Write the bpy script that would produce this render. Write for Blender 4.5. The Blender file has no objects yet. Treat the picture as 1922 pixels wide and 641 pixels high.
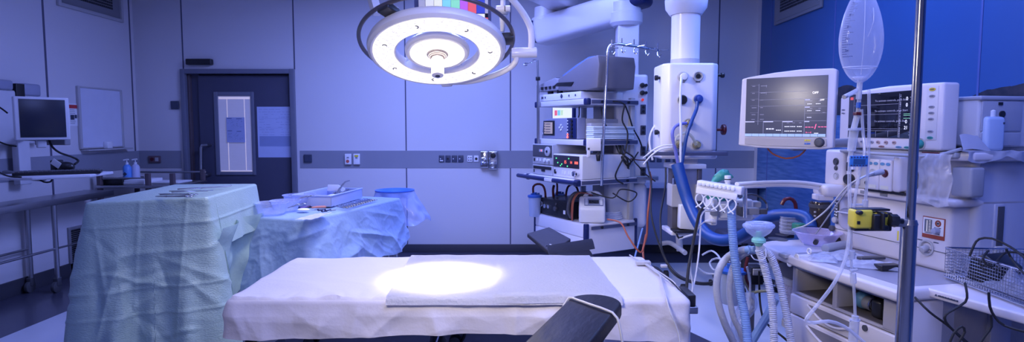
import bpy, bmesh, math, random
from mathutils import Vector, Matrix, noise, Quaternion
random.seed(7)
R = math.radians
PI = math.pi
COL = bpy.context.scene.collection
# ---------------------------------------------------------------- camera model
F = 1085.0; PITCH = R(4.2); H = 1.47
CP, SP = math.cos(PITCH), math.sin(PITCH)
EYE = Vector((0, 0, H))
def ray(u, v):
    dx = (u - 961) / F; dy = (320.5 - v) / F
    return Vector((dx, CP + dy * SP, -SP + dy * CP))
def P(u, v, Y):
    d = ray(u, v); return EYE + d * (Y / d.y)
def PZ(u, v, Z):
    d = ray(u, v); return EYE + d * ((Z - H) / d.z)
def PX(u, v, X):
    d = ray(u, v); return EYE + d * (X / d.x)
def on_plane(M, axis, val, u, v):
    """point where the sight line through (u,v) meets local plane axis=val of frame M, in local coordinates"""
    Mi = M.inverted(); o = Mi @ EYE; d = Mi.to_3x3() @ ray(u, v)
    return o + d * ((val - o[axis]) / d[axis])
# ---------------------------------------------------------------- materials
MATS = {}
def mat(name, col, rough=.5, metal=0., noise_amt=.06, nscale=8., bump=0., bscale=60., emit=None, estr=0., coat=0., stretch=(1, 1, 1), alpha=1., spec=.5, sheen=0., trans=0.):
    if name in MATS: return MATS[name]
    m = bpy.data.materials.new(name); m.use_nodes = True
    nt = m.node_tree; N = nt.nodes; L = nt.links
    b = N['Principled BSDF']
    b.inputs['Roughness'].default_value = rough
    b.inputs['Metallic'].default_value = metal
    b.inputs['Coat Weight'].default_value = coat
    b.inputs['Specular IOR Level'].default_value = spec
    b.inputs['Sheen Weight'].default_value = sheen
    b.inputs['Transmission Weight'].default_value = trans
    b.inputs['Alpha'].default_value = alpha
    tc = N.new('ShaderNodeTexCoord'); mp = N.new('ShaderNodeMapping')
    mp.inputs['Scale'].default_value = stretch
    L.new(tc.outputs['Object'], mp.inputs['Vector'])
    nz = N.new('ShaderNodeTexNoise'); nz.inputs['Scale'].default_value = nscale; nz.inputs['Detail'].default_value = 4
    L.new(mp.outputs['Vector'], nz.inputs['Vector'])
    mx = N.new('ShaderNodeMix'); mx.data_type = 'RGBA'
    c = Vector(col)
    mx.inputs[6].default_value = (*(c * (1 - noise_amt)), 1); mx.inputs[7].default_value = (*[min(1, x) for x in c * (1 + noise_amt)], 1)
    L.new(nz.outputs['Fac'], mx.inputs[0]); L.new(mx.outputs[2], b.inputs['Base Color'])
    if bump:
        nb = N.new('ShaderNodeTexNoise'); nb.inputs['Scale'].default_value = bscale; nb.inputs['Detail'].default_value = 5
        L.new(mp.outputs['Vector'], nb.inputs['Vector'])
        bp = N.new('ShaderNodeBump'); bp.inputs['Strength'].default_value = bump; bp.inputs['Distance'].default_value = .01
        L.new(nb.outputs['Fac'], bp.inputs['Height']); L.new(bp.outputs['Normal'], b.inputs['Normal'])
    if emit:
        b.inputs['Emission Color'].default_value = (*emit, 1); b.inputs['Emission Strength'].default_value = estr
    MATS[name] = m
    return m
def clear_mat(name, col, opac=.25, rough=.08, edge=.6, glossy=.12):
    """thin clear plastic: see-through facing, denser and shinier towards the edges"""
    if name in MATS: return MATS[name]
    m = bpy.data.materials.new(name); m.use_nodes = True
    nt = m.node_tree; N = nt.nodes; L = nt.links
    for n in list(N):
        if n.type != 'OUTPUT_MATERIAL': N.remove(n)
    out = [n for n in N if n.type == 'OUTPUT_MATERIAL'][0]
    tr = N.new('ShaderNodeBsdfTransparent'); pb = N.new('ShaderNodeBsdfPrincipled')
    pb.inputs['Base Color'].default_value = (*col, 1); pb.inputs['Roughness'].default_value = rough
    pb.inputs['Specular IOR Level'].default_value = .8
    lw = N.new('ShaderNodeLayerWeight'); lw.inputs['Blend'].default_value = .35
    nz = N.new('ShaderNodeTexNoise'); nz.inputs['Scale'].default_value = 25
    tc = N.new('ShaderNodeTexCoord'); L.new(tc.outputs['Object'], nz.inputs['Vector'])
    bp = N.new('ShaderNodeBump'); bp.inputs['Strength'].default_value = .25; bp.inputs['Distance'].default_value = .01
    L.new(nz.outputs['Fac'], bp.inputs['Height']); L.new(bp.outputs['Normal'], pb.inputs['Normal'])
    mr = N.new('ShaderNodeMapRange'); mr.inputs['To Min'].default_value = opac; mr.inputs['To Max'].default_value = min(1, opac + edge)
    L.new(lw.outputs['Facing'], mr.inputs['Value'])
    ms = N.new('ShaderNodeMixShader')
    L.new(mr.outputs['Result'], ms.inputs[0]); L.new(tr.outputs[0], ms.inputs[1]); L.new(pb.outputs[0], ms.inputs[2])
    L.new(ms.outputs[0], out.inputs['Surface'])
    MATS[name] = m
    return m
def glow(name, col, s):
    return mat(name, col, .4, emit=col, estr=s, noise_amt=0)
# ---------------------------------------------------------------- mesh builder
def tmp_join(bm, b, M, mi):
    if M is not None: bmesh.ops.transform(b, matrix=M, verts=b.verts)
    for f in b.faces: f.material_index = mi
    me = bpy.data.meshes.new('tmp'); b.to_mesh(me); b.free(); bm.from_mesh(me); bpy.data.meshes.remove(me)
def spline(pts, step=.02):
    pts = [Vector(p) for p in pts]
    if len(pts) < 3:
        return pts
    out = []
    for i in range(len(pts) - 1):
        p0 = pts[max(i - 1, 0)]; p1 = pts[i]; p2 = pts[i + 1]; p3 = pts[min(i + 2, len(pts) - 1)]
        n = max(2, int((p2 - p1).length / step))
        for k in range(n):
            t = k / n
            out.append(.5 * ((2 * p1) + (p2 - p0) * t + (2 * p0 - 5 * p1 + 4 * p2 - p3) * t * t + (3 * p1 - p0 - 3 * p2 + p3) * t ** 3))
    out.append(pts[-1])
    return out
class MB:
    def __init__(s, M=None):
        s.bm = bmesh.new(); s.M = M or Matrix(); s.mi = 0
    def box(s, x0, x1, y0, y1, z0, z1, bevel=0, seg=3, M=None):
        b = bmesh.new()
        x0, x1 = min(x0, x1), max(x0, x1); y0, y1 = min(y0, y1), max(y0, y1); z0, z1 = min(z0, z1), max(z0, z1)
        bmesh.ops.create_cube(b, size=1, matrix=Matrix.Translation(((x0 + x1) / 2, (y0 + y1) / 2, (z0 + z1) / 2)) @ Matrix.Diagonal((x1 - x0, y1 - y0, z1 - z0, 1)))
        if bevel:
            bv = min(bevel, .49 * min(x1 - x0, y1 - y0, z1 - z0))
            bmesh.ops.bevel(b, geom=list(b.edges) + list(b.verts), offset=bv, segments=seg, profile=.5, affect='EDGES', clamp_overlap=True)
        tmp_join(s.bm, b, s.M @ M if M else s.M, s.mi); return s
    def prism(s, poly, z0, z1, bevel=0, seg=2, M=None):
        """polygon in xy extruded along z"""
        b = bmesh.new()
        vs = [b.verts.new((p[0], p[1], z0)) for p in poly]
        f = b.faces.new(vs)
        r = bmesh.ops.extrude_face_region(b, geom=[f])
        bmesh.ops.translate(b, vec=(0, 0, z1 - z0), verts=[e for e in r['geom'] if isinstance(e, bmesh.types.BMVert)])
        bmesh.ops.recalc_face_normals(b, faces=b.faces)
        if bevel:
            es = [e for e in b.edges if e.calc_face_angle(0) > R(28)]
            bmesh.ops.bevel(b, geom=es, offset=bevel, segments=seg, profile=.5, affect='EDGES', clamp_overlap=True)
        tmp_join(s.bm, b, s.M @ M if M else s.M, s.mi); return s
    def lathe(s, prof, c=(0, 0, 0), axis=(0, 0, 1), n=32, close=False):
        """prof: list of (radius, height)"""
        b = bmesh.new(); rings = []
        for r_, z in prof:
            if r_ < 1e-6: rings.append([b.verts.new((0, 0, z))])
            else: rings.append([b.verts.new((r_ * math.cos(2 * PI * k / n), r_ * math.sin(2 * PI * k / n), z)) for k in range(n)])
        prs = list(zip(rings[:-1], rings[1:]))
        if close: prs.append((rings[-1], rings[0]))
        for A, B in prs:
            for k in range(n):
                k2 = (k + 1) % n
                if len(A) == 1 and len(B) == 1: break
                if len(A) == 1: b.faces.new((A[0], B[k2], B[k]))
                elif len(B) == 1: b.faces.new((A[k], A[k2], B[0]))
                else: b.faces.new((A[k], A[k2], B[k2], B[k]))
        bmesh.ops.recalc_face_normals(b, faces=b.faces)
        q = Vector((0, 0, 1)).rotation_difference(Vector(axis).normalized())
        tmp_join(s.bm, b, s.M @ Matrix.Translation(c) @ q.to_matrix().to_4x4(), s.mi); return s
    def cyl(s, p0, p1, r0, r1=None, n=24, bev=0):
        p0 = Vector(p0); p1 = Vector(p1); r1 = r0 if r1 is None else r1; h = (p1 - p0).length
        if bev: prof = [(0, 0), (r0 - bev, 0), (r0 - bev * .3, bev * .3), (r0, bev), (r1, h - bev), (r1 - bev * .3, h - bev * .3), (r1 - bev, h), (0, h)]
        else: prof = [(0, 0), (r0, 0), (r1, h), (0, h)]
        return s.lathe(prof, p0, p1 - p0, n)
    def tube(s, pts, r, n=8, step=.02, rf=None, smooth=True, flat=1.):
        pts = spline(pts, step) if smooth else [Vector(p) for p in pts]
        b = bmesh.new(); up = Vector((0, 0, 1)); rings = []; L = 0; nrm = None
        for i, p in enumerate(pts):
            t = (pts[min(i + 1, len(pts) - 1)] - pts[max(i - 1, 0)])
            if t.length < 1e-9: t = Vector((0, 0, 1))
            t.normalize()
            if nrm is None:
                nrm = t.cross(up)
                if nrm.length < .05: nrm = t.cross(Vector((1, 0, 0)))
            nrm = (nrm - t * nrm.dot(t))
            if nrm.length < 1e-6: nrm = t.orthogonal()
            nrm.normalize(); bn = t.cross(nrm)
            if i: L += (p - pts[i - 1]).length
            rr = rf(L, i / max(1, len(pts) - 1)) if rf else r
            rings.append([b.verts.new(p + (nrm * math.cos(2 * PI * k / n) + bn * flat * math.sin(2 * PI * k / n)) * rr) for k in range(n)])
        for A, B in zip(rings[:-1], rings[1:]):
            for k in range(n): b.faces.new((A[k], A[(k + 1) % n], B[(k + 1) % n], B[k]))
        b.faces.new(rings[0]); b.faces.new(rings[-1][::-1])
        bmesh.ops.recalc_face_normals(b, faces=b.faces)
        tmp_join(s.bm, b, s.M, s.mi); return s
    def torus(s, c, axis, Rr, r, n=24, m=8, a0=0, a1=2 * PI):
        q = Vector((0, 0, 1)).rotation_difference(Vector(axis).normalized()); c = Vector(c)
        full = abs(a1 - a0 - 2 * PI) < 1e-6
        pts = [c + q @ Vector((Rr * math.cos(a0 + (a1 - a0) * k / n), Rr * math.sin(a0 + (a1 - a0) * k / n), 0)) for k in range(n + 1)]
        return s.tube(pts, r, m, smooth=False)
    def ball(s, c, r, sc=(1, 1, 1), n=16):
        b = bmesh.new(); bmesh.ops.create_uvsphere(b, u_segments=n, v_segments=n // 2 + 2, radius=r)
        tmp_join(s.bm, b, s.M @ Matrix.Translation(c) @ Matrix.Diagonal((*sc, 1)), s.mi); return s
    def grid(s, fn, nu, nv, thick=0, M=None):
        b = bmesh.new()
        V = [[b.verts.new(fn(i / nu, j / nv)) for j in range(nv + 1)] for i in range(nu + 1)]
        for i in range(nu):
            for j in range(nv): b.faces.new((V[i][j], V[i + 1][j], V[i + 1][j + 1], V[i][j + 1]))
        if thick: bmesh.ops.solidify(b, geom=list(b.faces), thickness=thick)
        tmp_join(s.bm, b, s.M @ M if M else s.M, s.mi); return s
    def text(s, txt, size, M, depth=.0004, align='CENTER', sx=1.):
        cu = bpy.data.curves.new('t', 'FONT'); cu.body = txt; cu.size = size; cu.extrude = depth; cu.align_x = align; cu.align_y = 'CENTER'; cu.resolution_u = 2
        o = bpy.data.objects.new('t', cu); COL.objects.link(o)
        dg = bpy.context.evaluated_depsgraph_get(); me = bpy.data.meshes.new_from_object(o.evaluated_get(dg))
        b = bmesh.new(); b.from_mesh(me)
        tmp_join(s.bm, b, s.M @ M @ Matrix.Diagonal((sx, 1, 1, 1)), s.mi)
        bpy.data.objects.remove(o); bpy.data.curves.remove(cu); bpy.data.meshes.remove(me); return s
    def build(s, name, m, parent=None, world=False, sm=35, label=None):
        me = bpy.data.meshes.new(name)
        if world and parent is not None:
            bmesh.ops.transform(s.bm, matrix=root_matrix(parent).inverted(), verts=s.bm.verts)
        s.bm.to_mesh(me); s.bm.free()
        for k in (m if isinstance(m, (list, tuple)) else [m]): me.materials.append(k)
        me.shade_smooth(); me.set_sharp_from_angle(angle=R(sm))
        o = bpy.data.objects.new(name, me); COL.objects.link(o)
        if parent is not None: o.parent = parent
        if label: o['label'] = label
        return o
def root_matrix(o):
    M = o.matrix_basis.copy()
    while o.parent: o = o.parent; M = o.matrix_basis @ M
    return M
def thing(name, label, cat, M=None, group=None):
    o = bpy.data.objects.new(name, None); COL.objects.link(o); o.empty_display_size = .05
    if M is not None: o.matrix_basis = M if isinstance(M, Matrix) else Matrix.Translation(M)
    o['label'] = label; o['category'] = cat
    if group: o['group'] = group
    return o
def solo(name, mb, m, label, cat, group=None, sm=35):
    """one-mesh thing given in world coordinates; its origin goes to the middle of its base"""
    vs = mb.bm.verts
    xs = [v.co.x for v in vs]; ys = [v.co.y for v in vs]; zs = [v.co.z for v in vs]
    c = Vector(((min(xs) + max(xs)) / 2, (min(ys) + max(ys)) / 2, min(zs)))
    bmesh.ops.translate(mb.bm, vec=-c, verts=mb.bm.verts)
    o = mb.build(name, m, sm=sm); o.location = c
    o['label'] = label; o['category'] = cat
    if group: o['group'] = group
    return o
def struct(name, mb, m, parent=None, sm=35):
    o = mb.build(name, m, parent, sm=sm)
    if parent is None: o['kind'] = 'structure'
    return o
def copy_tree(o, parent=None):
    c = o.copy(); COL.objects.link(c); c.parent = parent
    for ch in o.children: copy_tree(ch, c)
    return c
def frame(loc, rz=0): return Matrix.Translation(loc) @ Matrix.Rotation(rz, 4, 'Z')
# ---------------------------------------------------------------- palette
WALL = mat('wall_panel_paint', (.66, .64, .66), .45, noise_amt=.03, nscale=1.5)
BAND = mat('wall_band', (.27, .28, .33), .4, noise_amt=.04)
SEAM = mat('seam_strip', (.10, .10, .15), .5)
DADO = mat('cove_skirting', (.05, .05, .065), .5)
WHITE = mat('white_enamel', (.80, .79, .80), .32, noise_amt=.02, coat=.2)
CREAM = mat('cream_plastic', (.70, .68, .68), .4, noise_amt=.02, bump=.02, bscale=400)
LGREY = mat('light_grey_plastic', (.46, .45, .46), .45, noise_amt=.03)
GREY = mat('grey_plastic', (.22, .22, .24), .45, noise_amt=.04)
DGREY = mat('dark_grey_plastic', (.07, .07, .08), .45, noise_amt=.05)
BLACK = mat('black_plastic', (.014, .014, .018), .35, noise_amt=.1)
RUBBER = mat('black_rubber', (.012, .012, .014), .6, noise_amt=.1)
STEEL = mat('brushed_steel', (.42, .42, .44), .34, 1., bump=.05, bscale=40, stretch=(1, 1, 30))
CHROME = mat('chrome', (.75, .75, .77), .12, 1., noise_amt=.02)
NAVY = mat('navy_plastic', (.012, .02, .09), .3)
BLUEP = mat('blue_plastic', (.03, .12, .45), .35)
BLUEH = mat('blue_hose_rubber', (.012, .06, .25), .42, noise_amt=.1, nscale=30)
LILAC = mat('pale_blue_hose', (.20, .32, .58), .35)
OXWHITE = mat('white_hose', (.72, .72, .74), .4)
RED = mat('red_rubber', (.10, .010, .012), .35)
ORANGE = mat('orange_cord', (.40, .10, .045), .5)
YELLOW = mat('yellow_plastic', (.72, .60, .06), .4)
TEAL = mat('teal_plastic', (.03, .30, .26), .35)
GREENP = mat('pale_green_plastic', (.25, .62, .52), .35)
RUST = mat('rust_print', (.33, .06, .03), .5)
INK = mat('printed_ink', (.05, .06, .10), .6)
PAPER = mat('white_paper', (.80, .80, .82), .7, noise_amt=.02)
GLASS = clear_mat('clear_plastic', (.80, .82, .90), .10, .06, .55)
CLOUDY = clear_mat('cloudy_plastic', (.72, .75, .85), .38, .2, .5)
TUBEM = clear_mat('clear_tubing', (.75, .78, .90), .30, .12, .6)
BLUEFILM = clear_mat('blue_film', (.42, .52, .88), .45, .2, .45)
HOSEM = mat('translucent_corrugated_hose', (.60, .62, .72), .3, trans=.15)
SCREEN = mat('dark_display_glass', (.012, .013, .02), .06, coat=1., spec=.6, noise_amt=.2)
LEATHER = mat('black_vinyl_pad', (.008, .007, .010), .45, spec=.25, bump=.35, bscale=9, stretch=(1, 3, 1))
# ================================================================ ROOM SHELL
XL, XR, YB, YF, ZC = -4.39, 2.85, 6.8, -2.2, 3.05
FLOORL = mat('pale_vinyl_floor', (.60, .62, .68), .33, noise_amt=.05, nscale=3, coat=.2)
FLOORD = mat('dark_vinyl_floor', (.06, .06, .09), .3, noise_amt=.12, nscale=40, coat=.2)
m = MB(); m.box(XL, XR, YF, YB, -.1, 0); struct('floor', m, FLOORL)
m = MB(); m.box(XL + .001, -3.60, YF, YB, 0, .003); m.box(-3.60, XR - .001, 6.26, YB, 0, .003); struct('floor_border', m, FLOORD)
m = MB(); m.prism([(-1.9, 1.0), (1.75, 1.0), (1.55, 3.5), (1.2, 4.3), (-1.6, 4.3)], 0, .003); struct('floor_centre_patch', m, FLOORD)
m = MB(); m.box(XL - .1, XR + .1, YF - .1, YB + .1, ZC, ZC + .1); struct('ceiling', m, WALL)
m = MB(); m.box(XL - .1, XL, YF, YB, 0, ZC); struct('wall_left', m, WALL)
m = MB(); m.box(XL - .1, XR + .1, YF - .1, YF, 0, ZC); struct('wall_front', m, WALL)
# right wall carries a printed panorama of sea, headland and evening sky
def mural():
    m = bpy.data.materials.new('sea_mural_print'); m.use_nodes = True
    nt = m.node_tree; N = nt.nodes; L = nt.links; b = N['Principled BSDF']
    b.inputs['Roughness'].default_value = .35
    tc = N.new('ShaderNodeTexCoord'); sp = N.new('ShaderNodeSeparateXYZ'); L.new(tc.outputs['Object'], sp.inputs[0])
    def math_(op, a, b_=None, c=None):
        n = N.new('ShaderNodeMath'); n.operation = op
        for i, x in enumerate((a, b_, c)):
            if x is None: continue
            if isinstance(x, (int, float)): n.inputs[i].default_value = x
            else: L.new(x, n.inputs[i])
        return n.outputs[0]
    # skyline height along Y: noise hills, higher headland near Y 3
    nz = N.new('ShaderNodeTexNoise'); nz.noise_dimensions = '1D'; nz.inputs['Scale'].default_value = 1.1; nz.inputs['Detail'].default_value = 6
    L.new(sp.outputs['Y'], nz.inputs['W'])
    bump = math_('SUBTRACT', sp.outputs['Y'], 3.0); bump = math_('MULTIPLY', bump, bump); bump = math_('MULTIPLY', bump, -3.2); bump = math_('POWER', 2.718, bump)
    bump2 = math_('SUBTRACT', sp.outputs['Y'], 5.0); bump2 = math_('MULTIPLY', bump2, bump2); bump2 = math_('MULTIPLY', bump2, -6.); bump2 = math_('POWER', 2.718, bump2)
    sky_h = math_('MULTIPLY_ADD', bump, .15, 1.62)
    sky_h = math_('MULTIPLY_ADD', bump2, .24, sky_h)
    sky_h = math_('MULTIPLY_ADD', math_('SUBTRACT', nz.outputs['Fac'], .5), .16, sky_h)
    issky = math_('GREATER_THAN', sp.outputs['Z'], sky_h)
    issea = math_('LESS_THAN', sp.outputs['Z'], 1.585)
    # sky
    sk = N.new('ShaderNodeTexNoise'); sk.inputs['Scale'].default_value = 1.3; L.new(tc.outputs['Object'], sk.inputs['Vector'])
    skc = N.new('ShaderNodeMix'); skc.data_type = 'RGBA'; skc.inputs[6].default_value = (.026, .088, .27, 1); skc.inputs[7].default_value = (.038, .125, .34, 1); L.new(sk.outputs['Fac'], skc.inputs[0])
    # sea with ripples
    mp = N.new('ShaderNodeMapping'); mp.inputs['Scale'].default_value = (1, 2.2, 22); L.new(tc.outputs['Object'], mp.inputs['Vector'])
    se = N.new('ShaderNodeTexNoise'); se.inputs['Scale'].default_value = 2.2; se.inputs['Detail'].default_value = 8; L.new(mp.outputs['Vector'], se.inputs['Vector'])
    cr = N.new('ShaderNodeValToRGB'); cr.color_ramp.elements[0].position = .35; cr.color_ramp.elements[0].color = (.045, .14, .36, 1)
    cr.color_ramp.elements[1].position = .72; cr.color_ramp.elements[1].color = (.13, .25, .52, 1); L.new(se.outputs['Fac'], cr.inputs[0])
    rk = N.new('ShaderNodeTexNoise'); rk.inputs['Scale'].default_value = 14; rk.inputs['Detail'].default_value = 8; L.new(tc.outputs['Object'], rk.inputs['Vector'])
    rc = N.new('ShaderNodeValToRGB'); rc.color_ramp.elements[0].position = .4; rc.color_ramp.elements[0].color = (.012, .018, .035, 1)
    rc.color_ramp.elements[1].position = .7; rc.color_ramp.elements[1].color = (.05, .045, .06, 1); L.new(rk.outputs['Fac'], rc.inputs[0])
    m1 = N.new('ShaderNodeMix'); m1.data_type = 'RGBA'; L.new(issky, m1.inputs[0]); L.new(rc.outputs[0], m1.inputs[6]); L.new(skc.outputs[2], m1.inputs[7])
    m2 = N.new('ShaderNodeMix'); m2.data_type = 'RGBA'; L.new(issea, m2.inputs[0]); L.new(m1.outputs[2], m2.inputs[6]); L.new(cr.outputs[0], m2.inputs[7])
    L.new(m2.outputs[2], b.inputs['Base Color'])
    return m
m = MB(); m.box(XR, XR + .1, YF, YB, 0, ZC); struct('wall_right', m, WALL)
mur = MB(); mur.box(XR - .006, XR - .0005, YF + .02, 6.70, .11, 2.97); struct('wall_right_mural', mur, mural())
# back wall with the door opening
dl = P(352, 300, YB).x; dr = P(552, 300, YB).x; dt = P(450, 135, YB).z
m = MB(); m.box(XL - .1, dl, YB, YB + .12, 0, ZC); m.box(dr, XR + .1, YB, YB + .12, 0, ZC); m.box(dl, dr, YB, YB + .12, dt, ZC)
struct('wall_back', m, WALL)
m = MB(); m.box(dl - .1, dr + .1, YB + .12, YB + .2, 0, dt + .1); struct('wall_corridor', m, DGREY)
# seams between the wall panels
m = MB()
for i, u in enumerate((349, 556, 762, 958, 1153, 1345)):
    x = P(u, 240, YB).x
    z0 = .1
    if i in (0, 1): z0 = dt + .03
    m.box(x - .007, x + .007, YB - .003, YB + .001, z0, ZC)
struct('trim_1', m, SEAM)
m = MB()
for u in (252, 93): 
    y = PX(u, 240, XL).y; m.box(XL - .001, XL + .003, y - .011, y + .011, .1, ZC)
y = 2.9; m.box(XL - .001, XL + .003, y - .011, y + .011, .1, ZC)
struct('trim_2', m, SEAM)
m = MB()
for u in (1443, 1561, 1833):
    y = PX(u, 240, XR).y; m.box(XR - .009, XR - .005, y - .008, y + .008, .1, ZC)
struct('trim_3', m, mat('mural_joint', (.09, .13, .35), .5))
m = MB(); m.box(XL, dl - .07, YB - .004, YB, 1.005, 1.21); m.box(dr + .07, XR, YB - .004, YB, 1.005, 1.21); struct('trim_4', m, BAND)
m = MB(); m.box(XL, XL + .004, 3.9, YB, 1.005, 1.21); struct('trim_5', m, BAND)
m = MB(); m.box(XL, dl - .07, YB - .02, YB, 0, .10, .006); m.box(dr + .07, XR, YB - .02, YB, 0, .10, .006); struct('baseboard_back', m, DADO)
m = MB(); m.box(XL, XL + .02, YF, YB, 0, .14, .006); struct('baseboard_left', m, DADO)
m = MB(); m.box(XR - .02, XR, YF, YB, 0, .10, .006); struct('baseboard_right', m, DADO)
# ---------------------------------------------------------------- door
FRM = mat('grey_door_frame', (.16, .17, .22), .35, noise_amt=.04)
LEAF = mat('dark_grey_door_leaf', (.065, .068, .11), .42, noise_amt=.05)
BLIND = mat('lit_blind_fabric', (.62, .60, .64), .7, emit=(.62, .62, 1.), estr=.10, bump=.1, bscale=100, stretch=(1, 1, 20))
ox, oz = P(347, 300, YB).x, P(450, 129.5, YB).z
ex = P(558, 300, YB).x
d = bpy.data.objects.new('door_1', None); COL.objects.link(d); d['kind'] = 'structure'; d.location = ((ox + ex) / 2, YB, 0)
m = MB(); m.box(ox, dl + .02, YB - .035, YB + .1, 0, oz, .004); m.box(dr - .02, ex, YB - .035, YB + .1, 0, oz, .004); m.box(dl + .0201, dr - .0201, YB - .034, YB + .099, dt - .02, oz - .001, .004)
m.build('door_frame', FRM, d, world=True)
lx = P(364, 300, YB + .05).x; lx2 = P(378, 300, YB + .05).x
m = MB(); m.box(dl + .02, lx, YB + .02, YB + .1, 0, dt - .02, .003); m.build('door_post', mat('bronze_post', (.10, .075, .085), .4), d, world=True)
m = MB(); m.box(lx2, dr - .02, YB + .04, YB + .08, .012, dt - .035, .004); m.box(lx, lx2, YB + .07, YB + .11, 0, dt - .02)
m.build('door_leaf', LEAF, d, world=True)
wa = P(401, 172, YB + .035); wb = P(481, 328, YB + .035); ga = P(409, 180, YB + .035); gb = P(475, 322, YB + .035)
m = MB()
m.box(wa.x, ga.x, YB + .022, YB + .05, wb.z, wa.z, .004); m.box(gb.x, wb.x, YB + .022, YB + .05, wb.z, wa.z, .004)
m.box(ga.x + .0005, gb.x - .0005, YB + .023, YB + .049, ga.z, wa.z - .001, .004); m.box(ga.x + .0005, gb.x - .0005, YB + .023, YB + .049, wb.z + .001, gb.z, .004)
m.build('window_surround', FRM, d, world=True)
m = MB(); n = 46
for k in range(n):
    z = gb.z + (ga.z - gb.z) * (k + .5) / n
    m.box(ga.x, gb.x, YB + .034, YB + .038, z - .009, z + .0105)
m.mi = 0
bl = m.build('window_blind', BLIND, d, world=True)
m = MB(); m.box(ga.x + .01, gb.x - .01, YB + .030, YB + .034, ga.z - .035, ga.z - .012); m.box(ga.x + .01, gb.x - .01, YB + .030, YB + .034, gb.z + .006, gb.z + .014)
for fx in (.27, .8): m.box(ga.x + (gb.x - ga.x) * fx - .003, ga.x + (gb.x - ga.x) * fx + .003, YB + .0315, YB + .033, gb.z + .02, ga.z - .03)
m.build('blind_light_gap', glow('corridor_light_gap', (1., .86, .82), .32), d, world=True)
h0 = P(377, 272, YB - .04); h1 = P(377, 328, YB - .04)
m = MB(); off = Vector((.07, 0, 0))
m.tube([h0 + off + Vector((0, .08, 0)), h0 + off, h0 + Vector((.015, 0, 0)), h0 + Vector((0, 0, -.03)), h1 + Vector((0, 0, .03)), h1 + Vector((.015, 0, 0)), h1 + off, h1 + off + Vector((0, .08, 0))], .016, 12, smooth=False)
m.build('door_handle', STEEL, d, world=True)
m = MB(); a = P(350, 110.5, YB - .04); b_ = P(398, 121.5, YB - .04); m.box(a.x, b_.x, YB - .07, YB - .0005, b_.z, a.z, .01)
solo('door_sensor', m, BLACK, 'small black sensor box on the wall above the dark door', 'sensor')
# papers on the door
def sheet(name, uvs, Y, label, cat, ink, base=PAPER, face=None):
    a = P(uvs[0], uvs[1], Y); b = P(uvs[2], uvs[3], Y)
    m = MB(); m.box(a.x, b.x, Y - .0012, Y, b.z, a.z)
    t = thing(name, label, cat, ((a.x + b.x) / 2, Y, b.z))
    m.build('sheet', base, t, world=True)
    m = MB(); w = b.x - a.x; h = a.z - b.z; rnd = random.Random(len(label))
    for (fx, fz, fw, fh) in ink(rnd): m.box(a.x + w * fx, a.x + w * (fx + fw), Y - .0022, Y - .001, a.z - h * fz, a.z - h * (fz + fh))
    m.build('printing', INK if face is None else face, t, world=True)
    return t
def ink_lines(rnd):
    r = [(.03, .42, .94, .003), (.03, .23, .94, .003), (.05, .58, .9, .2)]
    for k in range(11):
        z = .05 + k * .05
        x = .05
        while x < .9:
            w = rnd.uniform(.03, .16)
            if rnd.random() < .6: r.append((x, z, min(w, .95 - x), .006))
            x += w + .03
    return r
sheet('notice', (482, 200, 552, 295), YB + .0395, 'large printed chart sheet taped on the dark door', 'paper', ink_lines, mat('pale_blue_paper', (.50, .56, .78), .7), mat('faint_print', (.28, .34, .55), .7))
def ink_blocks(rnd):
    r = [(.05, .03, .25, .03), (.55, .04, .3, .03), (.05, .52, .25, .03), (.55, .54, .25, .03)]
    for k in range(60): r.append((rnd.uniform(.05, .85), rnd.choice([.1, .6]) + rnd.uniform(0, .3), rnd.uniform(.02, .08), .008))
    return r
sheet('notice', (424.5, 220, 460.5, 267), YB + .022, 'small printed notice taped inside the lit door window', 'paper', ink_blocks, mat('grey_blue_paper', (.40, .45, .68), .7), mat('faint_print_dark', (.16, .20, .36), .7))
# ---------------------------------------------------------------- ventilation grilles
def grille(sgn, X, u0, u1, v1, label):
    y0 = PX(u0, 40, X).y; y1 = PX(u1, 40, X).y; y0, y1 = min(y0, y1), max(y0, y1)
    z0 = PX(u1 if sgn > 0 else u0, v1, X).z
    z1 = z0 + .44
    t = thing('ventilation_grille', label, 'vent', (X, (y0 + y1) / 2, z0))
    m = MB(); xa, xb = (X + .0005, X + .03) if sgn > 0 else (X - .03, X - .008)
    w = .035
    m.box(xa, xb, y0 + w, y1 - w, z0 + .001, z0 + w, .004); m.box(xa, xb, y0 + w, y1 - w, z1 - w, z1 - .001, .004); m.box(xa, xb, y0, y0 + w, z0, z1, .004); m.box(xa, xb, y1 - w, y1, z0, z1, .004)
    m.build('grille_frame', LGREY if sgn > 0 else GREY, t, world=True)
    m = MB(); m.box(xa, xa + .008 * (1 if sgn > 0 else .6), y0 + w, y1 - w, z0 + w, z1 - w); m.build('grille_plate', GREY, t, world=True)
    m = MB(); xs = xb - .012
    py0, py1, pz0, pz1 = y0 + .13, y1 - .13, z0 + .11, z1 - .05
    ny = int((py1 - py0) / .03); nz = int((pz1 - pz0) / .03)
    for i in range(ny):
        for j in range(nz):
            yy = py0 + (i + .5) * .03; zz = pz0 + (j + .5) * .03
            xf = xa + .009 if sgn > 0 else xa - .001
            m.box(xf - .002, xf + .002, yy - .011, yy + .011, zz - .011, zz + .011)
    m.build('grille_perforation', BLACK, t, world=True)
    return t
grille(1, XL, 107, 228, 43, 'square-holed grey air grille high on the left wall')
grille(-1, XR, 1458, 1546, 48, 'square-holed air grille high in the blue mural wall')
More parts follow.
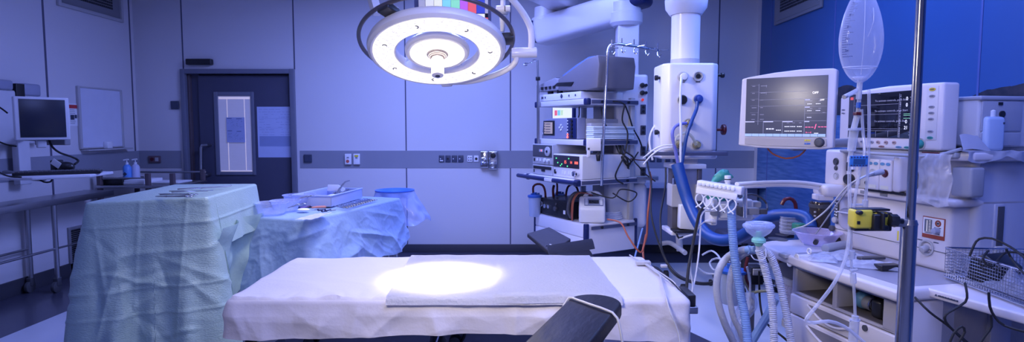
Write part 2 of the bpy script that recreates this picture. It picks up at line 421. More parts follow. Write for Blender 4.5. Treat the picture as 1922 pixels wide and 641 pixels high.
# ---------------------------------------------------------------- switches, sockets on the back wall
def plate(name, u, v, w, h, mt, label, Y=YB, depth=.018, extra=None, group=None, cat='socket'):
    c = P(u, v, Y); s = Y / F
    t = thing(name, label, cat, (c.x, Y, c.z), group)
    y1 = Y - .0045
    m = MB(); m.box(c.x - w * s / 2, c.x + w * s / 2, y1 - depth, y1, c.z - h * s / 2, c.z + h * s / 2, .005)
    m.build('cover_plate', mt, t, world=True)
    for (nm, du, dv, ew, eh, em) in (extra or []):
        e = MB(); x = c.x + du * s; z = c.z - dv * s
        if ew == eh: e.cyl((x, y1 - depth - .004, z), (x, y1 - depth + .001, z), ew * s / 2, n=16)
        else: e.box(x - ew * s / 2, x + ew * s / 2, y1 - depth - .004, y1 - depth + .001, z - eh * s / 2, z + eh * s / 2)
        e.build(nm, em, t, world=True)
    return t
SW = mat('slate_switch', (.05, .06, .10), .35)
plate('wall_switch', 329.5, 197, 15, 15, SW, 'dark square switch on the wall left of the door, above the grey band', extra=[('rocker', 0, 0, 10, 11, SW)], cat='switch')
plate('wall_switch', 578.5, 297, 15, 15, SW, 'dark square switch on the grey band just right of the door', extra=[('rocker', 0, 0, 11, 10, SW)], cat='switch')
plate('wall_socket', 291.5, 298.5, 22, 13, mat('brown_plate', (.13, .08, .10), .4), 'dark socket plate with red button on the band left of the door', extra=[('button', -4, 0, 7, 7, RED), ('insert', 5, 0, 6, 7, LGREY)])
plate('wall_dispenser', 654.5, 298, 12, 20, WHITE, 'white rounded wall unit with a red button on the grey band', extra=[('button', -.5, 4, 6, 6, mat('red_button', (.55, .12, .1), .4)), ('slot', 0, -3, 4, 2, GREY)], depth=.03, cat='wall unit')
plate('wall_dispenser', 670.5, 298, 12, 20, WHITE, 'white rounded wall unit with a yellow top label on the grey band', extra=[('label_patch', 0, -6, 7, 3.5, YELLOW), ('slot', 0, -2.5, 4, 2, GREY)], depth=.03, cat='wall unit')
for i, u in enumerate((829, 841, 853, 865)):
    ex = [('port', -2, 0, 2, 2, PAPER)] if i != 1 else [('port', 0, 0, 4, 4, BLACK)]
    if i == 0: ex.append(('label_patch', 0, 3.5, 6, 2, PAPER))
    plate('data_socket', u, 297.5, 10, 13, SW, ['dark data socket with white label, leftmost in the row on the grey band', 'dark socket with a round hole, second from left in the band row', 'dark socket with white port, third from left in the band row', 'dark socket with white port, fourth from left next to the screw'][i], extra=ex, group='dark sockets on the back wall band', depth=.01)
plate('wall_socket', 882, 297.5, 9.5, 12, WHITE, 'white socket with four pin holes on the grey band', extra=[('pin_hole', -2, -2.5, 2, 2, BLACK), ('pin_hole', 2, -2.5, 2, 2, BLACK), ('pin_hole', -2, 2.5, 2, 2, BLACK), ('pin_hole', 2, 2.5, 2, 2, BLACK)], depth=.01)
plate('wall_socket', 894, 297.5, 9, 12, WHITE, 'white socket with one black round hole beside the gas outlets', extra=[('pin_hole', 0, 0, 5, 5, BLACK)], depth=.01)
c = P(918, 300, YB); s = YB / F
t = thing('gas_outlet_panel', 'double chrome medical gas outlet fixed on the grey wall band', 'gas outlet', (c.x, YB, c.z))
m = MB(); m.box(c.x - 16 * s, c.x - 1 * s, YB - .06, YB - .005, c.z - 14 * s, c.z + 17 * s, .008); m.box(c.x, c.x + 16 * s, YB - .07, YB - .005, c.z - 17 * s, c.z + 17 * s, .008); m.build('outlet_block', CHROME, t, world=True)
m = MB(); m.cyl((c.x + 8 * s, YB - .10, c.z + 9 * s), (c.x + 8 * s, YB - .05, c.z + 9 * s), 5 * s, bev=.005); m.build('suction_port', BLACK, t, world=True)
m = MB(); m.cyl((c.x + 7 * s, YB - .11, c.z - 9 * s), (c.x + 7 * s, YB - .05, c.z - 9 * s), 6 * s, bev=.008); m.torus((c.x + 7 * s, YB - .112, c.z - 9 * s), (0, 1, 0), 4 * s, .006)
m.build('gas_connector', STEEL, t, world=True)
m = MB(); m.cyl((c.x - 8 * s, YB - .12, c.z), (c.x - 8 * s, YB - .05, c.z), 5 * s, bev=.008); m.torus((c.x - 11 * s, YB - .12, c.z + 1 * s), (0, 1, 0), 4 * s, .006); m.build('gas_connector', CHROME, t, world=True)
for i, u in enumerate((1224, 1237, 1253, 1267)):
    plate('data_socket', u, 297.5, 9.5, 12, SW, ['dark socket on the band left behind the gas pendant, nearest the black plug', 'dark socket with red lamp on the band behind the gas pendant', 'dark socket on the band under the pendant shelf, left one', 'dark socket on the band under the pendant shelf, right one'][i], extra=[('lamp', -1, -1, 2, 2, RED if i == 1 else PAPER)], group='dark sockets behind the gas pendant', depth=.01)
# worktop fixed along the back wall behind the pendant
a = P(1214, 348, 6.42); b_ = P(1420, 348, 6.42)
t = thing('wall_counter', 'plain pale wall counter under the sockets behind the gas pendant', 'counter', ((a.x + XR) / 2, 6.6, 0))
m = MB(); m.box(a.x, XR - .012, 6.42, YB - .006, a.z - .03, a.z, .004); m.build('counter_top', mat('blue_grey_laminate', (.38, .42, .55), .4), t, world=True)
m = MB(); m.box(a.x + .03, XR - .03, 6.60, YB - .022, .13, a.z - .03, .004); m.build('counter_shade_panel', mat('counter_shadow_slate', (.20, .23, .36), .5), t, world=True)  # dark panel paints in the shadow underneath the worktop
# ================================================================ DRAPES
def fbm(p, o=4): return noise.fractal(p, 1.0, 2.0, o)
def ridged(p): return 1 - abs(noise.noise(p)) * 2
def crease_net(seed, n, w, a, c0, spread):
    r = random.Random(seed); L = []
    for _ in range(n):
        v = Vector((r.gauss(0, 1), r.gauss(0, 1), r.gauss(0, 1.2))).normalized()
        o = c0 + Vector((r.uniform(-1, 1) * spread[0], r.uniform(-1, 1) * spread[1], r.uniform(-1, 1) * spread[2]))
        L.append((v, v.dot(o), o, a * r.uniform(.4, 1) * r.choice((1, 1, -.7)), w * r.uniform(.6, 1.6), r.uniform(.14, .42)))
    def f(p):
        s = 0
        for v, o, c, k, ww, rad in L:
            d = abs(v.dot(p) - o)
            if d < ww:
                q = (p - c).length / rad
                if q < 1: s += k * (1 - d / ww) ** 1.4 * (1 - q * q)
        return s
    return f
def drape(quad, z, hang, fold_amp=.03, fold_k=9, flare=.1, wr=.006, seed=0, n_per=420, n_top=40, n_h=60, edge=.03, lift=None, crease=None, wlen=.25, wpow=1.):
    """cloth lying on a quadrilateral top and hanging over its rim. quad: 4 (x,y) counter-clockwise; hang(a,p) = how far it hangs at perimeter fraction a"""
    q = [Vector((x, y, 0)) for x, y in quad]; cen = sum(q, Vector()) / 4
    # rounded perimeter
    per = []
    L = [(q[(i + 1) % 4] - q[i]).length for i in range(4)]; T = sum(L)
    for i in range(4):
        n = max(6, int(n_per * L[i] / T))
        for k in range(n): per.append((q[i].lerp(q[(i + 1) % 4], k / n)))
    N = len(per)
    for _ in range(5): per = [(per[i - 1] + per[i] * 2 + per[(i + 1) % N]) / 4 for i in range(N)]
    nor = []
    for i in range(N):
        t = per[(i + 2) % N] - per[i - 2]; nor.append(Vector((t.y, -t.x, 0)).normalized())
    # blend normals wide so corners fan out
    for _ in range(10): nor = [(nor[i - 1] + nor[i] + nor[(i + 1) % N]).normalized() for i in range(N)]
    b = bmesh.new(); rings = []
    sd = Vector((seed * 7.3, seed * 3.1, seed * 1.7))
    for j in range(1, n_top + 1):
        f = j / n_top; r = []
        for i in range(N):
            p = cen.lerp(per[i], f); p.z = z
            p.z += wr * (fbm(p * 7 + sd) * .8 + .5 * ridged(p * 4 + sd)) * (.6 + .4 * f)
            if lift: p.z += lift(p)
            r.append(b.verts.new(p))
        rings.append(r)
    for j in range(1, n_h + 1):
        g = j / n_h; r = []
        for i in range(N):
            a = i / N; h = hang(a, per[i]) ; d_ = g * h
            # soft edge then fall
            if d_ < edge: out = edge * math.sin(d_ / edge * PI / 2); dn = edge * (1 - math.cos(d_ / edge * PI / 2))
            else: out = edge; dn = d_
            fall = max(0, d_ - edge)
            w = min(1., fall / wlen) ** wpow
            ph = fold_k * 2 * PI * a
            fold = fold_amp * w * (math.sin(ph + 1.5 * noise.noise(Vector((a * 9, seed, 0)))) * .6 + math.sin(ph * 2.3 + seed) * .3)
            base = per[i] + nor[i] * (out + flare * fall + fold)
            p = Vector((base.x, base.y, z - dn))
            cr = noise.noise(Vector((p.x * 3, p.y * 3, p.z * 3)) + sd) * 1.2 + fbm(p * 9 + sd) * .5 + .7 * ridged(p * 5 + sd)
            p += nor[i] * wr * 1.6 * cr * min(1, fall / .05)
            p.z += wr * .6 * noise.noise(p * 11 + sd) * w
            if crease: p += nor[i] * crease(p, a, d_)
            r.append(b.verts.new(p))
        rings.append(r)
    c = b.verts.new((cen.x, cen.y, z + (lift(cen) if lift else 0)))
    for i in range(N): b.faces.new((c, rings[0][i], rings[0][(i + 1) % N]))
    for A, B in zip(rings[:-1], rings[1:]):
        for i in range(N): b.faces.new((A[i], B[i], B[(i + 1) % N], A[(i + 1) % N]))
    bmesh.ops.recalc_face_normals(b, faces=b.faces)
    m = MB(); tmp_join(m.bm, b, None, 0); return m
def cloth(name, col, rough, bumps, scale, stretch, spec=.5, sheen=.1, blotch=0.1):
    m = mat(name, col, rough, noise_amt=blotch, nscale=3, bump=bumps, bscale=scale, stretch=stretch, spec=spec, sheen=sheen)
    return m
GREEND = cloth('green_nonwoven_drape', (.33, .45, .44), .34, .38, 85, (1, 1, 2.4), .5, .1, .05)
BLUED = cloth('blue_nonwoven_drape', (.28, .40, .65), .5, .35, 30, (1, 1, 1), .4, .15, .08)
SHEET = cloth('white_table_sheet', (.60, .57, .60), .75, .12, 90, (1, 1, 1), .25, .2, .02)
PAD = cloth('quilted_absorbent_pad', (.72, .71, .74), .75, .55, 75, (1, 1, 1), .25, .2, .02)
PADB = mat('blue_pad_backing', (.30, .36, .42), .5)

# ---- high instrument table, green drape (left foreground)
MZ = 1.10
mq = [PZ(165, 379, MZ), PZ(386, 369, MZ), PZ(478, 344.5, MZ), PZ(330, 345.5, MZ)]
mqxy = [(p.x, p.y) for p in mq]
T = thing('instrument_table', 'high steel instrument table hidden under the green drape', 'table', ((mq[0].x + mq[2].x) / 2, (mq[0].y + mq[2].y) / 2, 0))
x0, x1 = mq[0].x + .04, mq[1].x - .13; y0, y1 = mq[1].y + .05, mq[2].y - .10
m = MB(); m.box(x0, x1, y0, y1, MZ - .04, MZ - .015, .006); m.build('table_top', STEEL, T, world=True)
for (lx_, ly_) in ((x0 + .03, y0 + .03), (x1 - .03, y0 + .03), (x0 + .03, y1 - .03), (x1 - .03, y1 - .03)):
    m = MB(); m.cyl((lx_, ly_, .08), (lx_, ly_, MZ - .04), .014); m.build('leg', STEEL, T, world=True)
    m = MB(); m.cyl((lx_ - .015, ly_, .04), (lx_ + .015, ly_, .04), .04, bev=.005); m.build('caster', RUBBER, T, world=True)
def mhang(a, p):
    # front (camera) side and left side reach low; right side is a short flap
    f = (p.y - y0) / (y1 - y0)
    right = p.x > (mq[0].x + mq[2].x) / 2
    if p.y < mq[0].y + .12: return 1.02
    if right and f > .05: return .28
    return .95
mnet = crease_net(5, 60, .030, .013, Vector((-1.85, 3.0, .65)), (.35, .25, .45))
def mcre(p, a, d_):
    s = 0
    for zc in (MZ - .13, MZ - .45, MZ - .58): s += .0035 * math.exp(-((p.z - zc) / .008) ** 2)     # fold lines of the packed sheet
    for xc in (-1.93, -1.74): s += .0035 * math.exp(-((p.x - xc) / .010) ** 2)
    return s + mnet(p) * (.35 + .65 * min(1, d_ / .5)) + .03 * noise.noise(Vector((p.x * 2.5, p.z * 1.4, 5))) * min(1, d_ / .5)
m = drape(mqxy, MZ, mhang, .085, 8, .17, .0012, 3, n_per=640, n_top=50, n_h=150, crease=mcre, edge=.016, wlen=.9, wpow=1.7)
o = solo('table_drape', m, GREEND, 'pale green surgical drape hanging from the high table at left', 'drape', sm=60)
# transparent lower film of the drape on its right side
fr0 = Vector((mq[1].x + .035, mq[1].y + .03, MZ - .17)); fr1 = Vector((mq[2].x + .03, mq[2].y - .05, MZ - .17))
def flap(u_, v_):
    p = fr0.lerp(fr1, u_)
    p = p + Vector((.03 - .10 * v_ + .03 * math.sin(u_ * 9), -.02, -.66 * v_ * (1 - .35 * u_)))
    return p + Vector((1, 0, 0)) * .03 * noise.noise(p * 6) + Vector((0, 0, .01)) * noise.noise(p * 4)
m = MB(); m.grid(flap, 60, 40)
solo('drape_liner', m, mat('pale_green_film', (.42, .58, .58), .25, bump=.4, bscale=20, spec=.7), 'glossy pale film layer hanging under the green drape beside the blue table', 'drape', sm=60)
# ---- lower instrument table, blue drape
BZ = .90
c1 = PZ(576, 411, BZ); c2 = PZ(748, 371, BZ); dd = (c2 - c1); perp = Vector((-dd.y, dd.x, 0)).normalized() * .60
c1 = c1 - dd * 0; bq = [c1, c2, c2 + perp, c1 + perp]
ctr = sum(bq, Vector()) / 4
T = thing('instrument_table', 'low steel instrument table under the crumpled blue drape', 'table', (ctr.x, ctr.y, 0))
BM = Matrix.Translation(c1) @ Matrix.Rotation(math.atan2(dd.y, dd.x), 4, 'Z'); BM.translation.z = 0   # local x along the long side, y to the left
Lb = dd.length
m = MB(BM); m.box(.04, Lb - .04, .04, .56, BZ - .05, BZ - .015, .006); m.build('table_top', STEEL, T, world=True)
for a_, b2 in ((.07, .07), (Lb - .07, .07), (.07, .53), (Lb - .07, .53)):
    m = MB(BM); m.cyl((a_, b2, .08), (a_, b2, BZ - .05), .015); m.build('leg', STEEL, T, world=True)
    m = MB(BM); m.cyl((a_ - .015, b2, .045), (a_ + .015, b2, .045), .045, bev=.006); m.build('caster', RUBBER, T, world=True)
def bhang(a, p):
    q = BM.inverted() @ Vector((p.x, p.y, 0)); f = q.x / Lb
    if q.y < .15: return .56 - .30 * max(0, f - .15) + .05 * math.sin(f * 9)
    if f < .2: return .50
    return .32
bnet = crease_net(9, 64, .055, .034, Vector((-1.25, 4.1, .68)), (.45, .6, .22))
def bcre(p, a, d_):
    q = Vector((p.x, p.y, p.z))
    k = abs(noise.noise(q * 3.1 + Vector((9, 2, 4)))); k2 = abs(noise.noise(q * 6.3 + Vector((1, 7, 2))))
    k3 = abs(noise.noise(q * 11 + Vector((4, 4, 8))))
    return (bnet(q) + .004 * (1 - min(1, k2 * 5)) + .002 * (1 - min(1, k3 * 4)) + .012 * noise.noise(q * 1.6)) * min(1, d_ / .12)
m = drape([(p.x, p.y) for p in bq], BZ, bhang, .02, 6, .22, .003, 11, n_per=600, n_top=44, n_h=100, crease=bcre, edge=.02)
solo('table_drape', m, BLUED, 'crumpled blue drape hanging from the low instrument table', 'drape', sm=60)
# ---- operating table
OZ = .80
x0, x1, y0, y1 = -1.11, .69, 2.24, 2.95
T = thing('operating_table', 'operating table on a grey column in the middle under white sheets', 'table', (-.2, 2.6, 0))
m = MB(); m.prism([(x0 + .02, y0 + .02), (x1 + .01, y0 + .02), (x1 + .045, y0 + .10), (x1 + .045, y1 - .12), (x1 - .02, y1), (x0 + .02, y1 - .02)], OZ - .075, OZ - .012, .02, 3); m.build('mattress', LEATHER, T, world=True)
m = MB(); m.box(x0 + .03, x1 - .03, y0 + .06, y1 - .06, OZ - .14, OZ - .08, .01); m.build('table_frame', GREY, T, world=True)
for yy in (y0 + .035, y1 - .035):
    m = MB(); m.box(x0 + .1, x1 + .0, yy - .006, yy + .006, OZ - .15, OZ - .115, .002); m.build('side_rail', STEEL, T, world=True)
UND = mat('slate_underside_panel', (.24, .24, .32), .45)
for (xa, xb) in ((-.98, -.33), (-.31, .30)):
    m = MB(); m.prism([(xa, OZ - .15), (xb, OZ - .15), (xb - .03, OZ - .34), (xa + .12, OZ - .34)], y0 + .1, y1 - .1, .01, 2, M=Matrix(((1, 0, 0, 0), (0, 0, 1, 0), (0, 1, 0, 0), (0, 0, 0, 1)))); m.build('underside_panel', UND, T, world=True)
for xx in (-.83, -.235, .25):
    m = MB(); m.cyl((xx, y0 + .06, OZ - .20), (xx, y0 + .11, OZ - .20), .024, bev=.004); m.tube([(xx + .04, y0 + .085, OZ - .17), (xx + .03, y0 + .085, OZ - .20), (xx - .02, y0 + .085, OZ - .235)], .006)
    m.build('clamp_knob', BLACK, T, world=True)
m = MB(); m.box(-.35, .05, 2.42, 2.78, .14, OZ - .3, .03); m.build('column', LGREY, T, world=True)
m = MB(); m.box(-.85, .45, 2.30, 2.90, .03, .14, .03); m.build('base', GREY, T, world=True)
for xx, yy in ((-.78, 2.34), (.38, 2.34), (-.78, 2.86), (.38, 2.86)):
    m = MB(); m.cyl((xx - .02, yy, .035), (xx + .02, yy, .035), .035); m.build('caster', RUBBER, T, world=True)
# clamp block seen at the head end, below the drape's right edge
bc = P(1289, 574, 2.42)
m = MB(); m.box(bc.x - .02, bc.x + .03, 2.36, 2.46, bc.z - .015, bc.z + .015, .004); m.build('rail_clamp', STEEL, T, world=True)
m = MB(); m.box(bc.x - .03, bc.x + .02, 2.36, 2.50, bc.z + .015, OZ - .02, .006); m.build('rail_bracket', BLACK, T, world=True)
def ohang(a, p):
    if p.y < y0 + .12:
        f = (p.x - x0) / (x1 - x0)
        return .150 + .012 * math.sin(f * 5) - (.028 * math.exp(-((f - .45) / .25) ** 2)) + .035 * max(0, f - .7) / .3
    if p.x < x0 + .1: return .15
    if p.x > x1 - .1: return .05 if p.y > 2.4 else .17
    return .13
onet = crease_net(21, 60, .05, .009, Vector((-.2, 2.2, .72)), (.95, .06, .09))
def ocre(p, a, d_):
    q = p
    return (onet(q) * 1.0 + .014 * noise.noise(Vector((q.x * 4.5, q.y * 2, q.z * 5))) + .004 * noise.noise(Vector((q.x * 8, 3, q.z * 9))) + .004 * ridged(Vector((q.x * 3, q.z * 9, 2)))) * min(1, d_ / .06)
def olift(p):
    s = 0
    # soft wrinkles gathered near the front edge at the foot end
    e = math.exp(-((p.y - (y0 + .02)) / .06) ** 2)
    s += .026 * e * abs(noise.noise(Vector((p.x * 9, p.y * 4, 3)))) * (1 if p.x < .1 else .4)
    s += .009 * ridged(Vector((p.x * 2.2 + p.y * 3, p.y * 1.2 - p.x * .8, 8)))
    s -= .006 * abs(math.sin((p.x + 1.1) * 4.2)) ** 8 * 0
    return s
m = drape([(x0, y0), (x1, y0 - .005), (x1 - .02, y1), (x0, y1)], OZ, ohang, .004, 13, .03, .0022, 5, n_per=760, n_top=70, n_h=44, edge=.018, crease=ocre, lift=olift)
solo('table_sheet', m, SHEET, 'white cotton sheet covering the operating table, its hem hanging in front', 'sheet', sm=70)
# absorbent pads on the sheet
def pad(x0_, x1_, ya, yb, zz, drop, seed, skew=0):
    def fn(u_, v_):
        x = x0_ + (x1_ - x0_) * u_ + skew * (1 - v_); y = ya + (yb - ya) * v_
        z = zz + .0025 * fbm(Vector((x * 6, y * 6, seed))) + .002 * ridged(Vector((x * 5, y * 3, seed)))
        if y < y0 - .012:
            z = zz - drop * min(1, (y0 - .012 - y) / .03); y = y0 - .03 - .015 * (y0 - .012 - y) / .03
            y += .006 * noise.noise(Vector((x * 9, 0, seed)))
        return Vector((x, y, z))
    m = MB(); m.grid(fn, 150, 90, thick=-.004); return m
m = pad(-.52, .40, y0 - .045, y1 + .0, OZ + .017, .028, 4, .03)
solo('absorbent_pad', m, PAD, 'wide white absorbent pad lying on the middle of the table sheet', 'pad', sm=60)
m = pad(-.08, .34, y0 - .047, y1 - .1, OZ + .0265, .030, 9, .02)
solo('absorbent_pad', m, PAD, 'narrower quilted pad lying on top of the wide white pad', 'pad', sm=60)
# ---- arm boards
def board(path_fn, n=40): pass
def armboard(far, near, w, th, name, label, strap=True):
    far = Vector(far); near = Vector(near); ax = (near - far); Lr = ax.length; ax.normalize(); sd = Vector((-ax.y, ax.x, 0)).normalized()
    up = ax.cross(sd) * -1
    if up.z < 0: up = -up
    M = Matrix((( ax.x, sd.x, up.x, far.x), (ax.y, sd.y, up.y, far.y), (ax.z, sd.z, up.z, far.z), (0, 0, 0, 1)))
    T = thing(name, label, 'arm board', M)
    poly = []
    for k in range(17):
        a = PI / 2 + PI * k / 16; poly.append((w / 2 + w / 2 * math.cos(a) * 1.0, w / 2 * math.sin(a)))
    poly += [(Lr, -w / 2 * .94), (Lr, w / 2 * .94)]
    b = MB(); b.prism(poly, -th, 0, .012, 3); b.build('pad', LEATHER, T)
    b = MB(); b.prism([(p[0] * .9 + .02, p[1] * .8) for p in poly], -th - .014, -th - .001, .003); b.build('board_plate', DGREY, T)
    return T, M, Lr
fa = PZ(1128, 551, .92); na = PZ(1000, 690, .915)
T1, M1, L1 = armboard(fa, na, .172, .05, 'arm_board', 'black padded arm board with rounded end in front of the white sheet')
b = MB(M1); pt = M1.inverted() @ P(1150, 612, 2.0)
b.cyl((.22, .0, -.062), (.13, .03, -.13), .011); b.cyl((.13, .03, -.12), (.10, .04, -.24), .010)
b.cyl((.135, .03, -.105), (.125, .035, -.155), .016, bev=.004); b.torus((.13, .035, -.15), (0, 0, 1), .018, .005)
b.build('support_post', CHROME, T1, world=True)
e9 = M1 @ Vector((.10, .04, -.235)); b = MB(); b.tube([e9, Vector((e9.x, e9.y + .1, .672)), Vector((e9.x, 2.262, .672))], .010, 10, smooth=False); b.box(e9.x - .02, e9.x + .02, 2.245, 2.267, .645, .70, .004); b.build('rail_clamp', CHROME, T1, world=True)
# cable looped over the foreground arm board
cb = [P(1068, 578, 1.86) + Vector((0, 0, .01))]
pts = [M1 @ Vector(q) for q in ((.14, -.13, -.05), (.13, -.098, .0), (.12, -.06, .006), (.105, .0, .006), (.085, .05, .006), (.10, .085, .004), (.125, .103, -.02), (.16, .112, -.08), (.17, .113, -.2), (.2, .11, -.42))]
pts = [M1 @ Vector(q) for q in ((.20, .12, -.10), (.19, .098, -.01), (.175, .06, .006), (.14, .0, .006), (.11, -.05, .006), (.095, -.082, .004), (.115, -.096, -.025), (.16, -.1, -.08), (.20, -.1, -.2), (.26, -.1, -.35))]
m = MB(); m.tube(pts, .0038, 8); solo('monitoring_cable', m, LGREY, 'grey cable looped over the black arm board in front', 'cable')
# black pads of the far arm board behind the table
T = thing('arm_board', 'black folded arm pads behind the table below the equipment tower', 'arm board', (P(1050, 460, 3.45).x, 3.45, .55))
def slab(pts4, th, mb):
    b = bmesh.new(); up = (pts4[1] - pts4[0]).cross(pts4[3] - pts4[0]).normalized()
    if up.z < 0: up = -up
    A = [b.verts.new(p) for p in pts4]; f = b.faces.new(A)
    r = bmesh.ops.extrude_face_region(b, geom=[f]); bmesh.ops.translate(b, vec=-up * th, verts=[e for e in r['geom'] if isinstance(e, bmesh.types.BMVert)])
    bmesh.ops.recalc_face_normals(b, faces=b.faces)
    bmesh.ops.bevel(b, geom=list(b.edges), offset=min(.008, th * .4), segments=3, profile=.5, affect='EDGES')
    tmp_join(mb.bm, b, mb.M, mb.mi)
FABB = mat('charcoal_fabric_pad', (.035, .035, .055), .7, noise_amt=.1, bump=.15, bscale=60)
m = MB(); slab([P(989, 437, 3.75), P(1033, 474, 3.5), P(1072, 447, 3.6), P(1031, 425, 3.85)], .03, m); m.build('forearm_pad', FABB, T, world=True)
m = MB()
e0 = P(1024, 462, 3.42); e1 = P(1100, 448, 3.55); wv = P(1030, 484, 3.25) - e0
def curved(u_, v_):
    p = e0.lerp(e1 + Vector((.02, -.02, 0)), u_) + wv * v_ + Vector((0, 0, .035 * math.sin(v_ * PI * .9)))
    return p
m.grid(curved, 20, 14, thick=.03); m.build('elbow_pad', FABB, T, world=True)
m = MB(); m.tube([P(1032, 458, 3.5), P(1040, 462, 3.38), P(1046, 474, 3.3)], .003); m.build('pad_strap', PAPER, T, world=True)
m = MB(); m.cyl(P(1060, 480, 3.4), P(1060, 480, 3.4) + Vector((0, -.3, -.12)), .015); m.cyl(P(1045, 470, 3.5), P(1060, 482, 3.38), .014); m.build('support_bar', STEEL, T, world=True)
m = MB(); m.box(P(1040, 480, 3.3).x, P(1112, 480, 3.3).x, 3.1, 3.4, P(1080, 487, 3.3).z, P(1080, 472, 3.3).z, .02); m.build('upper_arm_pad', LEATHER, T, world=True)
# ================================================================ SURGICAL LIGHT
LITE = glow('lit_lamp_face', (1., .97, .94), 1.07)
LENS = glow('led_lens', (.9, .82, .78), .2)
LAMPW = mat('lamp_white_enamel', (.80, .76, .76), .28, noise_amt=.01, coat=.3)
RAILM = mat('lamp_grip_rail', (.16, .14, .15), .3, .6)
lc = P(821, 101, 2.9)
ln = Vector((.05, -.385, -.92)).normalized()
LM = Matrix.Translation(lc) @ ln.to_track_quat('-Z', 'Y').to_matrix().to_4x4()
T = thing('surgical_light', 'round lit surgical light with two white rings hanging over the table', 'surgical light', LM)
def ringprof(ro, ri, h, e):
    # e rounding; closed profile
    return [(ri, .0), (ri, h * .7), (ri + e, h), (ro - e * 2, h), (ro - e * .4, h * .75), (ro, h * .45), (ro - e * .2, h * .15), (ro - e, -.004), (ro - e * 1.6, 0)]
b = MB(); b.lathe(ringprof(.342, .204, .062, .018), n=96, close=True); b.build('outer_ring', LAMPW, T)
b = MB(); b.lathe([(.212, -.001), (.312, -.001), (.312, -.0045), (.212, -.0045)], n=96, close=True); b.build('outer_lit_face', LITE, T)
b = MB()
rnd = random.Random(3)
for ri, (rr, n) in enumerate(((.226, 34), (.245, 38), (.264, 40), (.283, 44), (.300, 46))):
    for k in range(n):
        a = 2 * PI * (k + .5 * (ri % 2)) / n
        if rnd.random() < .12: continue
        b.torus((rr * math.cos(a), rr * math.sin(a), -.0046), (0, 0, 1), .0056, .0015, 8, 4, 0, rnd.choice((3.3, 4.5, 2 * PI)))
b.build('led_lens_pattern', LENS, T)['kind'] = 'stuff'
b = MB()
for k in range(7):
    a = 2 * PI * k / 7 + .3
    b.torus((.262 * math.cos(a), .262 * math.sin(a), -.006), (0, 0, 1), .010, .0026, 10, 5, a, a + 3.2)
b.build('face_screw_recess', RAILM, T)['kind'] = 'stuff'
b = MB(); b.lathe([(0, .05), (.10, .05), (.145, .042), (.160, .024), (.158, .006), (.150, -.003), (.142, 0), (0, 0)], n=72); b.build('inner_disc', LAMPW, T)
b = MB(); b.lathe([(.05, -.001), (.134, -.001), (.134, -.0045), (.05, -.0045)], n=72, close=True); b.build('inner_lit_face', LITE, T)
b = MB()
for ri, (rr, n) in enumerate(((.068, 16), (.086, 20), (.104, 24), (.120, 26))):
    for k in range(n):
        a = 2 * PI * (k + .5 * (ri % 2)) / n
        if rnd.random() < .15: continue
        b.torus((rr * math.cos(a), rr * math.sin(a), -.0046), (0, 0, 1), .0052, .0014, 8, 4, 0, rnd.choice((3.3, 2 * PI)))
b.build('led_lens_pattern', LENS, T)['kind'] = 'stuff'
b = MB()
for z, r in ((0, .052), (-.006, .046), (-.012, .040), (-.018, .034)): b.torus((0, 0, z), (0, 0, 1), r, .005, 40, 8)
b.lathe([(0, 0), (.05, 0), (.032, -.02), (0, -.02)], n=40); b.build('handle_collar', mat('warm_grey_collar', (.50, .42, .38), .35), T)
hz = T_h = MB(); hz.lathe([(.0, -.015), (.026, -.015), (.030, -.03), (.031, -.112), (.029, -.119), (.018, -.123), (.0, -.123)], n=32)
hd = hz.build('sterile_handle', LAMPW, T)
b = MB(); b.lathe([(.0, -.1225), (.012, -.1225), (.012, -.1245), (.0, -.1245)], n=20); b.build('handle_camera_port', BLACK, hd)
for k in range(4):
    a = PI / 4 + k * PI / 2 + .15
    b = MB(); ca, sa = math.cos(a), math.sin(a)
    b.tube([(.150 * ca, .150 * sa, .022), (.18 * ca, .18 * sa, .03), (.212 * ca, .212 * sa, .03)], .010, 10, flat=.5); b.build('spoke', GLASS, T)
# grip rail above the dish with its two dark brackets
b = MB(); b.torus((.0, 0, .070), (0, 0, 1), .380, .010, 96, 10); b.build('grip_rail', RAILM, T)
for a in (R(128 - 180 + 100), R(205)):
    ca, sa = math.cos(a), math.sin(a)
for nm, uv in (('l', (737, 26)), ('r', (950, 74))):
    q = on_plane(LM, 2, .06, *uv); a = math.atan2(q.y, q.x)
    Mr = Matrix.Rotation(a, 4, 'Z'); b = MB(Mr)
    b.box(.30, .384, -.035, .035, .045, .083, .008); b.build('rail_bracket', mat('dark_bracket', (.03, .03, .035), .35), T)
# tab under the far edge of the ring
q = on_plane(LM, 2, .0, 838, 158); a = math.atan2(q.y, q.x); b = MB(Matrix.Rotation(a, 4, 'Z')); b.box(.325, .358, -.03, .03, -.004, .03, .008); b.build('edge_tab', LAMPW, T)
# yoke: joint on the right, tube going up, arm curling under the ring
j0 = P(960, 99.5, 2.97); j1 = P(1008, 98.5, 2.97)
b = MB(); b.cyl(j0, j1, .026, bev=.006); b.cyl(j0.lerp(j1, .46), j0.lerp(j1, .5), .0268); b.build('yoke_joint', LAMPW, T, world=True)
b = MB(); b.tube([P(997, 94, 2.97), P(998, 72, 2.97), P(995, 50, 2.97), P(980, 22, 2.95), P(955, -8, 2.9), P(925, -40, 2.85), P(880, -80, 2.8)], .0165, 16, step=.01); b.build('yoke_tube', LAMPW, T, world=True)
b = MB(); b.tube([P(969, 104, 2.97), P(968, 115, 2.98), P(955, 128, 3.05), P(925, 142, 3.14), P(885, 152, 3.22), P(848, 154, 3.25)], .0165, 14, step=.01, flat=.8); b.build('yoke_arm', LAMPW, T, world=True)
b = MB(); b.tube([P(708, 27, 2.74), P(696, -14, 2.74), P(690, -60, 2.75), P(780, -110, 2.76), P(880, -125, 2.78)], .042, 4, smooth=False, flat=.6); b.build('yoke_bar', LAMPW, T, world=True)
